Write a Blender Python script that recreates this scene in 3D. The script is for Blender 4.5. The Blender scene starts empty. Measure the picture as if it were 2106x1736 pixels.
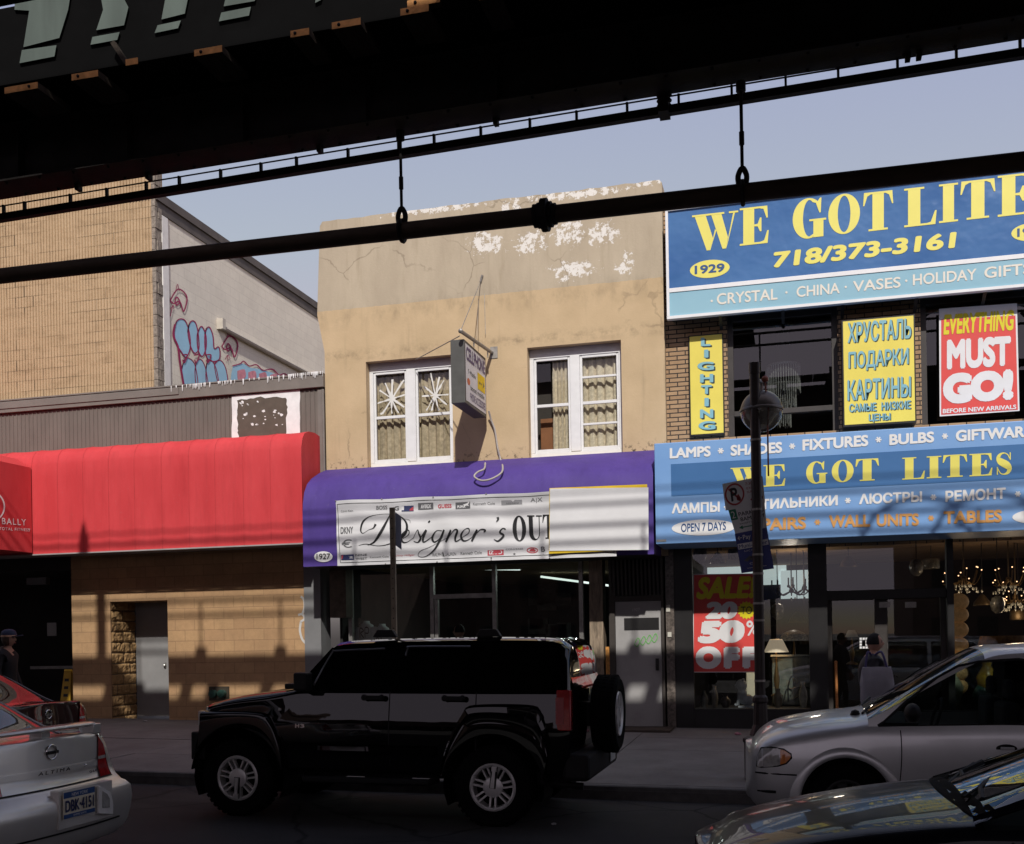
import bpy, bmesh, math, random
from mathutils import Vector, Matrix
from mathutils.geometry import tessellate_polygon
random.seed(7)
PI = math.pi
C = bpy.context.scene.collection
scene = bpy.context.scene

# ------------------------------------------------------------------ camera, sky, sun, exposure
FP, CX, CY = 2200.0, 1053.0, 1310.0            # measured on the photograph at 2106 px width
TH, ROLL = math.atan(.26), math.radians(1.0)
CAM = Vector((0, -17.8, 1.8))
_c, _s = math.cos(ROLL), math.sin(ROLL)
R0 = Vector((math.cos(TH), math.sin(TH), 0)); U0 = Vector((0, 0, 1)); F0 = Vector((-math.sin(TH), math.cos(TH), 0))
CR, CU = R0 * _c - U0 * _s, R0 * _s + U0 * _c
cd = bpy.data.cameras.new('camera'); co = bpy.data.objects.new('camera', cd); C.objects.link(co)
co.matrix_world = Matrix(((CR.x, CU.x, -F0.x, CAM.x), (CR.y, CU.y, -F0.y, CAM.y), (CR.z, CU.z, -F0.z, CAM.z), (0, 0, 0, 1)))
cd.sensor_width = 36; cd.lens = 36 * FP / 2106; cd.shift_x = 0; cd.shift_y = (CY - 868) / 2106
cd.clip_start = .1; cd.clip_end = 3000
scene.camera = co

SUN = Vector((.285, -1, .887)).normalized()      # towards the sun
w = bpy.data.worlds.new('World'); scene.world = w; w.use_nodes = True
nt = w.node_tree; bg = nt.nodes['Background']
sky = nt.nodes.new('ShaderNodeTexSky'); sky.sky_type = 'NISHITA'; sky.sun_disc = False
sky.sun_elevation = math.asin(SUN.z); sky.sun_rotation = math.atan2(SUN.x, SUN.y)
sky.air_density = 1.0; sky.dust_density = 4.5; sky.ozone_density = 1.0; sky.altitude = 0
hs = nt.nodes.new('ShaderNodeHueSaturation'); hs.inputs['Saturation'].default_value = .72; hs.inputs['Value'].default_value = .95
lim = nt.nodes.new("ShaderNodeMix"); lim.data_type = "RGBA"; lim.blend_type = "DARKEN"; lim.inputs[0].default_value = 1; lim.inputs[7].default_value = (2.3, 2.36, 2.85, 1)   # caps the sky's glow round the sun, keeping shaded areas dark
tin = nt.nodes.new("ShaderNodeMix"); tin.data_type = "RGBA"; tin.blend_type = "MULTIPLY"; tin.inputs[0].default_value = 1; tin.inputs[7].default_value = (1.14, .915, .965, 1)
nt.links.new(sky.outputs[0], lim.inputs[6]); nt.links.new(lim.outputs[2], tin.inputs[6]); nt.links.new(tin.outputs[2], hs.inputs["Color"]); nt.links.new(hs.outputs[0], bg.inputs[0]); bg.inputs[1].default_value = .15
sd = bpy.data.lights.new('sun', 'SUN'); sd.energy = 2.45; sd.angle = math.radians(.8); sd.color = (1, .96, .91)
so = bpy.data.objects.new('sun', sd); C.objects.link(so); so.rotation_euler = SUN.to_track_quat('Z', 'Y').to_euler()
so.location = (8, -30, 40)
scene.view_settings.view_transform = 'Standard'; scene.view_settings.look = 'None'
scene.view_settings.exposure = .55; scene.view_settings.gamma = 1
scene.cycles.max_bounces = 8; scene.cycles.transparent_max_bounces = 16
scene.cycles.diffuse_bounces = 3; scene.cycles.caustics_reflective = False; scene.cycles.caustics_refractive = False
scene.cycles.sample_clamp_indirect = 4

# ------------------------------------------------------------------ measuring: a point of the photograph on a known plane
def ray(px, py):
    u, v = (px - CX) / FP, (CY - py) / FP
    return CR * u + CU * v + F0
def P(px, py, Y=0.0):
    d = ray(px, py); return CAM + d * ((Y - CAM.y) / d.y)
def PXX(px, py, X):
    d = ray(px, py); return CAM + d * ((X - CAM.x) / d.x)
def zr(x): return -.012 * (x + 2.5)             # the street climbs gently to the left

# ------------------------------------------------------------------ mesh helpers
LOCAL = set()                                     # things whose parts are built in the thing's own coordinates
class MB:
    def __init__(s): s.v = []; s.f = []; s.m = []
    def add(s, vs, fs, m=0):
        o = len(s.v); s.v += [tuple(p) for p in vs]
        for f in fs: s.f.append(tuple(i + o for i in f)); s.m.append(m)
        return s
    def quad(s, a, b, c, d, m=0): return s.add([a, b, c, d], [(0, 1, 2, 3)], m)
    def box(s, x0, x1, y0, y1, z0, z1, m=0):
        vs = [(x, y, z) for z in (z0, z1) for y in (y0, y1) for x in (x0, x1)]
        return s.add(vs, [(0, 2, 3, 1), (4, 5, 7, 6), (0, 1, 5, 4), (2, 6, 7, 3), (0, 4, 6, 2), (1, 3, 7, 5)], m)
    def obox(s, M, sx, sy, sz, m=0):
        vs = [M @ Vector((x * sx / 2, y * sy / 2, z * sz / 2)) for z in (-1, 1) for y in (-1, 1) for x in (-1, 1)]
        return s.add(vs, [(0, 2, 3, 1), (4, 5, 7, 6), (0, 1, 5, 4), (2, 6, 7, 3), (0, 4, 6, 2), (1, 3, 7, 5)], m)
    def bar(s, a, b, w, h, m=0):                # rectangular bar from a to b
        a, b = Vector(a), Vector(b); d = b - a
        M = Matrix.Translation((a + b) / 2) @ d.to_track_quat('X', 'Z').to_matrix().to_4x4()
        return s.obox(M, d.length, w, h, m)
    def tube(s, pts, r, n=10, cap=True, m=0):
        pts = [Vector(p) for p in pts]; rs = r if isinstance(r, (list, tuple)) else [r] * len(pts)
        rings = []; up = None
        for i, p in enumerate(pts):
            t = (pts[min(i + 1, len(pts) - 1)] - pts[max(i - 1, 0)]).normalized()
            if up is None: up = t.orthogonal().normalized()
            up = (up - t * up.dot(t))
            up = up.normalized() if up.length > 1e-6 else t.orthogonal().normalized()
            q = t.cross(up)
            rings.append([p + (up * math.cos(2 * PI * k / n) + q * math.sin(2 * PI * k / n)) * rs[i] for k in range(n)])
        return s.rings(rings, cap, m)
    def rings(s, rings, cap=True, m=0, closed=True):
        n = len(rings[0]); vs = [p for r in rings for p in r]; fs = []
        for i in range(len(rings) - 1):
            for k in range(n if closed else n - 1):
                fs.append((i * n + k, i * n + (k + 1) % n, (i + 1) * n + (k + 1) % n, (i + 1) * n + k))
        if cap and closed: fs += [tuple(reversed(range(n))), tuple(range((len(rings) - 1) * n, len(rings) * n))]
        return s.add(vs, fs, m)
    def lathe(s, prof, M=Matrix(), n=20, m=0, cap=True):   # prof: (radius, height) about local Z
        return s.rings([[M @ Vector((r * math.cos(2 * PI * k / n), r * math.sin(2 * PI * k / n), z)) for k in range(n)] for r, z in prof], cap, m)
    def ball(s, c, rx, ry=None, rz=None, n=14, m=0, a0=-90, a1=90):
        ry = ry or rx; rz = rz or rx; k = max(4, n // 2)
        prof = [(max(1e-4, math.cos(math.radians(a0 + (a1 - a0) * i / k))), math.sin(math.radians(a0 + (a1 - a0) * i / k))) for i in range(k + 1)]
        return s.lathe(prof, Matrix.Translation(c) @ Matrix.Diagonal((rx, ry, rz, 1)), n, m, True)
    def poly(s, loops, fn, m=0):                # flat polygon with holes; loops of 2-D points, fn maps (u, v) to 3-D
        tri = tessellate_polygon([[Vector((p[0], p[1], 0)) for p in l] for l in loops])
        return s.add([fn(*p) for l in loops for p in l], [tuple(t) for t in tri], m)
    def prism(s, loops, fn, d0, d1, m=0):       # the same with thickness: fn(u, v, d)
        s.poly(loops, lambda u, v: fn(u, v, d0), m); s.poly(loops, lambda u, v: fn(u, v, d1), m)
        for l in loops:
            n = len(l)
            s.add([fn(p[0], p[1], d) for d in (d0, d1) for p in l], [(i, (i + 1) % n, n + (i + 1) % n, n + i) for i in range(n)], m)
        return s
    def strip(s, pts, ws, fn, m=0):             # flat ribbon of varying width along 2-D points
        L, R = [], []
        for i, p in enumerate(pts):
            a, b = pts[max(0, i - 1)], pts[min(len(pts) - 1, i + 1)]
            t = Vector((b[0] - a[0], b[1] - a[1]));
            if t.length < 1e-9: t = Vector((1, 0))
            t.normalize(); hw = (ws[i] if isinstance(ws, (list, tuple)) else ws) / 2
            L.append(fn(p[0] - t.y * hw, p[1] + t.x * hw)); R.append(fn(p[0] + t.y * hw, p[1] - t.x * hw))
        n = len(pts)
        return s.add(L + R, [(i, i + 1, n + i + 1, n + i) for i in range(n - 1)], m)
    def build(s, name, mats, parent=None, smooth=None, bevel=0, merge=True, local=False):
        me = bpy.data.meshes.new(name); me.from_pydata(s.v, [], s.f)
        mats = mats if isinstance(mats, (list, tuple)) else [mats]
        for m in mats: me.materials.append(m)
        me.polygons.foreach_set('material_index', s.m)
        bm = bmesh.new(); bm.from_mesh(me)
        if merge: bmesh.ops.remove_doubles(bm, verts=bm.verts, dist=1e-5)
        bmesh.ops.recalc_face_normals(bm, faces=bm.faces)
        bm.to_mesh(me); bm.free()
        if smooth:
            for p in me.polygons: p.use_smooth = True
            me.set_sharp_from_angle(angle=math.radians(smooth))
        o = bpy.data.objects.new(name, me); C.objects.link(o)
        if bevel:
            b = o.modifiers.new('bevel', 'BEVEL'); b.width = bevel; b.segments = 2; b.limit_method = 'ANGLE'; b.angle_limit = math.radians(40)
        if parent is not None:
            o.parent = parent
            if parent.name not in LOCAL and not local: o.matrix_parent_inverse = parent.matrix_basis.inverted()
        return o
    def each(s, name, mats, parent=None, **kw):  # one object for every separate piece
        up = list(range(len(s.v)))
        def find(i):
            while up[i] != i: up[i] = up[up[i]]; i = up[i]
            return i
        for f in s.f:
            a = find(f[0])
            for i in f[1:]: up[find(i)] = a
        groups = {}
        for f, m in zip(s.f, s.m): groups.setdefault(find(f[0]), []).append((f, m))
        out = []
        for fs in groups.values():
            q = MB(); ix = {}
            for f, m in fs:
                for i in f:
                    if i not in ix: ix[i] = len(q.v); q.v.append(s.v[i])
                q.f.append(tuple(ix[i] for i in f)); q.m.append(m)
            out.append(q.build(name, mats, parent, **kw))
        return out
def spl(pts, n=6):                              # Catmull-Rom through the points
    out = []; q = [Vector(p) for p in pts]
    for i in range(len(q) - 1):
        a, b, c, d = q[max(0, i - 1)], q[i], q[i + 1], q[min(len(q) - 1, i + 2)]
        for k in range(n):
            t = k / n
            out.append(.5 * ((2 * b) + (c - a) * t + (2 * a - 5 * b + 4 * c - d) * t * t + (3 * b - a - 3 * c + d) * t ** 3))
    out.append(q[-1]); return out
def tag(o, label=None, cat=None, group=None, kind=None):
    if label: o['label'] = label
    if cat: o['category'] = cat
    if group: o['group'] = group
    if kind: o['kind'] = kind
    return o
def thing(name, label, cat, loc=(0, 0, 0), group=None, rz=None):
    o = bpy.data.objects.new(name, None); C.objects.link(o); o.location = loc; o.empty_display_size = .2
    if rz is not None: o.rotation_euler.z = rz; LOCAL.add(o.name)
    return tag(o, label, cat, group)

# ------------------------------------------------------------------ materials
def s2l(c): return tuple(((x / 255 / 12.92) if x / 255 <= .04045 else ((x / 255 + .055) / 1.055) ** 2.4) for x in c)
def al(r, g, b, k=.92): return tuple(min(.9, x * k) for x in s2l((r, g, b)))   # colour of a sunlit surface -> its base colour
class N:                                         # small node-tree writer
    def __init__(s, name):
        s.mat = bpy.data.materials.new(name); s.mat.use_nodes = True; s.t = s.mat.node_tree
        s.b = s.t.nodes['Principled BSDF']; s.out = s.t.nodes['Material Output']
    def n(s, typ, **kw):
        nd = s.t.nodes.new(typ)
        for k, v in kw.items(): setattr(nd, k, v)
        return nd
    def l(s, a, b): s.t.links.new(a, b)
    def coord(s): return s.n('ShaderNodeTexCoord').outputs['Object']
    def noise(s, vec, scale, detail=4, rough=.55, stretch=None):
        if stretch:
            mp = s.n('ShaderNodeMapping'); mp.inputs['Scale'].default_value = stretch; s.l(vec, mp.inputs[0]); vec = mp.outputs[0]
        t = s.n('ShaderNodeTexNoise'); t.inputs['Scale'].default_value = scale; t.inputs['Detail'].default_value = detail
        t.inputs['Roughness'].default_value = rough; s.l(vec, t.inputs['Vector']); return t.outputs['Fac']
    def ramp(s, fac, stops):
        r = s.n('ShaderNodeValToRGB'); e = r.color_ramp.elements
        while len(e) < len(stops): e.new(.5)
        for i, (p, c) in enumerate(stops):
            e[i].position = p; e[i].color = (c, c, c, 1) if isinstance(c, (int, float)) else (*c, 1)
        s.l(fac, r.inputs[0]); return r.outputs[0]
    def mix(s, fac, a, b, mode='MIX'):
        m = s.n('ShaderNodeMix', data_type='RGBA', blend_type=mode)
        for i, v in ((0, fac), (6, a), (7, b)):
            sock = m.inputs[i]
            if isinstance(v, (int, float)): sock.default_value = v if i == 0 else (v, v, v, 1)
            elif isinstance(v, tuple): sock.default_value = (*v, 1)
            else: s.l(v, sock)
        return m.outputs[2]
    def math(s, op, a, b=0.0, clamp=False):
        m = s.n('ShaderNodeMath', operation=op, use_clamp=clamp)
        for i, v in enumerate((a, b)):
            if isinstance(v, (int, float)): m.inputs[i].default_value = v
            else: s.l(v, m.inputs[i])
        return m.outputs[0]
    def bump(s, h, strength=.3, dist=.02):
        b = s.n('ShaderNodeBump'); b.inputs['Strength'].default_value = strength; b.inputs['Distance'].default_value = dist
        s.l(h, b.inputs['Height']); s.l(b.outputs[0], s.b.inputs['Normal'])
    def col(s, c): s.l(c, s.b.inputs['Base Color'])
    def set(s, rough=.6, metal=0, spec=.5, coat=0):
        s.b.inputs['Roughness'].default_value = rough; s.b.inputs['Metallic'].default_value = metal
        s.b.inputs['Specular IOR Level'].default_value = spec; s.b.inputs['Coat Weight'].default_value = coat
        s.b.inputs['Coat Roughness'].default_value = .03; return s
def simple(name, c, rough=.6, metal=0, var=.12, vs=4, bump=0, bs=40, spec=.4, coat=0, stretch=None):
    m = N(name); v = m.coord(); m.set(rough, metal, spec, coat)
    f = m.noise(v, vs, 5, .6, stretch)
    f = m.ramp(f, [(.3, 0), (.7, 1)])
    m.col(m.mix(f, tuple(x * (1 - var) for x in c), tuple(min(.95, x * (1 + var)) for x in c)))
    if bump: m.bump(m.noise(v, bs, 5, .6), bump, .01)
    return m.mat
def emit(name, c, st):
    m = N(name); m.b.inputs['Base Color'].default_value = (*c, 1); m.b.inputs['Emission Color'].default_value = (*c, 1)
    m.b.inputs['Emission Strength'].default_value = st; return m.mat
def glass(name, tint=(.85, .88, .88), ior=1.5, rough=0.0, trans=1.0, wob=0.0):
    m = N(name); t = m.n('ShaderNodeBsdfTransparent'); t.inputs[0].default_value = (*[x * trans for x in tint], 1)
    g = m.n('ShaderNodeBsdfGlossy'); g.inputs['Roughness'].default_value = rough; g.inputs[0].default_value = (1, 1, 1, 1)
    lw = m.n('ShaderNodeLayerWeight'); lw.inputs[0].default_value = .5; f0 = ((ior - 1) / (ior + 1)) ** 2
    fr = m.math('ADD', m.math('MULTIPLY', m.math('POWER', lw.outputs['Facing'], 5.0), 1 - f0), f0)
    mx = m.n('ShaderNodeMixShader'); m.l(fr, mx.inputs[0]); m.l(t.outputs[0], mx.inputs[1]); m.l(g.outputs[0], mx.inputs[2])
    if wob:
        b = m.n('ShaderNodeBump'); b.inputs['Strength'].default_value = wob; b.inputs['Distance'].default_value = .02
        m.l(m.noise(m.coord(), 1.3, 2), b.inputs['Height']); m.l(b.outputs[0], g.inputs['Normal'])
    m.t.nodes.remove(m.b); m.l(mx.outputs[0], m.out.inputs[0]); return m.mat
def brickmat(name, c1, c2, mortar, bw, bh, msize, var=.25, rough=.85, bumps=.5, msmooth=.1, nz=0.0, dirt=0.0):
    m = N(name); v = m.coord(); m.set(rough)
    sp = m.n('ShaderNodeSeparateXYZ'); m.l(v, sp.inputs[0]); cb = m.n('ShaderNodeCombineXYZ')
    xy = m.math('ADD', sp.outputs[0], sp.outputs[1]); m.l(xy, cb.inputs[0]); m.l(sp.outputs[2], cb.inputs[1])
    b = m.n('ShaderNodeTexBrick'); m.l(cb.outputs[0], b.inputs[0]); b.inputs['Scale'].default_value = 1
    b.inputs['Brick Width'].default_value = bw; b.inputs['Row Height'].default_value = bh; b.inputs['Mortar Size'].default_value = msize
    b.inputs['Mortar Smooth'].default_value = msmooth
    b.inputs['Color1'].default_value = (*c1, 1); b.inputs['Color2'].default_value = (*c2, 1); b.inputs['Mortar'].default_value = (*mortar, 1)
    c = b.outputs['Color']
    c = m.mix(m.ramp(m.noise(v, 9, 6, .7), [(.25, 0), (.75, 1)]), m.mix(1.0, c, 1 - var, 'MULTIPLY'), c)
    if nz: c = m.mix(m.ramp(m.noise(v, 90, 3, .7), [(.35, 0), (.65, 1)]), m.mix(1.0, c, 1 - nz, 'MULTIPLY'), c)
    if dirt: c = m.mix(m.ramp(m.noise(v, 1.1, 5, .65), [(.4, 0), (.75, dirt)]), c, (.05, .04, .03))
    m.col(c)
    h = m.math('ADD', m.math('MULTIPLY', b.outputs['Fac'], -1.0), m.math('MULTIPLY', m.noise(v, 60, 5, .7), .5))
    m.bump(h, bumps, .012); return m.mat
# ------------------------------------------------------------------ lettering
_tc = {}
def tmesh(body, shear=0.0, space=1.0):
    key = (body, shear, space)
    if key in _tc: return _tc[key]
    cu = bpy.data.curves.new('t', 'FONT'); cu.body = body; cu.size = 1; cu.shear = shear
    cu.space_character = space; cu.resolution_u = 4; cu.fill_mode = 'FRONT'
    ob = bpy.data.objects.new('t', cu); C.objects.link(ob); dg = bpy.context.evaluated_depsgraph_get(); dg.update()
    me = ob.evaluated_get(dg).to_mesh(); vs = [(v.co.x, v.co.y) for v in me.vertices]; fs = [tuple(p.vertices) for p in me.polygons]
    ob.evaluated_get(dg).to_mesh_clear(); bpy.data.objects.remove(ob); bpy.data.curves.remove(cu)
    if not vs: return [], [], 1, 1
    x0, x1 = min(v[0] for v in vs), max(v[0] for v in vs); y0, y1 = min(v[1] for v in vs), max(v[1] for v in vs)
    _tc[key] = ([((p - x0) / (x1 - x0), (q - y0) / max(1e-6, y1 - y0)) for p, q in vs], fs, x1 - x0, max(1e-6, y1 - y0)); return _tc[key]
def quadmap(bl, br, tr, tl):
    bl, br, tr, tl = map(Vector, (bl, br, tr, tl))
    return lambda u, v: (bl * (1 - u) + br * u) * (1 - v) + (tl * (1 - u) + tr * u) * v
def pxq(x0, y0, x1, y1, h0, h1=None, Y=0.0):    # baseline left, baseline right (photo pixels), letter heights, wall plane
    h1 = h0 if h1 is None else h1
    return quadmap(P(x0, y0, Y), P(x1, y1, Y), P(x1, y1 - h1, Y), P(x0, y0 - h0, Y))
def text(mb, body, q, bold=.012, shear=0.0, space=1.0, m=0):
    """lettering in the unit square mapped by q; heavy weights are several copies, each a fraction of a millimetre nearer"""
    vs, fs, w_, h_ = tmesh(body, shear, space)
    if not vs: return
    n = (q(1, 0) - q(0, 0)).cross(q(0, 1) - q(0, 0)); n = n.normalized() if n.length > 0 else Vector((0, -1, 0))
    if bold <= .008: sh = [(0, 0)]
    else:
        k = 1 if bold < .03 else 2; sh = [(0, 0)] + [(bold * r * math.cos(a), bold * r * math.sin(a)) for r in ((1,), (.5, 1))[k - 1] for a in [i * PI / (2 if k == 1 else 4) + .39 * (k - 1) for i in range(4 if k == 1 else 8)]]
    sx, sy = 1 + 2 * bold / w_, 1 + 2 * bold / h_
    for i, (dx, dy) in enumerate(sh if bold > .008 else [(0, 0)]):
        mb.add([q(((u * w_ + dx) / w_ - .5) / sx + .5, ((v * h_ + dy) / h_ - .5) / sy + .5) + n * (.00012 * i) for u, v in vs], fs, m)
def ell(cx, cy, rx, ry, n=28, a0=0, a1=360):
    k = n if a1 - a0 >= 360 else n + 1
    return [(cx + rx * math.cos(math.radians(a0 + (a1 - a0) * i / n)), cy + ry * math.sin(math.radians(a0 + (a1 - a0) * i / n))) for i in range(k)]
# fat-face roman capitals (thick stems, hairline serifs), each in a unit cell; pieces are nudged so none overlap in one plane
def fat(ch):
    R = lambda x0, x1, y0, y1: [[(x0, y0), (x1, y0), (x1, y1), (x0, y1)]]
    h = .05
    if ch == 'I': return [R(.22, .78, h, 1 - h), R(.02, .98, 0, h), R(.02, .98, 1 - h, 1)]
    if ch == 'L': return [R(.12, .5, h, 1 - h), R(0, .62, 1 - h, 1), [[(0, 0), (.96, 0), (1, .36), (.95, .36), (.82, h + .02), (.7, h), (0, h)]]]
    if ch == 'T': return [R(.31, .69, h, .95), R(.18, .82, 0, h), [[(0, .66), (.04, .66), (.14, .9), (.26, .95), (.74, .95), (.86, .9), (.96, .66), (1, .66), (.97, 1), (.03, 1)]]]
    if ch == 'E': return [R(.12, .5, h, .95), [[(0, 0), (.96, 0), (1, .34), (.95, .34), (.84, h + .03), (.7, h), (0, h)]],
                          [[(0, .95), (.68, .95), (.82, .92), (.92, .68), (.97, .68), (.95, 1), (0, 1)]],
                          [[(.5, .48), (.62, .47), (.7, .33), (.75, .33), (.75, .7), (.7, .7), (.62, .54), (.5, .53)]]]
    if ch == 'O': return [[ell(.5, .5, .5, .52, 40), ell(.5, .5, .2, .47, 40)]]
    if ch == 'U': return [R(.1, .38, .3, .95), R(0, .5, .95, 1), R(.6, 1, .95, 1), R(.78, .84, .3, .95),
                          [ell(.47, .3, .37, .31, 16, 180, 360) + list(reversed(ell(.58, .3, .2, .25, 16, 180, 360)))]]
    if ch == 'W': return [[[(.06, .95), (.3, .95), (.46, .3), (.4, 0), (.32, 0)]], [[(.42, .95), (.64, .95), (.78, .3), (.74, 0), (.66, 0)]],
                          [[(.4, .0), (.43, .14), (.53, .52), (.5, .56)]], [[(.74, 0), (.77, .12), (.93, .95), (.89, .95)]],
                          R(0, .36, .95, 1), R(.36, .7, .951, 1.001), R(.8, 1, .95, 1)]
    if ch == 'G': return [[ell(.47, .5, .47, .52, 30, 40, 300) + list(reversed(ell(.5, .5, .19, .47, 30, 60, 290)))],
                          R(.62, .92, -.0, .42), R(.5, 1, .42, .47), [[(.8, .62), (.84, .62), (.86, 1), (.82, 1), (.7, .86)]], [[(.5, -.02), (.64, .03), (.64, .1), (.5, .03)]]]
    if ch == 'S': return [None]
    return []
SPTS = [(.82, .72), (.7, .9), (.5, .975), (.3, .92), (.19, .78), (.25, .64), (.45, .53), (.68, .42), (.8, .27), (.72, .1), (.5, .025), (.3, .08), (.16, .28)]
SW = [.05, .05, .05, .12, .22, .3, .34, .34, .28, .16, .05, .05, .05]
def fattext(mb, chars, quads, out=Vector((0, -.0004, 0)), m=0):
    for ch, q in zip(chars, quads):
        for k, loops in enumerate(fat(ch)):
            fn = lambda u, v, k=k: q(u, v) + out * k
            if loops is None:
                pts = spl([(a, b, c) for (a, b), c in zip(SPTS, SW)], 4)
                mb.strip([(p.x, p.y) for p in pts], [max(.03, p.z) for p in pts], fn, m)
                for k2, (x, y0, y1) in enumerate(((.85, .66, .99), (.13, .01, .36))): mb.poly([[(x - .03, y0), (x + .03, y0), (x + .03, y1), (x - .03, y1)]], lambda u, v: q(u, v) + out * (3 + k2), m)
            else: mb.poly(loops, fn, m)
# ================================================================== ground
asph = N('asphalt'); v_ = asph.coord(); asph.set(.85, spec=.25)
c_ = asph.mix(asph.ramp(asph.noise(v_, .9, 6, .6), [(.3, 0), (.7, 1)]), (.034, .033, .034), (.056, .054, .053))
c_ = asph.mix(asph.ramp(asph.noise(v_, 140, 2, .6), [(.45, 0), (.75, .5)]), c_, (.11, .105, .1))
c_ = asph.mix(asph.ramp(asph.noise(v_, .35, 2, .4, (.3, 1.6, 1)), [(.52, 0), (.54, .55)]), c_, (.024, .024, .025))      # tar patches
vo = asph.n('ShaderNodeTexVoronoi', feature='DISTANCE_TO_EDGE'); vo.inputs['Scale'].default_value = .55
mpn = asph.n('ShaderNodeMix', data_type='VECTOR'); nz_ = asph.n('ShaderNodeTexNoise'); nz_.inputs['Scale'].default_value = 2.5; asph.l(v_, nz_.inputs[0]); mpn.inputs[0].default_value = .18; asph.l(v_, mpn.inputs[4]); asph.l(nz_.outputs['Color'], mpn.inputs[5]); asph.l(mpn.outputs[1], vo.inputs['Vector'])
c_ = asph.mix(asph.ramp(vo.outputs['Distance'], [(.004, .8), (.012, 0)]), c_, (.012, .012, .012))                       # cracks
asph.col(c_); asph.bump(asph.noise(v_, 120, 4, .7), .5, .008)
side = N('sidewalk_concrete'); v_ = side.coord(); side.set(.85, spec=.25)
c_ = side.mix(side.ramp(side.noise(v_, 1.6, 6, .65), [(.3, 0), (.7, 1)]), (.15, .14, .135), (.23, .22, .21))
c_ = side.mix(side.ramp(side.noise(v_, 60, 3, .6), [(.4, 0), (.7, .35)]), c_, (.09, .085, .08))
wv = side.n('ShaderNodeTexVoronoi'); wv.inputs['Scale'].default_value = 2.6; side.l(v_, wv.inputs['Vector'])
c_ = side.mix(side.ramp(wv.outputs['Distance'], [(.05, .6), (.075, 0)]), c_, (.045, .043, .04))   # trodden gum spots
side.col(c_); side.bump(side.noise(v_, 80, 4, .7), .35, .006)
M_asph, M_side = asph.mat, side.mat
M_kerb = simple('kerb_stone', (.13, .125, .12), .85, var=.3, vs=5, bump=.4)
CURB = -6.15
g = MB()
for x0, x1 in ((-900, -60), (-60, -20), (-20, 12), (12, 60), (60, 900)):
    za, zb = zr(max(-60, x0)), zr(min(60, x1))
    for y0, y1 in ((-900, -60), (-60, CURB)): g.quad((x0, y0, za), (x1, y0, zb), (x1, y1, zb), (x0, y1, za))
tag(g.build('road', M_asph), kind='structure')
def swz(x, y): return zr(x) + .15 + .105 * (y - CURB) / -CURB
g = MB()
cuts = [-60, -24.4, -21.3, -18.2, -15.1, -12, -8.95, -5.9, -2.3, .8, 3.9, 7, 10.1, 60]   # concrete flags with open joints
rows = [CURB + .16, -4.55, -2.9, -1.4, .12]
for i in range(len(cuts) - 1):
    for j in range(len(rows) - 1):
        a, b, c, d = cuts[i] + .006, cuts[i + 1] - .006, rows[j] + .006, rows[j + 1] - .006
        k = [(a, c), (b, c), (b, d), (a, d)]
        dz = random.uniform(-.004, .004)
        g.add([(x, y, swz(x, y) + dz) for x, y in k] + [(x, y, swz(x, y) - .1) for x, y in k], [(0, 1, 2, 3), (0, 1, 5, 4), (1, 2, 6, 5), (2, 3, 7, 6), (3, 0, 4, 7)])
g.quad((-60, CURB, zr(-60) + .1), (60, CURB, zr(60) + .1), (60, 40, zr(60) + .17), (-60, 40, zr(-60) + .17))
tag(g.build('sidewalk', M_side, merge=False), kind='structure')
g = MB(); n = 26
for i in range(n):
    a, b = -45 + i * 3.5 + .006, -45 + (i + 1) * 3.5 - .006
    g.add([(x, y, zr(x) + z) for x in (a, b) for y, z in ((CURB, -.1), (CURB + .015, .14), (CURB + .03, .152), (CURB + .155, .152), (CURB + .155, -.1))],
          [(0, 1, 6, 5), (1, 2, 7, 6), (2, 3, 8, 7), (3, 4, 9, 8), (0, 4, 3, 2, 1), (5, 6, 7, 8, 9)])
tag(g.build('kerb', M_kerb, merge=False), kind='structure')

# ================================================================== elevated railway over the street
M_iron = simple('painted_iron', (.022, .019, .018), .75, var=.4, vs=3, bump=.3, spec=.2)
M_rust = simple('rusty_iron', (.06, .035, .024), .85, var=.45, vs=6, bump=.4, spec=.2)
M_wood = simple('creosoted_timber', (.035, .028, .022), .9, var=.4, vs=5, bump=.3, spec=.15, stretch=(8, 1, 8))
M_endg = simple('weathered_tie_end', (.55, .27, .1), .9, var=.25, vs=14, bump=.4, spec=.15)
el = thing('elevated_railway', 'black iron elevated railway crossing the top of the picture above the street', 'railway', (0, -12, 0))
XA, XB = -45, 40
g = MB()
for yy, zb in ((-7.75, 6.82), (-11.3, 6.7), (-14.8, 6.7), (-18.3, 6.7), (-21.5, 6.8)):     # plate girders
    i0 = len(g.v)
    g.box(XA, XB, yy - .012, yy + .012, zb + .02, 7.44)
    g.box(XA, XB, yy - .2, yy + .2, zb, zb + .02); g.box(XA, XB, yy - .2, yy + .2, 7.44, 7.46)
    g.box(XA, XB, yy + .02, yy + .11, zb + .021, zb + .035); g.box(XA, XB, yy - .11, yy - .02, zb + .021, zb + .035)
    x = XA + .5
    while x < XB:
        g.box(x, x + .012, yy - .12, yy + .12, zb + .04, 7.43); x += 1.35
    if yy == -7.75: g.v[i0:] = [(x, y, z + (.0139 * (x + 8.5) + .012 if z < 7.2 else 0)) for x, y, z in g.v[i0:]]
g.build('girder', M_iron, el)
g = MB()
for x in range(-44, 41, 12):
    if -12 < x < 6: continue
    g.box(x - .15, x + .15, -21.3, -7.9, 6.35, 6.68)
g.each('cross_beam', M_iron, el)
g = MB(); x = XA + .3                              # rivet heads and bolts under the near flange
while x < XB:
    for dy in (-.15, .15): g.ball((x, -7.75 + dy, 6.83 + .0139 * (x + 8.5)), .018, n=6)
    x += .42
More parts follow.
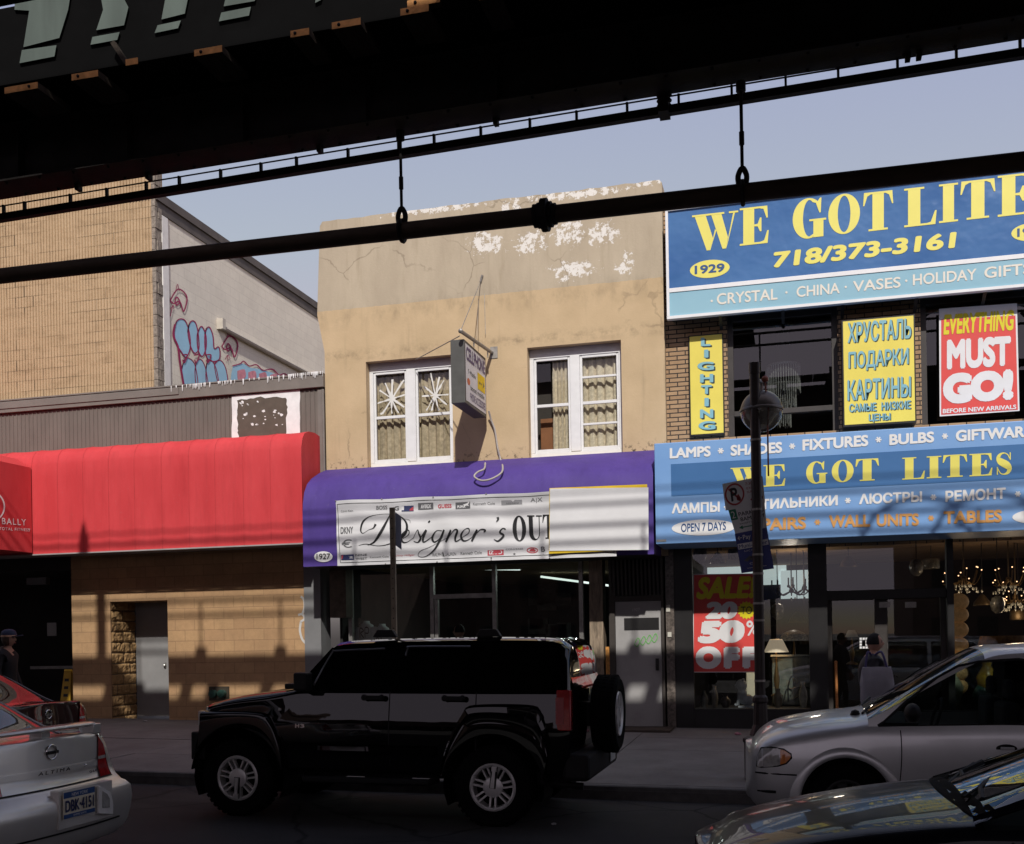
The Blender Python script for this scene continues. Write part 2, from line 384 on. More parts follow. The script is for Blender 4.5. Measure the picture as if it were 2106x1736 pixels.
for px in (160, 305, 658, 1021, 1870, 1893): 
    p = P(px, 300, -7.6); zz0 = 6.832 + .0139 * (p.x + 8.5); g.box(p.x - .022, p.x + .022, -7.64, -7.56, zz0 - .06, zz0)
tag(g.build('bolt', M_iron, el), kind='stuff')
# deck: walkway planks, the open strip between long ties, then the closed track bed with two narrow slits
g = MB(); x = XA
while x < XB:
    g.box(x, x + 1.19, -7.41, -7.11, 7.56, 7.6); g.box(x, x + 1.19, -7.09, -6.8, 7.56, 7.6); x += 1.2
tag(g.build('walkway_plank', M_wood, el), kind='stuff')
g = MB(); k = 0; x = XA + .1
while x < XB:
    if k % 3 != 2: g.box(x, x + .24, -8.6, -6.82, 7.47, 7.555)
    x += .545; k += 1
tag(g.build('long_tie', M_wood, el), kind='stuff')
SL = P(905, 0, -8.7).x                             # left of here the track bed stands open
g = MB()
g.box(XA, XB, -8.62, -7.92, 7.455, 7.6)
g.box(SL, XB, -11.9, -8.621, 7.562, 7.6)
g.box(XA, -15, -11.9, -8.621, 7.562, 7.6); g.box(-15, SL, -11.9, -9.6, 7.562, 7.6)
g.box(XA, XB, -23.5, -11.901, 7.562, 7.6)
M_shade_black = simple('shade_black', (.005, .005, .005), .95, spec=.05)  # near black so the sunlit bed edge and backing read as shade
g.build('track_bed', M_shade_black, el)
g = MB(); ends = MB(); yy = -8.7
for a, b, dy in [(10, 78, 0), (148, 202, 0), (400, 457, 0), (598, 636, 0), (683, 742, 0), (824, 882, 0), (838, 905, -14), (985, 1030, 0)]:
    ya, yb2 = 182 - a * .198 + dy, 182 - b * .198 + dy
    p0 = P(a, ya + 8, yy); p1 = P(b, yb2 + 8, yy); zc = (p0.z + p1.z) / 2
    g.box(p0.x, p1.x, yy, -8.2, zc - .033, zc + .033)
    ends.box(p0.x, p1.x, yy - .006, yy - .002, zc - .031, zc + .031); ends.ball((p0.x + (p1.x - p0.x) * (.75 if a < 100 else .25), yy - .01, zc), .016, n=8, m=1)
a, b = P(233, 88, yy), P(262, 132, yy); g.bar(a, b, .05, .04); ends.box(b.x, b.x + .13, yy - .03, yy - .02, b.z - .03, b.z + .03)
g.each('tie', M_wood, el); ends.each('tie_end', [M_endg, M_iron], el)
M_screen = simple('pale_green_screen', (.085, .11, .094), .7, var=.3, vs=2, stretch=(1, 1, .2))
g = MB(); ys_ = -8.55
q = lambda u, v, d=0: P(u, v, ys_ + d)
for L in ([(30, 6), (42, 0), (148, -30), (140, 20), (122, 78), (48, 97), (60, 22), (30, 20)], [(205, -20), (246, -20), (264, 15), (255, 52), (198, 62), (212, 20)],
          [(345, -30), (392, -30), (380, 28), (332, 40)], [(470, -30), (530, -30), (524, 2), (460, 13)],
          [(45, 103), (116, 93), (112, 116), (40, 130)], [(190, 76), (246, 66), (241, 82), (186, 92)], [(324, 52), (372, 42), (366, 58), (318, 68)], [(455, 26), (516, 14), (512, 32), (450, 44)], [(650, -10), (664, -14), (660, 0), (648, 6)]):
    g.prism([L], q, 0, .02)
g.each('screen_panel', M_screen, el)
g = MB(); g.box(-15, SL, -8.52, -8.48, 7.6, 8.3); g.build('screen_backing', M_shade_black, el)  # added dark sheet, paints the gaps behind the panels as shade
g = MB(); g.box(-16, SL + 2, -17, -12.75, 11, 11.1); g.build('sun_blocker', M_iron, el)  # added unseen slab, stops sun falling through the open track bed
g = MB()                                          # hand rails of the walkway
for z, r_ in ((8.36, .03), (8.63, .03), (8.96, .026), (9.16, .014)): g.tube([(XA, -6.83, z), (XB, -6.83, z)], r_, 8)
x = XA + .7
while x < XB: g.box(x - .018, x + .018, -6.85, -6.81, 7.6, 8.64); g.box(x - .11, x + .11, -6.88, -6.8, 7.6, 7.75); x += 1.62
g.build('hand_rail', M_iron, el)
g = MB()                                          # signal heads and lamp brackets standing on the walkway
for wx, wz0, hw, hz in ((P(175, 1100, -.8).x, 3.9, .09, .62),):
    x = wx + .285 * 5.95
    g.box(x - hw, x + hw, -6.95, -6.8, 7.6, 8.5 + hz); g.lathe([(hw * 1.1, 8.5 + hz), (.02, 8.8 + hz)], Matrix.Translation((x, -6.87, 0)), 8)
for cx in (P(1960, 1070, -1.1).x + 1.25, P(2110, 1070, -1.1).x + 1.25):
    g.tube(spl([(cx - .9, -6.9, 7.9), (cx - .85, -6.9, 8.35), (cx - .55, -6.9, 8.75), (cx, -6.9, 8.88), (cx + .5, -6.9, 8.75)], 6), .04, 8)
    g.tube(spl([(cx + .7, -6.9, 7.9), (cx + .65, -6.9, 8.3), (cx + .4, -6.9, 8.62)], 6), .04, 8)
g.each('signal', M_iron, el)
g = MB()
for x in (-26, 22, 36):
    g.box(x - .25, x + .25, -8.0, -7.5, -.2, 6.82); 
    g.box(x - .25, x + .25, -21.7, -21.2, -.2, 6.8)
g.each('column', M_iron, el)

# pipes hung from the edge girder
pz = P(1050, 450, -7.7).z
pipe = thing('hanging_pipe', 'thick rusty brown pipe hanging on rods below the railway girder', 'pipe', (0, -7.7, pz))
z0, z1 = P(0, 568, -7.7), P(2106, 332, -7.7)
sl = (z1.z - z0.z) / (z1.x - z0.x)
pzx = lambda x: z0.z + (x - z0.x) * sl
M_pipe = simple('rusty_pipe', (.075, .05, .036), .7, var=.35, vs=6, bump=.25, spec=.3, stretch=(.3, 1, 1))
g = MB(); g.tube([(XA / 2, -7.7, pzx(XA / 2)), (XB / 2, -7.7, pzx(XB / 2))], .083, 16)
g.build('pipe_run', M_pipe, pipe, smooth=50)
g = MB()
for px in (1120,):
    x = P(px, 447, -7.7).x
    for dx, r in ((-.09, .11), (-.05, .12), (-.012, .155), (.02, .155), (.06, .12), (.1, .1)):
        g.tube([(x + dx - .016, -7.7, pzx(x)), (x + dx + .016, -7.7, pzx(x))], r, 16)
    for k in range(8): g.ball((x + .005, -7.7 + .14 * math.cos(k * PI / 4), pzx(x) + .14 * math.sin(k * PI / 4)), .028, n=6)
g.build('flange_coupling', M_iron, pipe)
for px in (825, 1527):
    x = P(px, 380, -7.7).x; g = MB()
    g.tube([(x, -7.7, pzx(x) + .22), (x, -7.7, 6.83)], .016, 8); g.tube([(x, -7.7, 6.79), (x, -7.7, 6.88)], .045, 8)
    g.tube([(x, -7.7, 6.3), (x, -7.7, 6.42)], .024, 8)
    g.tube([(x + .0, -7.7 + .1 * math.cos(a), pzx(x) + .1 * math.sin(a)) for a in [k * PI / 8 for k in range(17)]], .022, 6)
    g.tube(spl([(x - .032, -7.7, pzx(x) + .08), (x - .038, -7.7, pzx(x) + .16), (x, -7.7, pzx(x) + .23), (x + .038, -7.7, pzx(x) + .16), (x + .032, -7.7, pzx(x) + .08)], 4), .026, 8); g.box(x - .04, x + .04, -7.72, -7.68, pzx(x) + .07, pzx(x) + .12)
    g.build('pipe_hanger', M_iron, pipe)
t0, t1 = P(0, 449, -7.5), P(2106, 110, -7.5); sl2 = (t1.z - t0.z) / (t1.x - t0.x); tzx = lambda x: t0.z + (x - t0.x) * sl2
tray = thing('cable_duct', 'thin black cable duct with a wire on short stand-offs just under the girder', 'cable duct', (0, -7.5, tzx(0)))
g = MB(); g.bar((XA / 2, -7.5, tzx(XA / 2)), (XB / 2, -7.5, tzx(XB / 2)), .08, .075); g.build('duct', M_iron, tray)
g = MB(); g.tube([(XA / 2, -7.5, tzx(XA / 2) + .135), (XB / 2, -7.5, tzx(XB / 2) + .135)], .008, 6); g.build('wire', M_iron, tray)
g = MB(); wx = P(8, 440, -7.5).x; xx = [8, 51, 145, 220, 301, 369, 454, 537, 610, 716, 820, 893, 989, 1090, 1186, 1290, 1396, 1505, 1616, 1724, 1846, 1967, 2098]
for px in xx: 
    x = P(px, 440 - px * .161, -7.5).x; g.box(x - .011, x + .011, -7.52, -7.48, tzx(x) + .03, tzx(x) + .14)
g.each('stand_off', M_iron, tray)
g = MB(); x = P(1366, 205, -7.5).x
for k in range(4): g.lathe([(.05, 0), (.075, .02), (.05, .045)], Matrix.Translation((x, -7.5, tzx(x) + .03 + .05 * k)), 12)
g.box(x - .05, x + .05, -7.62, -7.42, tzx(x) - .05, tzx(x) + .04); g.box(x - .03, x + .03, -7.53, -7.47, tzx(x) + .2, 6.84)
g.each('insulator', M_iron, tray)
# ================================================================== buildings
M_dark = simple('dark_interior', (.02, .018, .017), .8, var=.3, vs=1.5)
M_black = simple('black_metal', (.014, .013, .013), .45, var=.3, vs=3, spec=.4)
M_alu = simple('dull_aluminium', (.3, .29, .27), .4, metal=.6, var=.25, vs=8)
M_gls = glass('shop_glass', (.8, .83, .82), 1.75)
M_white = simple('white_vinyl', (.78, .78, .77), .4, var=.05, vs=6)
M_tubeglow = emit('fluorescent_tube', (.85, 1, .93), .75)
def X0(px, py=1300, Y=0.0): return P(px, py, Y).x
def Z0(px, py, Y=0.0): return P(px, py, Y).z
def wall(mb, x0, x1, z0, z1, holes, y0, y1, m=0, back=True):    # wall with rectangular openings and their reveals
    xs = sorted({x0, x1, *[h[0] for h in holes], *[h[1] for h in holes]}); zs = sorted({z0, z1, *[h[2] for h in holes], *[h[3] for h in holes]})
    solid = lambda i, j: 0 <= i < len(xs) - 1 and 0 <= j < len(zs) - 1 and not any(h[0] <= (xs[i] + xs[i + 1]) / 2 <= h[1] and h[2] <= (zs[j] + zs[j + 1]) / 2 <= h[3] for h in holes)
    for i in range(len(xs) - 1):
        for j in range(len(zs) - 1):
            if not solid(i, j): continue
            a, b, c, d = xs[i], xs[i + 1], zs[j], zs[j + 1]
            mb.quad((a, y0, c), (b, y0, c), (b, y0, d), (a, y0, d), m)
            if back: mb.quad((a, y1, c), (b, y1, c), (b, y1, d), (a, y1, d), m)
            if not solid(i - 1, j): mb.quad((a, y0, c), (a, y1, c), (a, y1, d), (a, y0, d), m)
            if not solid(i + 1, j): mb.quad((b, y0, c), (b, y1, c), (b, y1, d), (b, y0, d), m)
            if not solid(i, j - 1): mb.quad((a, y0, c), (b, y0, c), (b, y1, c), (a, y1, c), m)
            if not solid(i, j + 1): mb.quad((a, y0, d), (b, y0, d), (b, y1, d), (a, y1, d), m)

# ---------------------------------------------------------------- left: block building with metal fascia
M_block = brickmat('split_face_block', al(208, 168, 122), al(196, 156, 114), al(180, 144, 106), .405, .203, .008, .22, .9, .35, .2, .16, .25)
M_rough = brickmat('rough_block', al(205, 165, 112), al(190, 150, 100), (.12, .09, .06), .405, .203, .008, .35, .95, 1.0, .2, .35)
rb = N('ribbed_block'); v_ = rb.coord(); rb.set(.9, spec=.2)
sp = rb.n('ShaderNodeSeparateXYZ'); rb.l(v_, sp.inputs[0]); cb = rb.n('ShaderNodeCombineXYZ'); rb.l(sp.outputs[0], cb.inputs[0]); rb.l(sp.outputs[2], cb.inputs[1])
bk = rb.n('ShaderNodeTexBrick'); rb.l(cb.outputs[0], bk.inputs[0]); bk.inputs['Scale'].default_value = 1; bk.inputs['Brick Width'].default_value = .405
bk.inputs['Row Height'].default_value = .205; bk.inputs['Mortar Size'].default_value = .006
bk.inputs['Color1'].default_value = (*al(202, 176, 142), 1); bk.inputs['Color2'].default_value = (*al(196, 170, 136), 1); bk.inputs['Mortar'].default_value = (*al(196, 169, 134), 1)
c_ = bk.outputs['Color']
jn = rb.math('MULTIPLY', bk.outputs['Fac'], rb.ramp(rb.noise(v_, 1.3, 3), [(.42, 0), (.6, .75)]))
c_ = rb.mix(jn, c_, (.1, .08, .06))
c_ = rb.mix(rb.ramp(rb.noise(v_, 2.2, 6, .7, (1, 1, 2.5)), [(.5, 0), (.8, .55)]), c_, al(130, 105, 78))
c_ = rb.mix(rb.ramp(rb.noise(v_, 40, 4, .7), [(.3, .35), (.6, 0)]), c_, al(150, 122, 86))
rb.col(c_); rb.bump(rb.noise(v_, 70, 4, .7), .6, .012)
M_fasc = simple('grey_metal_siding', al(118, 110, 103), .55, var=.12, vs=1.6, spec=.3, stretch=(2, 1, .6))
M_fasc2 = simple('grey_painted_flashing', al(126, 119, 112), .6, var=.12, vs=2.5, bump=.1, bs=6)
M_doorg = simple('grey_steel_door', (.26, .255, .25), .5, var=.08, vs=3, bump=.08, bs=5)
gym = thing('block_building', 'tan concrete block building with grey metal fascia and grey steel door on the left', 'building', (-12, 0, .3))
xA, xB, xC, xD, xE, xF = -21, X0(150, 1400), X0(173, 1400), X0(229, 1400), X0(347, 1400), X0(628, 1350)
zt = 3.62; zl = Z0(290, 1236)
g = MB(); wall(g, xB, xF, -.3, zt, [(xD, xE, -.3, zl)], 0, .77); 
g.box(xB - .02, xB + .03, .002, .001, 0, .1) if False else None
g.build('wall', M_block, gym)
g = MB(); g.box(X0(150, 1400, .42), xB + .0, .42, 1.4, -.3, zt); g.build('door_jamb', M_block, gym)
g = MB(); r2 = random.Random(5); from mathutils import noise as mn
rows_ = []
for i in range(23):                                   # rough split-face return of the doorway
    y = .012 + .754 * i / 22; col_ = []
    for k in range(70):
        z = -.2 + (zl - .004 + .2) * k / 69; edge_ = min(1, abs(((z + .2) % .203) - .1) < .085) * (1 if abs(((y + (.2 if int((z + .2) / .203) % 2 else 0)) % .4) - .2) < .188 else .15)
        n_ = .5 + .5 * mn.noise(Vector((y * 11, z * 11, 3.1))) + .35 * mn.noise(Vector((y * 27, z * 27, 7.7)))
        col_.append((xD + .004 + .045 * max(0, n_) * (edge_ if edge_ else .1), y, z))
    rows_.append(col_)
g.rings(rows_, False, 0, False)
g.build('doorway_side', M_rough, gym, merge=False)
d = MB(); xd0, xd1 = X0(283, 1400, .77), X0(352, 1400, .77); zb = Z0(300, 1473, .77)
d.box(xd0 - .02, xE + .3, .77, .83, zb, zl + .2); do = d.build('steel_door', M_doorg, gym)
h = MB(); h.box(xd1 - .13, xd1 - .1, .745, .77, zb + .95, zb + 1.05); h.ball((xd1 - .115, .73, zb + 1.0), .03, n=8); h.build('door_handle', M_alu, do)
g = MB(); g.box(xA, X0(150, 1400, .42) - .001, 3.0, 3.1, -.3, zt); g.box(xA, xB, .4, 3.0, 3.3, zt - .002); g.box(xA, xA + .1, 0, 3, -.3, 3.3)
g.box(X0(150, 1400, .42) - .06, X0(150, 1400, .42) - .002, 1.2, 3.0, -.3, 3.3)
g.box(xA, xB, 0.002, .399, 3.25, zt)
g.build('entrance', M_dark, gym)
g = MB(); g.box(X0(98, 1290, 2.98), X0(117, 1290, 2.98), 2.96, 2.98, Z0(100, 1308, 2.98), Z0(100, 1281, 2.98)); g.build('paper_notice', simple('paper', (.6, .6, .58), .8), gym)
g = MB(); g.box(X0(62, 1372, 1.6), X0(150, 1372, 1.6), 1.6, 1.65, Z0(100, 1376, 1.6), Z0(100, 1370, 1.6)); g.build('entrance_rail', M_alu, gym)
g = MB(); g.box(X0(60, 1190, .38), X0(100, 1190, .38), .3, .42, 3.0, 3.14); g.build('wall_lamp', simple('lamp_grey', (.15, .15, .15), .5), gym)
zf0, zf1, zf2 = zt + .003, 6.335, 6.57
g = MB(); pts = []; x = xA; k = 0; xR = X0(667, 850)
while x < xR:
    pts += [(x, 0.0), (min(xR, x + .062), 0.0), (min(xR, x + .07), -.014), (min(xR, x + .084), -.014)]; x += .09
for i in range(len(pts) - 1): g.quad((pts[i][0], pts[i][1], zf0), (pts[i + 1][0], pts[i + 1][1], zf0), (pts[i + 1][0], pts[i + 1][1], zf1), (pts[i][0], pts[i][1], zf1))
g.box(xA, xR, .002, .9, zf0, 6.3); g.build('metal_fascia', M_fasc, gym)
g = MB(); g.box(xA, xR + .02, -.07, .35, zf1 + .012, zf2); g.box(xA, xR + .02, -.085, .36, zf2, zf2 + .03); g.box(xA, X0(372, 800), -.088, -.07, 6.42, 6.55); 
g.build('cornice', M_fasc2, gym, bevel=.006)
g = MB(); xw = X0(320, 600, .06); x = xA; pts = []
while x < xw: pts += [(x, .06), (min(xw, x + .006), .10), (min(xw, x + .026), .10), (min(xw, x + .032), .06)]; x += .0662
for i in range(len(pts) - 1): g.quad((pts[i][0], pts[i][1], 6.3), (pts[i + 1][0], pts[i + 1][1], 6.3), (pts[i + 1][0], pts[i + 1][1], 11.3), (pts[i][0], pts[i][1], 11.3))
g.box(xA, xw - .1, .08, .5, 6.3, 11.29); g.build('ribbed_wall', rb.mat, gym)
ys0 = PXX(334, 650, xw).y
g = MB(); rows = 32
for i in range(rows):
    z = 6.57 + i * .205; w_ = r2.random() * .03; g.box(xw - .1, xw + .008 + w_ * .5, .062, ys0 * (.42 if i % 2 else .55), z, z + .195); g.box(xw - .1, xw + .008 + r2.random() * .02, ys0 * (.42 if i % 2 else .55) + .01, ys0 - .005, z, z + .195)
g.build('quoin', simple('grey_rough_block', al(150, 140, 128), .95, var=.4, vs=14, bump=.9, bs=60), gym)
M_wside = brickmat('painted_block', (.92, .86, .73), (.88, .82, .70), (.78, .72, .61), .4, .2, .006, .1, .8, .25, .3, .05, .12)
ztp = PXX(345, 450, xw).z
g = MB(); g.box(xw - .5, xw, ys0, 22, 6.2, ztp); g.build('side_wall', M_wside, gym)
g = MB(); g.box(xw, xw + .03, ys0, PXX(346, 650, xw).y, 6.6, ztp - .02); g.build('white_pilaster', simple('white_paint', (.82, .8, .76), .7, var=.08, vs=8), gym)
g = MB(); g.box(xw - .55, xw + .025, ys0 - .15, 22, ztp + .002, ztp + .2); g.box(xw - .55, xw + .06, ys0 - .2, 22, ztp + .2, ztp + .36); g.build('coping', simple('dark_coping', al(96, 88, 82), .6, var=.2), gym)
g = MB(); a = PXX(452, 674, xw); g.tube([(xw + .06, a.y, a.z), (xw + .06, 22, a.z)], .055, 8); g.box(xw, xw + .14, a.y - .12, a.y, a.z - .06, a.z + .16)
g.build('side_gutter', simple('cream_gutter', al(200, 192, 178), .6), gym)
# painted-over patch, drips and graffiti: flat paint a few millimetres proud
M_paintw = simple('white_paint_patch', (.8, .8, .79), .8, var=.1, vs=5)
M_paintg = simple('brown_cover_paint', al(96, 86, 76), .8, var=.15, vs=6)
g = MB(); q = lambda x, y, yy=-.018: P(x, y, yy)
def blotch(mb, px, m=0, jit=0, yy=-.018):
    pts = [(a + r2.uniform(-jit, jit), b + r2.uniform(-jit, jit)) for a, b in px]; mb.poly([pts], lambda u, v: q(u, v, yy), m)
def dense(poly, n=7): return [(a[0] + (b[0] - a[0]) * k / n, a[1] + (b[1] - a[1]) * k / n) for a, b in zip(poly, poly[1:] + poly[:1]) for k in range(n)]
blotch(g, dense([(477, 815), (617, 801), (617, 900), (477, 906)]), 0, .8)
blotch(g, dense([(489, 822), (537, 817), (588, 817), (591, 840), (588, 897), (537, 901), (491, 901), (489, 870)], 6), 1, 2.2, -.021)
for k in range(26):
    a, b = r2.uniform(495, 584), r2.uniform(826, 876); s_ = r2.uniform(1.2, 4.6)
    blotch(g, [(a + s_ * math.cos(t) * r2.uniform(.5, 1.3), b + s_ * .7 * math.sin(t) * r2.uniform(.5, 1.4)) for t in [i * .9 for i in range(7)]], 0, 0, -.024)
g.build('painted_patch', [M_paintw, M_paintg], gym)
g = MB()
x = 352
while x < 664:
    dens = 4.2 if x > 590 or 380 < x < 420 or 438 < x < 472 or 540 < x < 560 else 14
    L_ = r2.uniform(6, 22) if dens < 4 else r2.uniform(2, 11)
    yt = 803 - (x - 300) * .1 - 1; yy = -.092
    w_ = r2.uniform(.3, 1.1); top = P(x, yt - 3 + 1.5, yy)
    g.add([P(x - w_ * 1.7, yt - 3, yy), P(x + w_ * 1.7, yt - 3, yy), P(x + w_ * .6, yt + L_, yy), P(x - w_ * .5, yt + L_, yy)], [(0, 1, 2, 3)]); x += dens * r2.uniform(.5, 1.3)
tag(g.build('paint_drips', M_paintw, gym, merge=False), kind='stuff')
M_gb = simple('pale_blue_spray', al(150, 190, 212, 1.25), .8, var=.08, vs=3); M_gm = simple('magenta_spray', al(140, 40, 80, 1.3), .8, var=.2, vs=6); M_gp = simple('pink_spray', al(196, 130, 140, 1.25), .8, var=.25, vs=8)
zz = lambda x, y: (x / 2.6325 * .8681, (700 + y / 2.6325) * .8681)
g = MB(); off = [xw + .004]
def gq(x, y): a = zz(x, y); return PXX(a[0], a[1], off[0])
def gfill(pts, m): g.poly([[tuple(p) for p in spl(pts + pts[:1], 5)[:-1]]], gq, m); off[0] += .0006
def gline(pts, w_, m=1): 
    pp = spl(pts, 5); g.strip([(p.x, p.y) for p in pp], w_, gq, m); off[0] += .0004
lob = [[(1086, 230), (1100, 165), (1130, 146), (1160, 165), (1182, 240), (1186, 330), (1160, 385), (1130, 350), (1100, 300)],
       [(1172, 230), (1180, 180), (1200, 158), (1222, 175), (1236, 240), (1240, 330), (1215, 360), (1190, 320)],
       [(1230, 250), (1245, 205), (1262, 196), (1284, 250), (1284, 330), (1262, 380), (1236, 340)],
       [(1278, 240), (1290, 205), (1308, 200), (1328, 250), (1336, 330), (1362, 320), (1372, 350), (1366, 400), (1320, 410), (1284, 370)],
       [(1132, 470), (1150, 400), (1180, 392), (1210, 420), (1226, 480), (1232, 570), (1180, 590), (1144, 560)],
       [(1216, 470), (1228, 410), (1255, 400), (1278, 440), (1290, 500), (1296, 570), (1246, 586), (1224, 560)],
       [(1284, 480), (1292, 415), (1318, 405), (1342, 440), (1358, 500), (1362, 570), (1312, 586), (1290, 560)],
       [(1338, 430), (1366, 404), (1392, 420), (1412, 470), (1420, 560), (1376, 586), (1358, 540)],
       [(1452, 440), (1510, 424), (1560, 450), (1620, 460), (1690, 480), (1740, 500), (1800, 505), (1800, 560), (1470, 570)]]
for i, l in enumerate(lob): gfill(l, 0)
for i, l in enumerate(lob[:8]): gline(l + l[:2], 5 if i > 3 else 7)
gline([(1092, 180), (1082, 250), (1110, 320), (1120, 400), (1132, 480), (1146, 560)], 13)
for k in range(5): gfill([(1480 + k * 68, 470 + k * 9), (1525 + k * 66, 462 + k * 9), (1530 + k * 66, 510 + k * 7), (1486 + k * 68, 530 + k * 5)], 2)
gline([(1450, 440), (1500, 425), (1520, 410), (1555, 440), (1600, 432), (1640, 466), (1700, 460), (1740, 496), (1775, 488), (1810, 510), (1860, 495)], 7)
for k in range(3): gline([(1136 + k * 74, 372), (1168 + k * 74, 372), (1150 + k * 74, 420), (1140 + k * 74, 400)], 8)
for dx, dy, s_ in ((0, 0, 1), (322, 290, .95)):
    t = lambda L: [(1062 + dx + a * s_, dy + b * s_) for a, b in L]
    gline(t([(0, 30), (50, -40), (104, 10), (84, 100), (60, 40), (20, 50), (0, 30)]), 8); gline(t([(30, 40), (40, 10), (60, 40), (40, 60), (30, 40)]), 8); gline(t([(36, -36), (46, -70), (56, -30)]), 4)
gline([(1062, 130), (1078, 60)], 5); gline([(1064, 84), (1080, 62), (1084, 86)], 4); gline([(1420, 410), (1420, 375)], 4); gline([(1404, 400), (1422, 372), (1436, 398)], 4)
g.build('graffiti', [M_gb, M_gm, M_gp], gym, merge=False)
g = MB(); a, b = P(430, 1441, -.03), P(470, 1412, -.03); cxm = (a.x + b.x) / 2; czm = (a.z + b.z) / 2
g.box(a.x, b.x, -.03, 0, a.z, b.z)
fdc = thing('fire_department_connection', 'dark wall plate with two capped green hose inlets on the block wall', 'hose inlet', (cxm, 0, czm))
g.build('plate', simple('dull_bronze', (.06, .05, .035), .6, metal=.3), fdc)
for s_ in (-1, 1):
    g = MB(); Mx = Matrix.Translation((cxm + s_ * .09, -.02, czm)) @ Matrix.Rotation(PI / 2, 4, 'X')
    g.lathe([(.07, 0), (.07, .05), (.055, .06), (.075, .07), (.075, .1), (.02, .11)], Mx, 16); g.build('hose_cap', simple('dark_green_cap', (.02, .06, .045), .5), fdc, smooth=35)
g = MB(); a = P(663, 1000, -.06)
g.box(X0(664, 1000) - .05, X0(664, 1000) + .03, -.05, -.001, 3.62, 6.3); g.tube([(X0(664, 1000) + .06, -.06, 3.9), (X0(664, 1000) + .06, -.06, 6.3)], .025, 8); g.build('downpipe', M_fasc2, gym)
pier = MB(); pier.box(xF + .002, X0(662, 1350), -.02, .4, -.2, 3.4); pier.build('grey_pier', simple('grey_cladding', (.2, .2, .2), .5, var=.1, vs=2), gym)
g = MB(); q3 = lambda x, y: P(x, y, -.004)
for L in ([(1768, 280), (1785, 300), (1790, 340), (1778, 380)], [(1752, 390), (1775, 385), (1790, 410), (1765, 430)], [(1768, 430), (1762, 480), (1775, 530), (1795, 555)]):
    pp = spl(L, 5); g.strip([(p.x / 2.48 * .8681, (1300 + p.y / 2.48) * .8681) for p in pp], 4.5, q3)
g.build('chalk_mark', simple('chalk_white', (.55, .53, .5), .9), gym, merge=False)

# ---------------------------------------------------------------- middle: tan stucco building
st = N('tan_stucco'); v_ = st.coord(); st.set(.9, spec=.2)
sp = st.n('ShaderNodeSeparateXYZ'); st.l(v_, sp.inputs[0]); X_, Z_ = sp.outputs[0], sp.outputs[2]
low = st.mix(st.ramp(st.noise(v_, 1.5, 5, .6), [(.3, 0), (.7, 1)]), al(196, 172, 136), al(211, 186, 149))
up = st.mix(st.ramp(st.noise(v_, 1.7, 6, .65, (1, 1, .35)), [(.32, 0), (.68, 1)]), al(180, 166, 144), al(198, 184, 160))
up = st.mix(st.ramp(st.noise(v_, 5, 4, .6, (1, 1, .12)), [(.55, 0), (.8, .5)]), up, al(150, 134, 108))
c_ = st.mix(st.math('GREATER_THAN', st.math('ADD', Z_, st.math('MULTIPLY', st.noise(v_, 9, 3), .03)), 7.73), low, up)
smz = st.ramp(st.math('ABSOLUTE', st.math('SUBTRACT', Z_, 7.6)), [(0, 1), (.3, 0)])                    # soot under the ledge line
c_ = st.mix(st.math('MULTIPLY', smz, st.ramp(st.noise(v_, 3.2, 6, .7, (1, 1, .5)), [(.46, 0), (.75, .5)])), c_, (.12, .1, .07))
smw = st.ramp(st.math('ABSOLUTE', st.math('SUBTRACT', Z_, 6.88)), [(0, 1), (.16, 0)])
c_ = st.mix(st.math('MULTIPLY', smw, st.ramp(st.noise(v_, 6, 5, .7), [(.45, 0), (.75, .6)])), c_, (.07, .055, .035))
smb = st.ramp(st.math('ABSOLUTE', st.math('SUBTRACT', Z_, 4.86)), [(0, 1), (.22, 0)])
c_ = st.mix(st.math('MULTIPLY', smb, st.ramp(st.noise(v_, 11, 5, .7), [(.54, 0), (.6, .9)])), c_, (.05, .04, .03))
c_ = st.mix(st.ramp(st.noise(v_, 34, 5, .75), [(.62, 0), (.8, .45)]), c_, al(132, 108, 74))
def blob(x, z, rx, rz):
    a = st.math('DIVIDE', st.math('SUBTRACT', X_, x), rx); b = st.math('DIVIDE', st.math('SUBTRACT', Z_, z), rz)
    return st.math('SUBTRACT', 1.0, st.math('ADD', st.math('MULTIPLY', a, a), st.math('MULTIPLY', b, b)), True)
pe = None
for px, py, rx, rz in ((1000, 500, .5, .34), (1090, 500, .45, .3), (1170, 480, .45, .32), (1240, 480, .4, .3), (1285, 545, .2, .3), (1050, 425, .3, .2), (1180, 555, .6, .25), (1180, 400, 1.5, .12), (900, 430, 1.5, .1), (1330, 375, .4, .1)):
    a = P(px, py); b = blob(a.x, a.z, rx, rz); pe = b if pe is None else st.math('MAXIMUM', pe, b)
pn = st.math('ADD', st.noise(v_, 8.5, 8, .74), st.math('MULTIPLY', pe, .2))
flake = st.ramp(pn, [(.662, 0), (.668, 1)])
flake = st.math('MULTIPLY', flake, st.math('GREATER_THAN', pe, .02))
c_ = st.mix(flake, c_, (.78, .75, .69))
vo = st.n('ShaderNodeTexVoronoi', feature='DISTANCE_TO_EDGE'); vo.inputs['Scale'].default_value = .9
nz_ = st.n('ShaderNodeTexNoise'); nz_.inputs['Scale'].default_value = 2.2; nz_.inputs['Detail'].default_value = 6; st.l(v_, nz_.inputs[0]); mv_ = st.n('ShaderNodeMix', data_type='VECTOR'); mv_.inputs[0].default_value = .3; st.l(v_, mv_.inputs[4]); st.l(nz_.outputs['Color'], mv_.inputs[5]); st.l(mv_.outputs[1], vo.inputs['Vector'])
c_ = st.mix(st.math('MULTIPLY', st.ramp(vo.outputs['Distance'], [(.003, .4), (.008, 0)]), st.ramp(st.noise(v_, .9, 3), [(.5, 0), (.6, 1)])), c_, (.12, .09, .06))   # hairline cracks
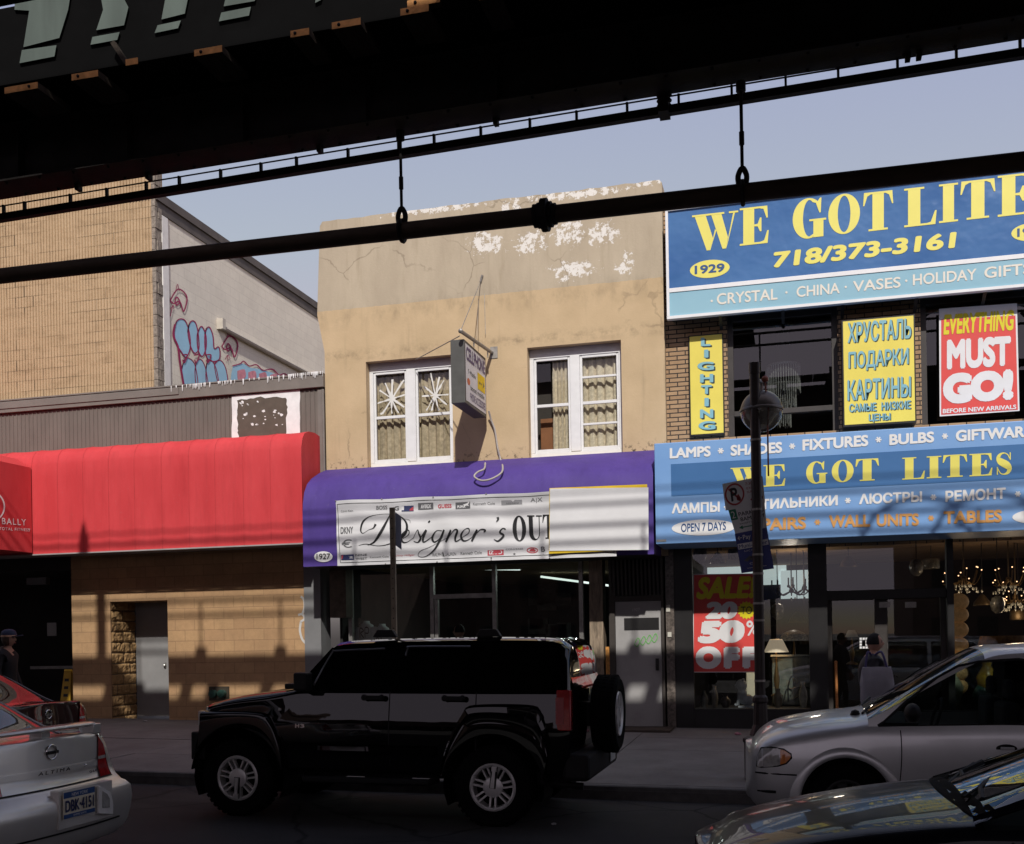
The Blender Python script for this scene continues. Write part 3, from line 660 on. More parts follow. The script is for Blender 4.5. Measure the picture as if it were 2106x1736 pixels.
c_ = st.mix(st.math('MULTIPLY', st.ramp(st.noise(v_, 4.5, 5, .6, (1, 1, .07)), [(.56, 0), (.75, .5)]), st.ramp(st.noise(v_, .7, 3), [(.4, 0), (.65, 1)])), c_, (.2, .16, .1))   # rain runs
st.col(c_)
st.bump(st.math('ADD', st.math('MULTIPLY', st.noise(v_, 26, 5, .65), .6), st.math('MULTIPLY', flake, -.5)), .45, .012)
M_stucco = st.mat
tan = thing('stucco_building', 'tan two storey stucco building with peeling parapet and paired white windows', 'building', (-5, 0, .3))
xl, xr = -8.02, -1.93
wz0, wz1 = 4.86, 6.74
W1 = (X0(754, 850), X0(931, 850)); W2 = (X0(1086, 820), X0(1279, 820))
g = MB(); prof = [(xl, 3.1), (xl, 6.98), (xl - .13, 7.66), (xl - .05, 9.25), (xl, 9.33)]
holes = [[(a, wz0), (b, wz0), (b, wz1), (a, wz1)] for a, b in (W1, W2)]
top = [(xl + (xr - xl) * k / 40, 9.33 + random.uniform(-.012, .012)) for k in range(1, 40)]
outer = [(xl, 3.1), (xr, 3.1), (xr, 9.28), (xr - .04, 9.33)] + top[::-1] + prof[::-1][:-1]
g.prism([outer] + holes, lambda u, v, d: (u, d, v), 0, .7)
g.build('wall', M_stucco, tan)
g = MB(); g.box(xl + .1, xr, .701, 16, 3.15, 8.2); g.build('rear_block', M_stucco, tan)
M_win = glass('window_glass', (.9, .92, .9), 1.7)
M_cur = simple('patterned_curtain', (.48, .39, .27), .9, var=.3, vs=14); M_cur2 = simple('white_curtain', (.66, .57, .43), .9, var=.25, vs=18)
M_room = simple('dim_room', (.06, .05, .045), .9)
for wi, (a, b) in enumerate((W1, W2)):
    fr = MB(); y = .16; t = .07; mid0, mid1 = a + (b - a) * .42, a + (b - a) * .56
    fr.box(a, b, y, y + .1, wz0, wz0 + .09); fr.box(a, b, y, y + .1, wz1 - .16, wz1); fr.box(a, a + t, y, y + .1, wz0 + .091, wz1 - .161); fr.box(b - t, b, y, y + .1, wz0 + .091, wz1 - .161)
    fr.box(mid0 + .03, mid1 - .03, y - .012, y + .1, wz0 + .091, wz1 - .161)
    o = fr.build('window', M_white, tan, bevel=.006)
    for si, (p, q_) in enumerate(((a + t + .002, mid0 + .028), (mid1 - .028, b - t - .002))):
        s_ = MB(); z0_, z1_ = wz0 + .093, wz1 - .163; zm = (z0_ + z1_) / 2; sw = .04; ya, yb = y + .02, y + .06
        s_.box(p, p + sw, ya, yb, z0_, z1_); s_.box(q_ - sw, q_, ya, yb, z0_, z1_)
        rails = [z0_, zm - .025, z1_ - sw] + ([zm + .42, zm - .38] if wi == 1 and si == 1 else [])
        for zz_ in rails: s_.box(p + sw + .001, q_ - sw - .001, ya - .006, yb, zz_, zz_ + (.05 if zz_ != z0_ else .06) * (.7 if zz_ in rails[3:] else 1))
        s_.build('sash', M_white, o, bevel=.004)
        gl = MB(); gl.quad((p + sw, yb - .008, z0_ + .06), (q_ - sw, yb - .008, z0_ + .06), (q_ - sw, yb - .008, z1_ - sw), (p + sw, yb - .008, z1_ - sw)); gl.build('pane', M_win, o)
        cu = MB(); rows_ = []
        c0, c1 = (p, q_) if not (wi == 1 and si == 0) else (p + (q_ - p) * .45, q_)
        for k in range(41):
            u = k / 40; x = c0 + (c1 - c0) * u; yy = yb + .1 + .025 * math.sin(u * 31 + wi * 2 + si) + .012 * math.sin(u * 57)
            rows_.append([(x, yy, z0_ + .0), (x, yy + .004, z1_)])
        cu.rings(rows_, False, 0, False); cu.build('curtain', M_cur2 if wi == 1 else M_cur, o, smooth=60)
    if wi == 0:
        ink = MB()
        for si, (p, q_) in enumerate(((a + t, mid0 + .03), (mid1 - .03, b - t))):
            cx_, cz_ = (p + q_) / 2 + .02, wz0 + 1.24
            for k in range(5):
                an = k * PI / 5 + .2 + .5 * si + r2.uniform(-.15, .15); ln_ = r2.uniform(.75, 1.05); dx, dz = math.cos(an) * .3 * ln_, math.sin(an) * .45 * ln_
                n_ = 9; pts = [(cx_ + dx * (i / n_ * 2 - 1) + r2.uniform(-.006, .006), cz_ + dz * (i / n_ * 2 - 1)) for i in range(n_ + 1)]
                pts = [(min(q_ - .06, max(p + .06, x)), min(wz1 - .24, max(wz0 + .98, z))) for x, z in pts]
                ink.strip(pts, [.012 + .035 * r2.random() for _ in pts], lambda u, v, k=k, si=si: (u, y + .046 - k * .0005, v))
        ink.build('whitewash_strokes', simple('whitewash', (.75, .74, .7), .9), o, merge=False)
g = MB(); g.box(W1[0] - .1, W2[1] + .1, .7011, 1.6, wz0 - .1, wz1 + .1)
g = MB(); g.box(W2[0] + .1, W2[0] + .42, .5, .55, wz0 + .1, wz0 + .75); g.build('wardrobe', simple('brown_wood', (.3, .12, .05), .6), tan)
g = MB()
for a, b in (W1, W2): g.quad((a, .69, wz0), (b, .69, wz0), (b, .69, wz1), (a, .69, wz1))
g.build('room_back', M_room, tan)
# ground floor shop of the stucco building
ysf = .35
sx = [X0(p, 1250, ysf) for p in (722, 890, 1018, 1196)]
fz = .26; tz = 3.14
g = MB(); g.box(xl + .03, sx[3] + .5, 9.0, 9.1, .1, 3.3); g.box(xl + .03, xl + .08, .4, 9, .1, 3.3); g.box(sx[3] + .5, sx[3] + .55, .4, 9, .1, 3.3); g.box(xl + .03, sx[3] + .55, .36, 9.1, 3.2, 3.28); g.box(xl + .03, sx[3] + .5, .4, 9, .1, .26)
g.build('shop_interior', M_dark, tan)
g = MB()
for x in sx: g.box(x - .035, x + .035, ysf - .05, ysf + .05, .2, tz)
g.box(sx[0], sx[3], ysf - .04, ysf + .04, tz - .06, tz + .05); g.box(sx[0], sx[1], ysf - .04, ysf + .04, .2, .7); g.box(sx[2], sx[3], ysf - .04, ysf + .04, .2, .7)
zz1 = Z0(950, 1226, ysf); g.box(sx[1] + .036, sx[2] - .036, ysf - .05, ysf + .04, zz1 - .04, zz1 + .04); g.box(sx[1] + .05, sx[1] + .11, ysf - .045, ysf + .04, .26, zz1 - .05)
g.build('shop_front_frame', M_alu, tan)
for i in range(3):
    g = MB(); z0_ = .7 if i != 1 else .3; g.quad((sx[i] + .03, ysf, z0_), (sx[i + 1] - .03, ysf, z0_), (sx[i + 1] - .03, ysf, tz), (sx[i] + .03, ysf, tz)); g.build('shop_window', M_gls, tan)
tubes = [((770, 1168), (1070, 1171), 3.0), ((1112, 1186), (1265, 1206), 5.0), ((1305, 1185), (1392, 1198), 3.5)]
for a, b, yy in tubes[:2]:
    g = MB(); g.tube([P(*a, yy - .7), P(*b, yy)], .022, 8); g.build('ceiling_tube', M_tubeglow, tan)
g = MB()
for k in range(9): 
    a = r2.uniform(1040, 1180); b = r2.uniform(1215, 1300); p = P(a, b, 8.9); g.box(p.x - r2.uniform(.15, .35), p.x + .2, 8.86, 8.98, p.z - .2, p.z + r2.uniform(.05, .3))
g.build('wall_shelf', simple('stock_boxes', (.1, .095, .09), .8, var=.5, vs=6), tan)
g = MB(); p0 = X0(676, 1450, .1); p1 = X0(722, 1450, .1)
g.box(p0, p1 - .02, .1, .3, .2, 1.35); g.box(xl + .02, p1 - .02, -.0, .3, 2.2, 3.1); g.each('corner_panel', simple('bronze_panel', (.09, .07, .05), .45, metal=.4, var=.4, vs=7), tan)
g = MB(); a0, a1 = X0(1212, 1250, .1), X0(1240, 1250, .1); g.box(a0, a1, .1, .4, .2, 3.1); g.build('veined_panel', simple('veined_laminate', (.26, .2, .14), .5, var=.55, vs=5, stretch=(5, 1, .8)), tan)
dx0, dx1 = X0(1268, 1400, .05), X0(1362, 1400, .05); dzt = Z0(1300, 1237, .05)
g = MB(); g.box(dx0 - .1, dx0 - .005, 0.0, .3, .2, 3.1); g.box(dx1 + .005, dx1 + .05, 0, .3, .2, 3.1); g.box(dx0 - .1, dx1 + .05, -.01, .3, dzt + .005, dzt + .09); g.build('door_frame', simple('dark_brown_frame', (.05, .042, .036), .6), tan)
g = MB(); g.box(dx0, dx1, .05, .1, .27, dzt)
dm = N('scuffed_grey_door'); v_ = dm.coord(); dm.set(.5)
dm.col(dm.mix(dm.ramp(dm.noise(v_, 3, 5, .7), [(.5, 0), (.8, .5)]), (.36, .35, .34), (.22, .21, .2)))
sdoor = g.build('street_door', dm.mat, tan)
g = MB(); a, b = P(1284, 1296, .046), P(1355, 1270, .046); g.box(a.x, b.x, .04, .05, a.z, b.z); g.box(dx1 - .1, dx1 - .05, .0, .05, 1.2, 1.4); g.each('door_fitting', M_black, sdoor)
g = MB(); text(g, '1927', pxq(1301, 1258, 1316, 1256, 6, 6, .045)); g.build('house_number', simple('number_white', (.6, .6, .58), .6), sdoor)
g = MB()
for k in range(4):
    pp = spl([(1306 + k * 12, 1322 - k * 3), (1312 + k * 12, 1312 - k * 3), (1316 + k * 12, 1320 - k * 3), (1310 + k * 12, 1330 - k * 3), (1304 + k * 12, 1324 - k * 3)], 4); g.strip([(p.x, p.y) for p in pp], 1.6, lambda u, v, k=k: P(u, v, .044 - k * .001))
g.build('spray_tag', simple('green_spray', (.16, .5, .12), .8), sdoor, merge=False)
g = MB(); z0_, z1_ = dzt + .1, 3.12
for k in range(14):
    x = dx0 - .08 + k * .066; g.add([(x, .0, z0_), (x + .03, .0, z0_), (x + .03, -.1, z1_), (x, -.1, z1_), (x, .04, z0_), (x + .03, .04, z0_), (x + .03, -.06, z1_), (x, -.06, z1_)], [(0, 1, 2, 3), (4, 5, 6, 7), (0, 3, 7, 4), (1, 2, 6, 5)])
g.build('ribbed_panel', simple('dark_ribs', (.06, .055, .05), .6), tan); g = MB(); g.box(dx0 - .1, dx1 + .05, .041, .05, dzt + .1, 3.1); g.build('panel_backing', M_dark, tan)
g = MB(); a, b = P(1247, 1402, .08), P(1263, 1330, .08); g.box(a.x, b.x, .06, .08, a.z, b.z); 
tag(g.build('orange_poster', simple('orange_card', (.55, .25, .06), .7, var=.4, vs=18)), 'narrow orange poster on the wall left of the grey street door', 'poster')
lt = bpy.data.lights.new('fluorescent_light', 'AREA'); lt.shape = 'RECTANGLE'; lt.size = 2.2; lt.size_y = .15; lt.energy = 28; lt.color = (.85, 1, .93)
lo_ = bpy.data.objects.new('fluorescent_light', lt); C.objects.link(lo_); lo_.location = (P(1190, 1195, 4.2).x - .5, 3.0, 3.1); lo_.parent = tan; lo_.matrix_parent_inverse = tan.matrix_basis.inverted()   # the lit tubes' own light
# ---------------------------------------------------------------- right: brick lamp shop
M_brick = brickmat('tan_roman_brick', al(198, 164, 126), al(180, 146, 110), (.05, .04, .032), .27, .073, .009, .2, .85, .8, .1, .15)
yb_ = .12
lamp = thing('brick_shop_building', 'tan brick lamp shop building with dark framed upper windows and glazed shop front', 'building', (2, 0, .3))
Wa = (X0(1497, 780, yb_), X0(1724, 780, yb_)); Wb = (X0(1895, 780, yb_), X0(2240, 780, yb_)); bz0, bz1 = 5.02, Z0(1600, 640, yb_) + .25
g = MB(); wall(g, -1.927, 9, 4.9, 9.0, [(*Wa, bz0, bz1), (*Wb, bz0, bz1)], yb_, .55); g.box(-1.92, 9, 2.0, 16, 3.3, 8.6); g.box(-1.92, -1.8, .56, 2.0, 3.3, 8.6); g.box(-1.8, 9, .56, 2.0, 4.8, 4.9); g.box(-1.8, 9, .56, 2.0, 8.3, 8.4); g.box(-1.9, 9, .2, .55, 3.3, 4.9)
g.build('brick_wall', M_brick, lamp)
M_frm = simple('dark_bronze_frame', (.045, .038, .034), .5, var=.2, vs=5)
M_gls2 = glass('upper_glass', (.5, .52, .52), 1.9)
for i, (a, b) in enumerate((Wa, Wb)):
    g = MB(); y0_, y1_ = yb_ + .06, yb_ + .16; t = .09
    zr_ = Z0(1600, 848, yb_ + .1) if i == 0 else bz0
    g.box(a, a + t, y0_, y1_, bz0, bz1); g.box(b - t, b, y0_, y1_, bz0, bz1); g.box(a + t + .001, b - t - .001, y0_, y1_, bz1 - .34, bz1)
    if i == 0: g.box(a + t + .001, b - t - .001, y0_ - .02, y1_, zr_ - .03, zr_ + .05)
    o = g.build('window', M_frm, lamp)
    g = MB(); g.quad((a + t, y0_ + .05, bz0), (b - t, y0_ + .05, bz0), (b - t, y0_ + .05, bz1 - .34), (a + t, y0_ + .05, bz1 - .34)); g.build('pane', M_gls2, o)
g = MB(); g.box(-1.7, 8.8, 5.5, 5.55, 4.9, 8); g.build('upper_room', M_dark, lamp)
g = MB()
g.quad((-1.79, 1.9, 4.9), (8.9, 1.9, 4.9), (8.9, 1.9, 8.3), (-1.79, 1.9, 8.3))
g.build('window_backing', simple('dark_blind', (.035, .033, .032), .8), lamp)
# shop front
ys = .12
px = lambda a, y=1300, Y=ys: X0(a, y, Y)
gz0 = Z0(1545, 1458, ys); gz1 = 3.32
g = MB()
for a, b in ((1386, 1426), (1664, 1702), (1948, 1962)): g.box(px(a), px(b), ys - .06, ys + .08, -.1, gz1)
g.box(px(1426) + .001, px(1664) - .001, ys - .04, ys + .3, -.1, gz0); g.box(px(1962) + .001, 9, ys - .04, ys + .3, -.1, gz0 - .05)
g.box(px(1702) + .001, px(1948) - .001, ys + .02, ys + .12, Z0(1800, 1232, ys + .1), Z0(1800, 1214, ys + .1)); g.box(px(1390), 9, ys - .03, ys + .2, gz1 - .1, gz1 + .3)
g.build('shop_front_frame', M_black, lamp)
g = MB()
for a, b in ((1702, 1712), (1800, 1826), (1935, 1947)): g.box(px(a, 1350, ys + .3), px(b, 1350, ys + .3), ys + .27, ys + .33, 0, Z0(1800, 1232, ys + .3))
g.build('door_stile', M_frm, lamp)
for a, b, z0_, z1_, yy, nm in ((1426, 1664, gz0, Z0(1500, 1128, ys), ys + .02, 'shop_window'), (1702, 1948, Z0(1800, 1213, ys + .06), gz1 - .1, ys + .06, 'transom_pane'), (1712, 1800, .3, Z0(1800, 1232, ys + .3), ys + .3, 'glass_door'), (1826, 1935, .3, Z0(1800, 1232, ys + .3), ys + .3, 'glass_door'), (1962, 2400, gz0 - .05, gz1 - .1, ys + .02, 'shop_window')):
    g = MB(); g.quad((px(a, 1300, yy), yy, z0_), (px(b, 1300, yy), yy, z0_), (px(b, 1300, yy), yy, z1_), (px(a, 1300, yy), yy, z1_)); g.build(nm, M_gls, lamp)
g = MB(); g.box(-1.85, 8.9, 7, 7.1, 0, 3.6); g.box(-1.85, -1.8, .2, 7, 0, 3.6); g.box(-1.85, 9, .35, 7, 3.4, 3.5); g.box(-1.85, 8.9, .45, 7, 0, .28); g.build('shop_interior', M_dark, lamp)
g = MB(); g.box(px(1370, 1300, .02), px(1387, 1300, .02), .02, .3, -.1, 3.3); g.build('stone_strip', simple('mottled_granite', (.12, .1, .085), .35, var=.7, vs=22), lamp)
g = MB()
for a, y0_, y1_ in ((1374, 1258, 1244), (1377, 1310, 1300)): g.box(px(a - 4, y0_, .0), px(a + 4, y0_, .0), .005, .02, Z0(a, y0_, 0), Z0(a, y1_, 0))
g.build('door_bell', simple('bell_cream', (.6, .58, .5), .5), lamp)
g = MB(); g.box(px(1432, 1400, .3), px(1660, 1400, .3), .26, 1.4, gz0 - .25, gz0 - .02); g.build('window_ledge', simple('ledge', (.09, .085, .08), .6), lamp)
g = MB(); a, b = P(1606, 1232, 6.9), P(1668, 1172, 6.9); g.box(a.x, b.x, 6.85, 6.9, a.z, b.z); a, b = P(1430, 1180, 6.9), P(1560, 1132, 6.9); g.box(a.x - .5, b.x + .6, 6.9, 6.95, a.z - .3, b.z); g.build('glow_panel', emit('back_wall_glow', (.8, .95, .95), .35), lamp)  # glowing panels stand in for a bright patch at the back, no lamp
g = MB(); x = -60
while x < 60: g.box(x, x + .19, -25.03, -25, -.9, 1.45); x += .2
g.box(-60, 60, -25.1, -25.031, .3, .4); g.box(-60, 60, -25.1, -25.031, 1.2, 1.3)
fe = thing('reflection_blocker', 'dark board fence added unseen behind the viewer to darken reflections', 'blocker', (0, -25, 0)); g.build('boards', simple('dark_boards', (.02, .018, .015), .85), fe)  # added dark boards out of view, so the car sides reflect dark
# ---------------------------------------------------------------- far side of the street, seen only in reflections
M_opp = simple('far_brick', (.16, .1, .075), .9, var=.3, vs=1.2)
for nm, x0_, x1_, y, h_ in (('a', -60, -22, -34, 8), ('b', -22, -6, -46, 6), ('c', 7, 16, -48, 10.5), ('d', 18, 60, -34, 9)):
    g = MB(); g.box(x0_, x1_, y - 12, y, -.5, h_); g.box(x0_ - .2, x1_ + .2, y - 12, y + .25, h_ + .003, h_ + .5)
    o = thing('brick_building', {'a': 'low brick row on the far side of the street behind the viewer, left end', 'b': 'small brick house across the street behind the viewer', 'c': 'tall narrow brick building across the street behind the viewer', 'd': 'brick row across the street behind the viewer, right end'}[nm], 'building', ((x0_ + x1_) / 2, y, 0)); g.build('wall', M_opp, o)
    g = MB(); x = x0_ + 1
    while x < x1_ - 1.5:
        for z in (1, 4.2, 7.2):
            if z + 1.6 < h_: g.box(x, x + 1.1, y + .002, y + .03, z, z + 1.5)
        x += 2.4
    g.build('window', M_black, o)
# ================================================================== awnings and signs
z3 = lambda x, y: ((1500 + x / 2.1696) * .8681, y / 2.1696 * .8681)
z6 = lambda x, y: ((1500 + x / 2.2743) * .8681, (700 + y / 2.2743) * .8681)
z5 = lambda x, y: ((700 + x / 2.34) * .8681, (700 + y / 2.34) * .8681)
def zq(zf, x0, y0, x1, y1, h0, h1=None, Y=0.0):
    h1 = h0 if h1 is None else h1
    return quadmap(P(*zf(x0, y0), Y), P(*zf(x1, y1), Y), P(*zf(x1, y1 - h1), Y), P(*zf(x0, y0 - h0), Y))
def awn_mat(name, c, c2):
    m = N(name); v = m.coord(); m.set(.62, spec=.25)
    base = m.mix(m.ramp(m.noise(v, 1.4, 5, .6, (1, 1, .4)), [(.3, 0), (.7, 1)]), c, c2)
    base = m.mix(m.ramp(m.noise(v, 7, 6, .65, (1, 1, .1)), [(.5, 0), (.8, .3)]), base, tuple(x * .55 for x in c2))      # rain streaks
    m.col(m.mix(m.ramp(m.noise(v, 24, 5, .7), [(.6, 0), (.8, .25)]), base, (.3, .27, .25)))
    m.bump(m.math('ADD', m.math('MULTIPLY', m.noise(v, 220, 2, .5), .05), m.noise(v, 1.8, 3, .5, (1, 1, .35))), .5, .05); return m.mat
M_red = awn_mat('red_canvas', al(218, 74, 78), al(204, 62, 66))
red = thing('red_awning', 'long plain red fabric awning with vertical seams on the block building', 'awning', (-11.3, -.4, 4.4))
Yr = -.8; xr0, xr1 = -20, X0(622, 1050, Yr)
zbL = P(345, 1128, Yr).z
prof = [(-.02, 5.46), (-.25, 5.49), (-.5, 5.47), (-.66, 5.41), (-.75, 5.3), (-.795, 5.14), (-.8, 4.9), (-.8, 4.5), (-.8, 4.1), (-.8, 3.75), (-.8, zbL)]
seam = [X0(p, 1050, Yr) for p in (66, 119, 171, 224, 277, 333, 389, 443, 501, 557, 622)]
seam = [seam[0] - .64 * k for k in range(10, 0, -1)] + seam
g = MB(); rows_ = []
for i in range(len(seam) - 1):
    for k in range(8 if i < len(seam) - 2 else 9):
        t = k / 8; x = seam[i] + (seam[i + 1] - seam[i]) * t; s_ = math.sin(PI * t)
        rows_.append([(x, y + (.02 * s_ * min(1, (5.5 - z) * .9) if z < 5.2 else 0) * (1 if z > zbL + .05 else .3), z + (-.014 * s_ if z > 5.3 else 0)) for y, z in prof])
g.rings(rows_, False, 0, False)
g.build('front_fabric', M_red, red, smooth=50)
g = MB()
for x in seam[1:-1]: g.add([(x + dx, y - .003, z + .003) for y, z in prof for dx in (-.006, .006)], [(2 * k, 2 * k + 1, 2 * k + 3, 2 * k + 2) for k in range(len(prof) - 1)])
g.each('seam', simple('red_seam', al(196, 58, 62), .7), red)
g = MB(); g.poly([[(y, z) for y, z in prof] + [(-.02, zbL + .02)]], lambda u, v: (xr1 + .004, u, v)); g.build('end_panel', M_red, red)
g = MB(); g.box(xr0, xr1, -.815, -.795, zbL - .025, zbL - .002); g.box(xr0, xr1, -.78, -.02, zbL + .001, zbL + .02); g.build('hem_bar', simple('awning_frame', (.35, .33, .32), .5), red)
ec = thing('red_entrance_canopy', 'darker red canopy box projecting over the pavement at the left edge with white lettering', 'awning', (-15, -2, 4.4))
Xc = X0(65, 1050, -.83); za, zb_ = P(65, 1137, -.83).z, P(65, 962, -.83).z
g = MB(); pf = [(Xc, za), (Xc, zb_), (Xc - .3, zb_ + .18), (Xc - 1.6, zb_ + .5), (Xc - 2.9, zb_ + .18), (Xc - 3.2, zb_), (Xc - 3.2, za)]
g.prism([pf], lambda u, v, d: (u, d, v), -.83, -3.6); g.build('canopy_fabric', M_red, ec)
M_wl = simple('white_lettering', (.78, .78, .77), .6, var=.04)
px4 = lambda x, y: PXX(x, y, Xc + .005)
cq = lambda bl, br, tr, tl: quadmap(px4(*bl), px4(*br), px4(*tr), px4(*tl))
g = MB(); text(g, 'BALLY', cq((4, 1078), (54, 1081), (53, 1068), (4, 1065)), .012, 0, 1.25); text(g, 'TOTAL FITNESS', cq((-2, 1090), (61, 1093), (61, 1087), (-2, 1084)), .01, 0, 1.2); text(g, '™', cq((57, 1090), (62, 1090), (62, 1087), (57, 1087)), .01)
g.strip([(-28 + 37 * math.cos(math.radians(a)), 1042 + 34 * math.sin(math.radians(a))) for a in range(-60, 61, 6)], 3, lambda u, v: px4(u, v)); g.build('lettering', M_wl, ec, merge=False)

M_pur = awn_mat('purple_canvas', al(88, 68, 148), al(76, 58, 130))
pur = thing('purple_awning', 'purple fabric awning with rounded top over the clothes shop', 'awning', (-5, -.5, 3.9))
Yp = -1.0; xp0, xp1 = X0(624, 1165, Yp), X0(1345, 1140, Yp); zpb = P(980, 1153, Yp).z
prof = [(-.005, 4.86), (-.3, 4.76), (-.62, 4.62), (-.8, 4.5), (-.92, 4.34), (-.98, 4.14), (-1.0, 3.9), (-1.0, 3.5), (-1.0, zpb)]
zt_ = P(1000, 960, -.0).z
g = MB(); rows_ = []
for k in range(73):
    t = k / 72; x = xp0 + (xp1 - xp0) * t
    rows_.append([(x, y + (.012 * math.sin(t * 41) + .008 * math.sin(t * 23)) * (1 if 4.2 < z < 4.8 else .2), z + (.03 * math.sin(t * 12) if 4.4 < z < 4.7 else 0)) for y, z in prof])
g.rings(rows_, False, 0, False); g.build('front_fabric', M_pur, pur, smooth=60)
for x in (xp0, xp1):
    g = MB(); g.poly([prof + [(-.005, zpb + .03)]], lambda u, v: (x, u, v)); g.build('end_panel', M_pur, pur)
g = MB(); g.box(xp0, xp1, -.99, -.02, zpb + .002, zpb + .015); g.build('valance_frame', M_black, pur)
M_bn = N('banner_vinyl'); v_ = M_bn.coord(); M_bn.set(.45); M_bn.col(M_bn.mix(M_bn.ramp(M_bn.noise(v_, 1.2, 3, .5, (.3, 1, 3)), [(.35, 0), (.65, 1)]), (.56, .56, .57), (.8, .8, .8)))
M_ink = simple('black_ink', (.02, .02, .022), .5, var=.1)
ban = thing('shop_banner', 'white vinyl banner with black script lettering tied to the front of the purple awning', 'banner', (-5.3, -1.05, 3.6))
bq = quadmap(P(694, 1164, -1.04), P(1268, 1144, -1.04), P(1264, 1006, -1.04), P(690, 1030, -1.04))
def bw(u, v, o=0): 
    p = bq(u, v); a = .011 * math.sin(u * 19 + v * 3) + .008 * math.sin(u * 7 - v * 6) + .006 * math.sin(u * 43 + v * 9)
    return Vector((p.x, p.y + a - o, p.z + .006 * math.sin(u * 25) * (1 if v > .9 else 0)))
g = MB(); rows_ = [[bw(i / 80, j / 10) for j in range(11)] for i in range(81)]; g.rings(rows_, False, 0, False); g.build('vinyl_sheet', M_bn.mat, ban, smooth=80)
def binv(x, y):                                  # photo pixel -> (u, v) on the banner
    u = (x - 692) / 575.0; yt = 1030 - 24 * u; yb = 1164 - 20 * u; return u, 1 - (y - yt) / (yb - yt)
bz = lambda x, y, o=.004: bw(*binv(*z5(x, y)), o)
g = MB()
brd = lambda a, b, w_: g.strip([(a[0] + (b[0] - a[0]) * k / 24, a[1] + (b[1] - a[1]) * k / 24) for k in range(25)], w_, bz)
brd((236, 1158), (1760, 1093), 3); brd((245, 1482), (1765, 1424), 3); brd((236, 1158), (245, 1482), 3); brd((1760, 1093), (1765, 1424), 3)
oo = [.005]
def sc(pts, ws):
    pp = spl([(a, b, c) for (a, b), c in zip(pts, ws)], 7); o = oo[0]; oo[0] += .0005
    g.strip([(p.x, p.y) for p in pp], [max(1.2, p.z) for p in pp], lambda u, v: bz(u, v, o))
sc([(462, 1268), (448, 1290), (420, 1300), (385, 1318), (372, 1300), (388, 1255), (430, 1225), (500, 1212), (560, 1214), (612, 1230), (640, 1268), (632, 1315), (590, 1355), (530, 1380), (470, 1388), (400, 1378), (357, 1386)], [14, 6, 2, 3, 9, 10, 4, 2, 3, 6, 12, 14, 10, 5, 3, 4, 2])
sc([(545, 1214), (520, 1262), (488, 1318), (450, 1366), (410, 1384)], [4, 12, 16, 10, 3])
e = lambda dx, dy: sc([(612 + dx, 1350 + dy), (648 + dx, 1326 + dy), (650 + dx, 1302 + dy), (628 + dx, 1306 + dy), (606 + dx, 1338 + dy), (614 + dx, 1366 + dy), (640 + dx, 1366 + dy), (680 + dx, 1340 + dy)], [2, 4, 6, 3, 11, 10, 4, 2])
e(0, 0); sc([(672, 1350), (700, 1300), (706, 1318), (716, 1346), (700, 1368), (676, 1362)], [2, 4, 8, 11, 6, 4]); sc([(700, 1366), (748, 1300), (730, 1345), (736, 1366), (790, 1330)], [2, 10, 12, 7, 2]); sc([(764, 1250), (770, 1256)], [14, 14])
sc([(838, 1304), (806, 1304), (782, 1340), (792, 1366), (822, 1346), (846, 1300)], [4, 4, 12, 9, 4, 4]); sc([(850, 1298), (826, 1350), (790, 1410), (740, 1446), (700, 1444), (712, 1416), (770, 1392), (868, 1340)], [10, 13, 9, 4, 3, 3, 2, 2])
sc([(864, 1340), (888, 1300), (872, 1336), (856, 1366)], [2, 9, 12, 10]); sc([(868, 1348), (908, 1300), (926, 1304), (912, 1342), (916, 1362), (958, 1340)], [2, 5, 11, 12, 6, 2])
e(340, -10); sc([(1006, 1340), (1034, 1298), (1020, 1330), (1004, 1362)], [2, 9, 12, 10]); sc([(1016, 1338), (1052, 1298), (1080, 1300), (1072, 1312)], [2, 5, 9, 6])
sc([(1150, 1228), (1152, 1240), (1142, 1254)], [14, 10, 3]); sc([(1126, 1350), (1150, 1360), (1180, 1330), (1160, 1312), (1176, 1290), (1192, 1296)], [3, 8, 11, 10, 5, 7]); sc([(560, 1262), (600, 1238), (655, 1244), (660, 1262)], [1.5, 1.5, 2, 1.5])
fn_ = lambda x0, x1, yb, yt: (lambda u, v: bz(x0 + (x1 - x0) * u, yb + (yt - yb) * v, .006))
fattext(g, 'OUT', [fn_(1228, 1302, 1360, 1222), fn_(1310, 1390, 1355, 1218), fn_(1392, 1470, 1348, 1214)])
g.build('script_lettering', M_ink, ban, merge=False)
M_greyink = simple('grey_ink', (.12, .12, .125), .6); M_redink = simple('red_ink', (.5, .06, .08), .6); M_navy = simple('navy_ink', (.03, .04, .12), .6)
g = MB()
def bt(s_, x0, x1, yb, h_, m=0, bold=.015, shear=0): text(g, s_, lambda u, v: bz(x0 + (x1 - x0) * u, yb - h_ * v - (x1 - x0) * u * .042, .0045), bold, shear, 1, m)
def br(x0, x1, y0, y1, m, o=.004): g.poly([[(x0, y0), (x1, y0), (x1, y1), (x0, y1)]], lambda u, v: bz(u, v - (u - x0) * .042, o), m)
bt('Calvin Klein', 256, 330, 1202, 12, 0, .0); bt('BOSS', 466, 530, 1188, 22, 0, .02); bt('G', 570, 598, 1192, 24, 0, .03)
br(612, 680, 1166, 1198, 2); br(612, 645, 1168, 1190, 3, .005); br(646, 679, 1172, 1192, 1, .005); br(706, 795, 1152, 1188, 0); bt('AVIREX', 722, 782, 1181, 22, 3, .03); bt('GUESS', 822, 898, 1180, 22, 1, .03); br(920, 1002, 1146, 1184, 0); bt('PUMA', 930, 975, 1180, 16, 3, .04)
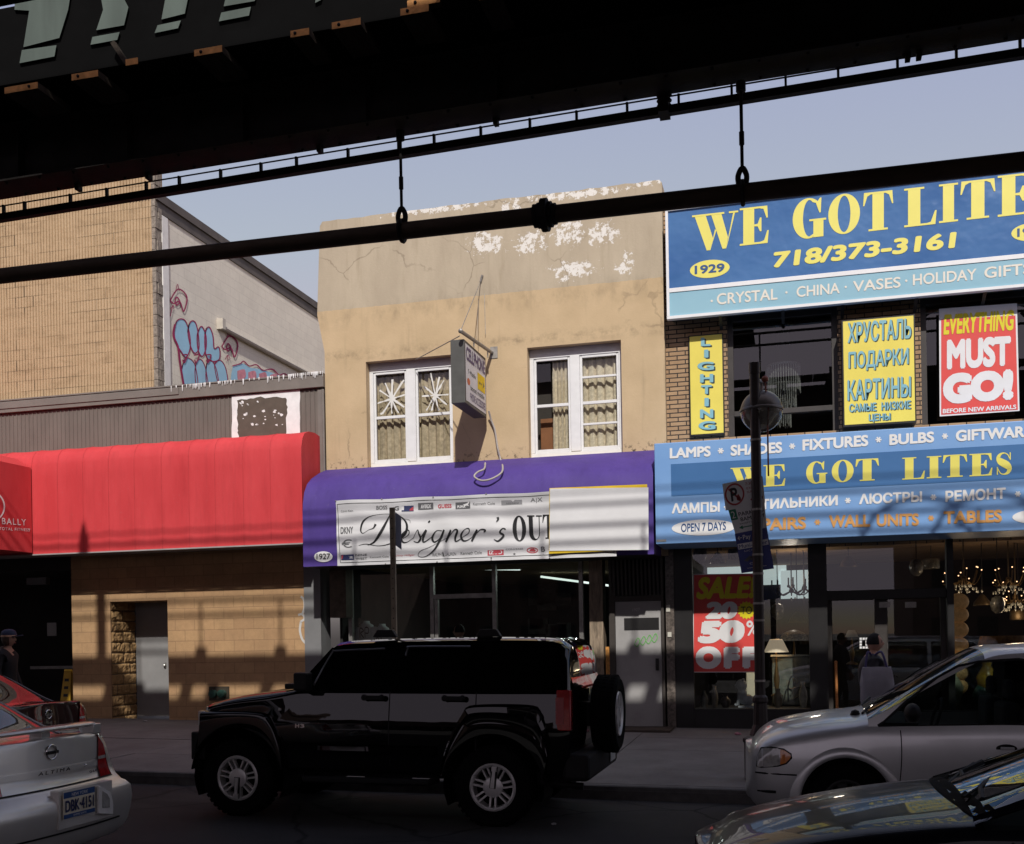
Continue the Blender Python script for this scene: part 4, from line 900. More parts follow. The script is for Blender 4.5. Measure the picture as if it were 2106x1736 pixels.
g.poly([[(962, 1160), (985, 1152), (996, 1142), (998, 1148), (990, 1160), (996, 1168), (984, 1164), (972, 1168)]], lambda u, v: bz(u, v, .006), 3)
bt('Kenneth Cole', 1018, 1136, 1164, 16, 0, .0); br(1172, 1286, 1136, 1162, 4); bt('ARMANI', 1196, 1268, 1158, 10, 0, 0); bt('A|X', 1332, 1396, 1152, 30, 0, -.005)
bt('DKNY', 252, 326, 1322, 38, 0, .03); bt('€', 256, 318, 1400, 46, 0, 0); br(250, 326, 1438, 1468, 2); br(252, 272, 1442, 1464, 1, .005); bt('DIESEL', 278, 322, 1460, 14, 3, .03); bt('NINE', 336, 404, 1446, 12, 0, .02); bt('WEST', 336, 404, 1466, 12, 0, .02)
bt('Kenneth Cole', 420, 530, 1456, 10, 0, 0); bt('Tommy Hilfiger', 556, 680, 1450, 12, 1, 0, .3); bt('RALPH', 780, 830, 1446, 18, 0, .0); bt('LAUREN', 850, 912, 1443, 18, 0, 0); g.poly([[(836, 1446), (834, 1424), (840, 1418), (848, 1446)]], lambda u, v: bz(u, v, .005), 0); bt('Kenneth Cole', 938, 1058, 1438, 18, 0, 0)
br(1090, 1178, 1412, 1442, 1); bt('IZOD', 1098, 1170, 1436, 22, 3, .04); bt('CONVERSE', 1190, 1284, 1412, 9, 0, .0); bt('★', 1228, 1244, 1440, 16, 0, 0); bt('B', 1380, 1402, 1420, 28, 0, .01)
g.strip([(1333 + 28 * math.cos(a * .35), 1412 + 14 * math.sin(a * .35)) for a in range(19)], 5, lambda u, v: bz(u, v, .0045), 1); g.poly([[(1316, 1418), (1324, 1404), (1340, 1402), (1352, 1412), (1346, 1420)]], lambda u, v: bz(u, v, .005), 1)
tag(g.build('logo_print', [M_greyink, M_redink, M_navy, simple('print_white', (.75, .75, .75), .6), simple('print_grey', (.3, .3, .31), .6)], ban, merge=False), kind='stuff')
g = MB()
for x, yt in ((500, 1125), (795, 1118), (1090, 1100), (510, 1488), (805, 1476), (1110, 1468), (1425, 1454), (228, 1140), (1110, 1455)): p = bz(x, yt, .012); g.ball(p, .012, n=6)
tag(g.build('grommet', M_alu, ban), kind='stuff')
g = MB(); a = ('1927', 665, 1145); e_ = ell(0, 0, 19, 11, 30)
pb = MB(); pb.poly([[(665 + x, 1145 + y) for x, y in e_]], lambda u, v: P(u, v, Yp - .008)); 
nb = tag(pb.build('number_plate', M_wl), 'small white oval house number 1927 at the lower left of the purple awning', 'house number')
text(g, '1927', pxq(651, 1151, 679, 1150, 12, 12, Yp - .012), .01); g.build('digits', M_ink, nb)
cb_ = thing('blank_board', 'blank light grey board with yellow edge covering the right end of the white banner', 'sign', (-3, -1.08, 3.8))
g = MB(); g.prism([[(1130, 1004), (1331, 996), (1333, 1129), (1129, 1139)]], lambda u, v, d: P(u, v, d), -1.085, -1.075); g.build('yellow_backing', simple('yellow_board', al(226, 190, 40), .6), cb_)
g = MB(); g.prism([[(1131, 1005), (1333.5, 1002.5), (1334, 1131), (1130, 1133)]], lambda u, v, d: P(u, v, d), -1.097, -1.088); g.build('grey_face', simple('light_grey_face', (.74, .74, .74), .7, var=.03), cb_)

# projecting box sign with its rods, wires and cable
box = thing('projecting_sign', 'grey box sign projecting edge-on from the stucco wall between the two windows', 'sign', (-5, -.8, 6))
Yo = -1.45; xo1 = P(955.5, 760, Yo).x; xo0 = P(927, 760, Yo).x; zo1, zo0 = P(956, 697, Yo).z, P(956, 828, Yo).z
g = MB(); g.box(xo0, xo1, Yo, -.2, zo0, zo1); g.build('sign_case', simple('dark_grey_case', (.09, .09, .085), .5, var=.15), box, bevel=.008)
g = MB(); g.quad((xo1 + .003, Yo + .05, zo0 + .05), (xo1 + .003, -.25, zo0 + .05), (xo1 + .003, -.25, zo1 - .05), (xo1 + .003, Yo + .05, zo1 - .05)); g.build('sign_face', simple('milky_face', (.68, .66, .66), .5, var=.08), box)
fq = lambda u0, u1, v0, v1, o=.006: (lambda u, v: Vector((xo1 + o, Yo + .05 + (1.15) * (u0 + (u1 - u0) * u), zo0 + .05 + (zo1 - zo0 - .1) * (v0 + (v1 - v0) * v))))
g = MB(); text(g, 'CELLPHONE', fq(.03, .97, .72, .96), .03, 0, .95, 0); text(g, 'T··Mobile·', fq(.1, .5, .5, .58), .01, 0, 1, 1)
g.poly([[(0, 0), (1, 0), (1, 1), (0, 1)]], fq(.58, .96, .36, .66), 2); text(g, 'Sprint', fq(.64, .8, .46, .52, .008), .01, 0, 1, 1); g.poly([[(0, 0), (1, .5), (0, 1), (.4, .5)]], fq(.84, .93, .44, .56, .008), 1)
g.poly([ell(.5, .5, .5, .5, 16)], fq(.06, .2, .3, .42), 3); text(g, 'boost mobile', fq(.22, .92, .24, .33), .01, 0, 1, 1); text(g, 'PHONE ACCESSORIES', fq(.2, .97, .05, .19), .015, 0, 1, 0)
g.build('sign_lettering', [simple('purple_print', (.12, .08, .16), .6), M_greyink, simple('yellow_print', al(235, 200, 30), .6), simple('orange_print', (.6, .15, .06), .6)], box, merge=False)
M_gal = simple('galvanised', (.32, .3, .27), .5, metal=.5, var=.3, vs=12)
g = MB(); pm = P(*z5(1090, 318), 0); po = P(*z5(915, 197), -1.62); g.tube([pm, po], .03, 10); g.ball(po, .04, n=8)
for k in (.15, .6): q_ = Vector(pm).lerp(po, k); g.tube([q_, (q_.x, q_.y, zo1)], .012, 6)
g.box(pm.x - .03, pm.x + .1, -.012, -.002, pm.z - .1, pm.z + .1); g.build('mounting_arm', M_gal, box)
g = MB(); an = P(*z5(1000, 8), -.02); g.tube([po, P(988, 580, -.02)], .007, 5); g.tube([P(988, 580, -.02), P(992, 566, -.02)], .02, 6); g.tube([P(*z5(1005, 240), -.9), P(*z5(1015, 20), -.02)], .005, 5); g.tube([P(*z5(1053, 215), -.05), P(*z5(1048, -10), -.02)], .005, 5)
g.tube([P(*z5(910, 225), -1.5), P(*z5(665, 357), -.02)], .009, 5); g.build('guy_wire', M_gal, box)
g = MB(); pts = [(1072, 640, -.15), (1085, 690, -.08), (1105, 745, -.06), (1122, 850, -.06), (1140, 920, -.08), (1149, 950, -.72), (1140, 985, -.95), (1085, 1018, -1.03), (1030, 1026, -1.03), (992, 1005, -1.0), (1010, 980, -.95), (1046, 962, -.86), (1052, 930, -.4)]
g.tube(spl([P(*z5(a, b), c) for a, b, c in pts], 6), .016, 8)
tag(g.build('loose_cable', simple('pale_cable', (.42, .38, .34), .6)), 'pale loose electric cable hanging in a loop from the box sign onto the purple awning', 'cable')

# ---------------------------------------------------------------- lamp shop signs
def vinyl(name, c, c2, rough=.3, bump=.25):
    m = N(name); v = m.coord(); m.set(rough, spec=.4)
    m.col(m.mix(m.ramp(m.noise(v, .9, 4, .6, (.7, 1, 1.2)), [(.35, 0), (.65, 1)]), c, c2))
    if bump: m.bump(m.noise(v, 1.6, 3, .55), bump, .1)
    return m.mat
M_blue = vinyl('dark_blue_vinyl', al(62, 106, 162), al(80, 124, 176), .22, .3); M_blue2 = vinyl('mid_blue_vinyl', al(64, 112, 166), al(70, 118, 172), .4, .05)
M_lblue = vinyl('light_blue_vinyl', al(122, 166, 220), al(134, 176, 226), .4, .06); M_aqua = vinyl('aqua_vinyl', al(140, 186, 204), al(150, 194, 210), .4, .05)
M_yel = simple('yellow_vinyl', al(238, 228, 112), .4, var=.03); M_cream = simple('cream_vinyl', al(232, 226, 212), .5, var=.03); M_or = simple('orange_vinyl', al(216, 160, 92), .5, var=.05)
M_dblue = simple('dark_blue_print', al(44, 84, 136), .5, var=.05)
Yu = -.26
up = thing('upper_shop_sign', 'large dark blue shop sign with yellow lettering and white frame high on the brick building', 'sign', (2, Yu, 7.9))
ux0 = P(1372, 655, Yu).x; uz0 = P(1700, 628, Yu).z; uz1 = P(2100, 345, Yu).z; ux1 = 7.5
g = MB(); t = .045
g.box(ux0, ux1, Yu - .03, Yu + .08, uz0, uz0 + t); g.box(ux0, ux1, Yu - .03, Yu + .08, uz1 - t, uz1); g.box(ux0, ux0 + t, Yu - .03, Yu + .08, uz0 + t, uz1 - t)
zd = P(*z3(1100, 1405), Yu).z; g.box(ux0 + t, ux1, Yu - .012, Yu - .002, zd - .035, zd + .035)
g.build('white_frame', simple('white_frame_paint', (.78, .78, .78), .5, var=.05), up, bevel=.004)
g = MB(); g.quad((ux0 + t, Yu, zd), (ux1, Yu, zd), (ux1, Yu, uz1 - t), (ux0 + t, Yu, uz1 - t)); g.build('blue_panel', M_blue, up)
g = MB(); g.quad((ux0 + t, Yu, uz0 + t), (ux1, Yu, uz0 + t), (ux1, Yu, zd), (ux0 + t, Yu, zd)); g.build('aqua_panel', M_aqua, up)
g = MB(); g.box(ux0 + .05, ux1, Yu + .02, .1, uz0 + .06, uz1 - .06)
for px_ in (450, 770, 1075, 1450, 1800): p = P(*z3(px_, 1600), 0); g.bar((p.x, Yu + .03, uz0 + .03), (p.x, .1, uz0 - .12), .05, .03)
g.build('sign_frame_back', M_black, up)
g = MB(); L3 = [(303, 540, 1283, 1095), (548, 697, 1256, 1064), (820, 992, 1222, 1022), (1003, 1166, 1199, 1000), (1182, 1337, 1184, 985), (1393, 1560, 1160, 962), (1570, 1672, 1142, 944), (1682, 1862, 1124, 925), (1874, 2056, 1105, 895), (2070, 2220, 1088, 880)]
def fq3(zf, x0, x1, yb, yt, Y, sl): return quadmap(P(*zf(x0, yb + sl * (x1 - x0) / 2), Y), P(*zf(x1, yb - sl * (x1 - x0) / 2), Y), P(*zf(x1, yt - sl * (x1 - x0) / 2), Y), P(*zf(x0, yt + sl * (x1 - x0) / 2), Y))
for wd, sl_ in (('WE', slice(0, 2)), ('GOT', slice(2, 5)), ('LITES', slice(5, 10))): g = MB(); fattext(g, wd, [fq3(z3, a, b, c, d, Yu - .004, .11) for a, b, c, d in L3[sl_]]); g.build('large_word', M_yel, up, merge=False)
g = MB(); text(g, '718/373-3161', zq(z3, 722, 1378, 1663, 1274, 82, 84, Yu - .005), .045, .08, 1.0); g.build('phone_number', M_yel, up, merge=False)
for cx_, cy_ in ((394, 1382), (2046, 1192)): g = MB(); g.poly([ell(cx_, cy_, 102, 46, 36)], lambda u, v: P(*z3(u, v - (u - cx_) * .09), Yu - .004)); g.build('number_oval', M_yel, up)
g = MB(); text(g, '1929', zq(z3, 316, 1410, 470, 1396, 44, 44, Yu - .007), .03); g.build('oval_digits', M_dblue, up); g = MB(); text(g, '1929', zq(z3, 1974, 1218, 2124, 1204, 44, 44, Yu - .007), .03); g.build('oval_digits', M_dblue, up)
g = MB()
for s_, a, b, c, d, h_ in (('CRYSTAL', 430, 1567, 742, 1540, 58), ('CHINA', 840, 1529, 1062, 1508, 56), ('VASES', 1130, 1501, 1375, 1478, 56), ('HOLIDAY', 1438, 1468, 1765, 1438, 58), ('GIFTS', 1805, 1432, 2045, 1408, 58)): g = MB(); text(g, s_, zq(z3, a, b, c, d, h_, h_, Yu - .005), .018); g.build('small_word', M_cream, up, merge=False)
g = MB()
for a, b in ((404, 1547), (788, 1503), (1093, 1475), (1404, 1443), (2062, 1378)): g.poly([ell(a, b, 6, 6, 12)], lambda u, v: P(*z3(u, v), Yu - .005))
tag(g.build('dot', M_cream, up, merge=False), kind='stuff')

Yl = -1.1
lo = thing('lower_shop_sign', 'light blue shop sign box with white Russian and English lettering above the lamp shop windows', 'sign', (2, Yl, 4.1))
lx0 = P(1347, 1010, Yl).x; lz1 = P(*z6(1100, 737), Yl).z; lz0 = P(*z6(1100, 1303), Yl).z; lx1 = 7.5
g = MB(); g.box(lx0, lx1, Yl, -.001, lz0, lz1); g.build('sign_box', M_lblue, lo, bevel=.01)
g = MB(); a, b, c, d = P(*z6(203, 910), Yl - .004), P(*z6(2106, 800), Yl - .004), P(*z6(2106, 990), Yl - .004), P(*z6(205, 1080), Yl - .004); zA, zB = (a.z + b.z) / 2, (c.z + d.z) / 2
g.quad((a.x, Yl - .004, zB), (lx1, Yl - .004, zB), (lx1, Yl - .004, zA), (a.x, Yl - .004, zA)); g.build('dark_band', M_blue2, lo)
g = MB(); L6 = [(525, 690, 1038, 926), (702, 820, 1028, 912), (932, 1046, 1012, 896), (1070, 1188, 1004, 888), (1198, 1324, 998, 880), (1450, 1572, 990, 872), (1580, 1662, 984, 866), (1668, 1800, 978, 858), (1812, 1936, 972, 852), (1950, 2046, 966, 846)]
for wd, sl_ in (('WE', slice(0, 2)), ('GOT', slice(2, 5)), ('LITES', slice(5, 10))): g = MB(); fattext(g, wd, [fq3(z6, a, b, c, d, Yl - .008, .05) for a, b, c, d in L6[sl_]]); g.build('large_word', M_yel, lo, merge=False)
g = MB()
W = [('LAMPS', 197, 880, 418, 868, 58), ('SHADES', 525, 866, 803, 848, 60), ('FIXTURES', 912, 838, 1267, 812, 62), ('BULBS', 1380, 808, 1622, 792, 60), ('GIFTWARE', 1738, 788, 2150, 762, 62),
     ('ΛАМПЫ', 208, 1176, 467, 1166, 56), ('СВЕТИΛЬНИКИ', 545, 1163, 1103, 1132, 58), ('ΛЮСТРЫ', 1217, 1127, 1557, 1112, 58), ('РЕМОНТ', 1682, 1114, 2008, 1096, 62)]
for s_, a, b, c, d, h_ in W: g = MB(); text(g, s_, zq(z6, a, b, c, d, h_, h_, Yl - .006), .042); g.build('white_word', M_wl, lo, merge=False)
def ast(a, b, m=0):
    g = MB()
    for k in range(3): an = k * PI / 3; dx, dy = 16 * math.cos(an), 16 * math.sin(an); g.strip([(a - dx, b - dy), (a + dx, b + dy)], 8, lambda u, v: P(*z6(u, v), Yl - .006 - k * .0006))
    g.build('asterisk', (M_wl, M_or)[m], lo, merge=False)
for a, b in ((472, 837), (857, 812), (1322, 777), (1680, 758), (505, 1140), (1157, 1105), (1618, 1087), (2073, 1070)): ast(a, b)
for cx_, cy_ in ((380, 1250), (2215, 1190)): g = MB(); g.poly([ell(cx_, cy_, 172, 43, 40)], lambda u, v: P(*z6(u, v - (u - cx_) * .03), Yl - .005)); g.build('white_oval', M_wl, lo)
g = MB()
for s_, a, b, c, d, h_ in (('REPAIRS', 588, 1273, 932, 1259, 68), ('WALL', 1055, 1252, 1278, 1247, 68), ('UNITS', 1312, 1246, 1540, 1241, 68), ('TABLES', 1672, 1232, 1988, 1223, 70)): g = MB(); text(g, s_, zq(z6, a, b, c, d, h_, h_, Yl - .006), .042); g.build('orange_word', M_or, lo, merge=False)
for a, b in ((993, 1222), (1605, 1200)): ast(a, b, 1)
g = MB(); text(g, 'OPEN 7 DAYS', zq(z6, 258, 1276, 500, 1264, 46, 46, Yl - .008), .018); text(g, '373', zq(z6, 2085, 1215, 2140, 1212, 30, 30, Yl - .008), .02) if False else None; g.build('oval_lettering', M_dblue, lo)
g = MB(); a, b = P(*z6(126, 1328), Yl - .003), P(*z6(178, 1314), Yl - .003); g.box(a.x, b.x, Yl - .008, Yl - .003, a.z, b.z); g.build('maker_plate', simple('plate_grey', (.3, .3, .3), .5), lo)

M_ybd = simple('yellow_board', al(238, 220, 96), .5, var=.05, vs=2); M_lt = simple('pale_blue_letters', al(132, 186, 198), .5, var=.04); M_shd = simple('dark_letter_shadow', al(44, 62, 66), .6)
def board(name, label, bl, br, tr, tl, Y, texts, bold=.02, d=(4, 4)):
    t = thing(name, label, 'sign', P(*z6((bl[0] + br[0]) / 2, (bl[1] + tl[1]) / 2), Y))
    a, b = P(*z6(*bl), Y), P(*z6(*tr), Y)
    g = MB(); g.box(a.x - .02, b.x + .02, Y + .004, .119, a.z - .03, b.z + .02); g.build('board_edge', M_black, t)
    g = MB(); g.box(a.x, b.x, Y, Y + .003, a.z, b.z); g.build('board', M_ybd, t)
    for nm, m, dx, dy, o in (('letter_shadow', M_shd, d[0], d[1], .003), ('lettering', M_lt, 0, 0, .006)):
        g = MB()
        for k, (s_, x0, y0, x1, y1, h_) in enumerate(texts): text(g, s_, zq(z6, x0 + dx, y0 + dy, x1 + dx, y1 + dy, h_, h_, Y - o), bold)
        g.build(nm, m, t, merge=False)
board('lighting_sign', 'narrow yellow board with vertical pale blue LIGHTING letters on the brick wall', (313, 750), (482, 740), (478, 208), (313, 222), .06,
      [('L', 365, 274, 418, 272, 46), ('I', 382, 336, 406, 335, 44), ('G', 346, 404, 436, 402, 46), ('H', 360, 470, 432, 468, 46), ('T', 366, 532, 424, 530, 48), ('I', 384, 598, 408, 597, 46), ('N', 360, 662, 432, 660, 48), ('G', 352, 725, 444, 722, 46)], .045, (8, 6))
board('russian_sign', 'wide yellow board with pale blue Russian lettering between the two upper shop windows', (1140, 698), (1514, 682), (1510, 108), (1137, 140), -.22,
      [('ХРУСТАЛЬ', 1156, 258, 1498, 232, 112), ('ПОДАРКИ', 1160, 412, 1484, 388, 108), ('КАРТИНЫ', 1155, 568, 1496, 546, 112), ('САМЫЕ', 1164, 630, 1310, 622, 46), ('НИЗКИЕ', 1338, 620, 1496, 610, 46), ('ЦЕНЫ', 1270, 684, 1386, 678, 46)], .022, (5, 4))
M_pred = simple('poster_red', al(226, 76, 70), .5, var=.04); M_pw = simple('poster_white', (.74, .73, .72), .5, var=.04); M_py = simple('poster_yellow', al(228, 214, 30), .5, var=.05)
Ye = yb_ - .06
po_ = thing('sale_poster', 'red and white closing sale poster inside the upper right shop window', 'poster', P(*z6(1860, 350), Ye))
g = MB(); g.prism([[z6(1648, 72), z6(2068, 42), z6(2082, 622), z6(1652, 652)]], lambda u, v, d: P(u, v, d), Ye - .004, Ye + .0); g.build('paper', M_pw, po_)
g = MB(); g.poly([[z6(1660, 130), z6(2060, 108), z6(2073, 616), z6(1660, 643)]], lambda u, v: P(u, v, Ye - .007)); g.build('red_ground', M_pred, po_)
g = MB(); text(g, 'EVERYTHING', zq(z6, 1672, 214, 2052, 188, 112, 112, Ye - .01), .04, .12); g.build('yellow_lettering', M_py, po_)
g = MB(); text(g, 'MUST', zq(z6, 1690, 402, 2036, 380, 165, 165, Ye - .01), .06); text(g, 'GO!', zq(z6, 1668, 590, 2050, 562, 168, 168, Ye - .01), .085); text(g, 'BEFORE NEW ARRIVALS', zq(z6, 1668, 636, 2064, 612, 24, 24, Ye - .01), .03); g.build('white_lettering', M_pw, po_)
z7 = lambda x, y: ((1600 + x / 3.472) * .8681, (1250 + y / 3.472) * .8681)
Ys = ys + .005
sp_ = thing('discount_poster', 'red discount poster reading 20 to 50 percent off in the lower left shop window', 'poster', P(*z7(420, 780), Ys))
g = MB(); g.prism([[z7(148, 384), z7(702, 376), z7(702, 1190), z7(146, 1192)]], lambda u, v, d: P(u, v, d), Ys - .004, Ys); g.build('paper', M_pw, sp_)
g = MB(); g.poly([[z7(152, 390), z7(698, 382), z7(698, 1184), z7(152, 1186)]], lambda u, v: P(u, v, Ys - .007)); g.build('red_ground', M_pred, sp_)
g = MB(); text(g, 'SALE!', zq(z7, 172, 592, 668, 582, 185, 185, Ys - .01), .05, .2)
g.poly([[(585 + (76 if k % 2 == 0 else 62) * math.cos(k * PI / 16), 680 + (76 if k % 2 == 0 else 62) * math.sin(k * PI / 16)) for k in range(32)]], lambda u, v: P(*z7(u, v), Ys - .012)); g.build('yellow_lettering', M_py, sp_, merge=False)
g = MB(); text(g, 'TO', zq(z7, 540, 712, 630, 710, 62, 62, Ys - .015), 0); g.build('star_lettering', M_ink, sp_)
g = MB(); text(g, '20', zq(z7, 243, 756, 512, 752, 146, 146, Ys - .01), .075, .1); text(g, '50', zq(z7, 182, 956, 572, 948, 190, 190, Ys - .01), .085, .08); text(g, '%', zq(z7, 584, 890, 690, 886, 125, 125, Ys - .01), .02); text(g, 'O', zq(z7, 165, 1166, 380, 1164, 190, 190, Ys - .01), .09); text(g, 'F', zq(z7, 396, 1162, 532, 1161, 182, 182, Ys - .01), .09); text(g, 'F', zq(z7, 550, 1160, 684, 1160, 182, 182, Ys - .01), .09); g.build('white_lettering', M_pw, sp_, merge=False)
# ================================================================== vehicles (each in its own coordinates: front at -x, near side at -y)
def paint(name, c, metal=.0, rough=.25, coat=1.0, spec=.5, flake=.06):
    m = N(name); v = m.coord(); m.set(rough, metal, spec, coat)
    m.col(m.mix(m.ramp(m.noise(v, 3, 3), [(.3, 0), (.7, 1)]), tuple(x * (1 - flake) for x in c), tuple(x * (1 + flake) for x in c)))
    m.b.inputs['Coat Roughness'].default_value = .015
    m.bump(m.noise(v, 1.6, 2, .4), .10, .05); m.l(m.b.inputs['Normal'].links[0].from_socket, m.b.inputs['Coat Normal']); return m.mat
M_tyre = simple('tyre_rubber', (.005, .005, .005), .95, var=.2, vs=12, spec=.1)
M_rim = simple('alloy_rim', (.66, .65, .63), .38, metal=.35, var=.1, vs=8)
M_plast = simple('black_plastic', (.009, .009, .009), .6, var=.15, vs=8, spec=.25)
M_chrome = simple('chrome', (.7, .7, .7), .15, metal=1, var=.05)
M_redl = N('red_lens'); M_redl.set(.15, spec=.6, coat=1); M_redl.col(M_redl.mix(M_redl.ramp(M_redl.noise(M_redl.coord(), 18, 2), [(.3, 0), (.7, 1)]), (.32, .012, .014), (.5, .03, .03))); M_redl = M_redl.mat
M_clear = simple('clear_lens', (.42, .42, .4), .12, var=.3, vs=14, spec=.7, coat=1)
M_amber = simple('amber_lens', (.7, .2, .02), .2, var=.1, spec=.6, coat=1)
M_seat = simple('seat_fabric', (.06, .06, .065), .85)
M_cgl = glass('car_glass', (.42, .46, .45), 1.65); M_tint = glass('tinted_glass', (.10, .10, .10), 1.65)

def ring_interp(st, sub=.06, across=3):
    """st: list of half rings [(x, y, z)...]; returns the refined half rings and, for each refined step, its source segment."""
    n = len(st[0]); seg = []; R = []
    for i in range(len(st) - 1):
        L = max((Vector(st[i + 1][j]) - Vector(st[i][j])).length for j in range(n)); k = max(1, int(L / sub))
        a, b, c, d = st[max(0, i - 1)], st[i], st[i + 1], st[min(len(st) - 1, i + 2)]
        for q in range(k):
            t = q / k; row = []
            for j in range(n):
                A, B, Cc, D = (Vector(z[j]) for z in (a, b, c, d))
                l1 = max(1e-6, (Cc - B).length); m1 = (Cc - A) * (l1 / (max(1e-6, (B - A).length) + l1)) if i > 0 else (Cc - B)
                m2 = (D - B) * (l1 / (l1 + max(1e-6, (D - Cc).length))) if i < len(st) - 2 else (Cc - B)
                h = (2 * t ** 3 - 3 * t ** 2 + 1, t ** 3 - 2 * t ** 2 + t, -2 * t ** 3 + 3 * t ** 2, t ** 3 - t ** 2)
                row.append(B * h[0] + m1 * h[1] + Cc * h[2] + m2 * h[3])
            R.append(row); seg.append(i)
    R.append([Vector(p) for p in st[-1]])
    out, js = [], []
    for row in R:
        o = []; js = []
        for j in range(n - 1):
            B, Cc = row[j], row[j + 1]; A = row[j - 1] if j else B; D = row[j + 2] if j < n - 2 else Vector((Cc.x, -B.y, B.z)) if abs(Cc.y) < 1e-6 else Cc
            l1 = max(1e-6, (Cc - B).length); m1 = (Cc - A) * (l1 / (max(1e-6, (B - A).length) + l1)) if j else (Cc - B)
            m2 = (D - B) * (l1 / (l1 + max(1e-6, (D - Cc).length)))
            for q in range(across):
                t = q / across; h = (2 * t ** 3 - 3 * t ** 2 + 1, t ** 3 - 2 * t ** 2 + t, -2 * t ** 3 + 3 * t ** 2, t ** 3 - t ** 2)
                o.append(B * h[0] + m1 * h[1] + Cc * h[2] + m2 * h[3]); js.append(j)
        o.append(row[-1]); out.append(o)
    return out, seg, js
def loft_parts(st, cat, arches=(), sub=.06, across=3, caps=('body', 'body'), bulge=(.05, .05)):
    R, seg, js = ring_interp(st, sub, across); M_ = len(R[0]); parts = {}
    for s_ in (1, -1):
        def pt(i, j): p = R[i][j]; return Vector((p.x, p.y * s_, p.z))
        for i in range(len(R) - 1):
            for j in range(M_ - 1):
                nm = cat(seg[i], js[j], R[i][j], R[i + 1][j + 1])
                if nm is None: continue
                q = [pt(i, j), pt(i + 1, j), pt(i + 1, j + 1), pt(i, j + 1)]
                if arches and nm == 'body':
                    ins = [any((p.x - a) ** 2 + (p.z - b) ** 2 < r * r and abs(p.y) > .42 for a, b, r in arches) for p in q]
                    if all(ins): continue
                    for k, p in enumerate(q):
                        if ins[k]:
                            for a, b, r in arches:
                                d = Vector((p.x - a, p.z - b))
                                if d.length < r: d = d.normalized() * r if d.length > 1e-6 else Vector((0, r)); p.x, p.z = a + d.x, b + d.y
                parts.setdefault(nm, MB()).quad(*q)
    for e, (row, nm, bu) in enumerate(((R[0], caps[0], -bulge[0]), (R[-1], caps[1], bulge[1]))):
        mb = parts.setdefault(nm, MB()); K = 14; g = []
        for p in row: g.append([Vector((p.x + bu * (1 - (2 * k / K - 1) ** 2) * min(1, p.y / .3), p.y * (2 * k / K - 1), p.z)) for k in range(K + 1)])
        for j in range(M_ - 1):
            for k in range(K): mb.quad(g[j][k], g[j][k + 1], g[j + 1][k + 1], g[j + 1][k])
    return parts, R, seg
def flank_y(R, x, z):
    i = min(range(len(R)), key=lambda k: abs(R[k][len(R[k]) // 2].x - x)); row = R[i]
    for j in range(len(row) - 1):
        if row[j].y > .3 and min(row[j].z, row[j + 1].z) <= z <= max(row[j].z, row[j + 1].z) and abs(row[j + 1].z - row[j].z) > 1e-5:
            t = (z - row[j].z) / (row[j + 1].z - row[j].z); return row[j].y + (row[j + 1].y - row[j].y) * t
    return max(p.y for p in row)
def tail_x(R, y, z, bu=.07):
    row = R[-1]
    for j in range(3, len(row) - 1):
        if row[j].z <= z <= row[j + 1].z and row[j + 1].z - row[j].z > 1e-5:
            t = (z - row[j].z) / (row[j + 1].z - row[j].z); p = row[j].lerp(row[j + 1], t); return p.x + bu * (1 - min(1, abs(y) / max(.01, p.y)) ** 2)
    return max(p.x for p in row)
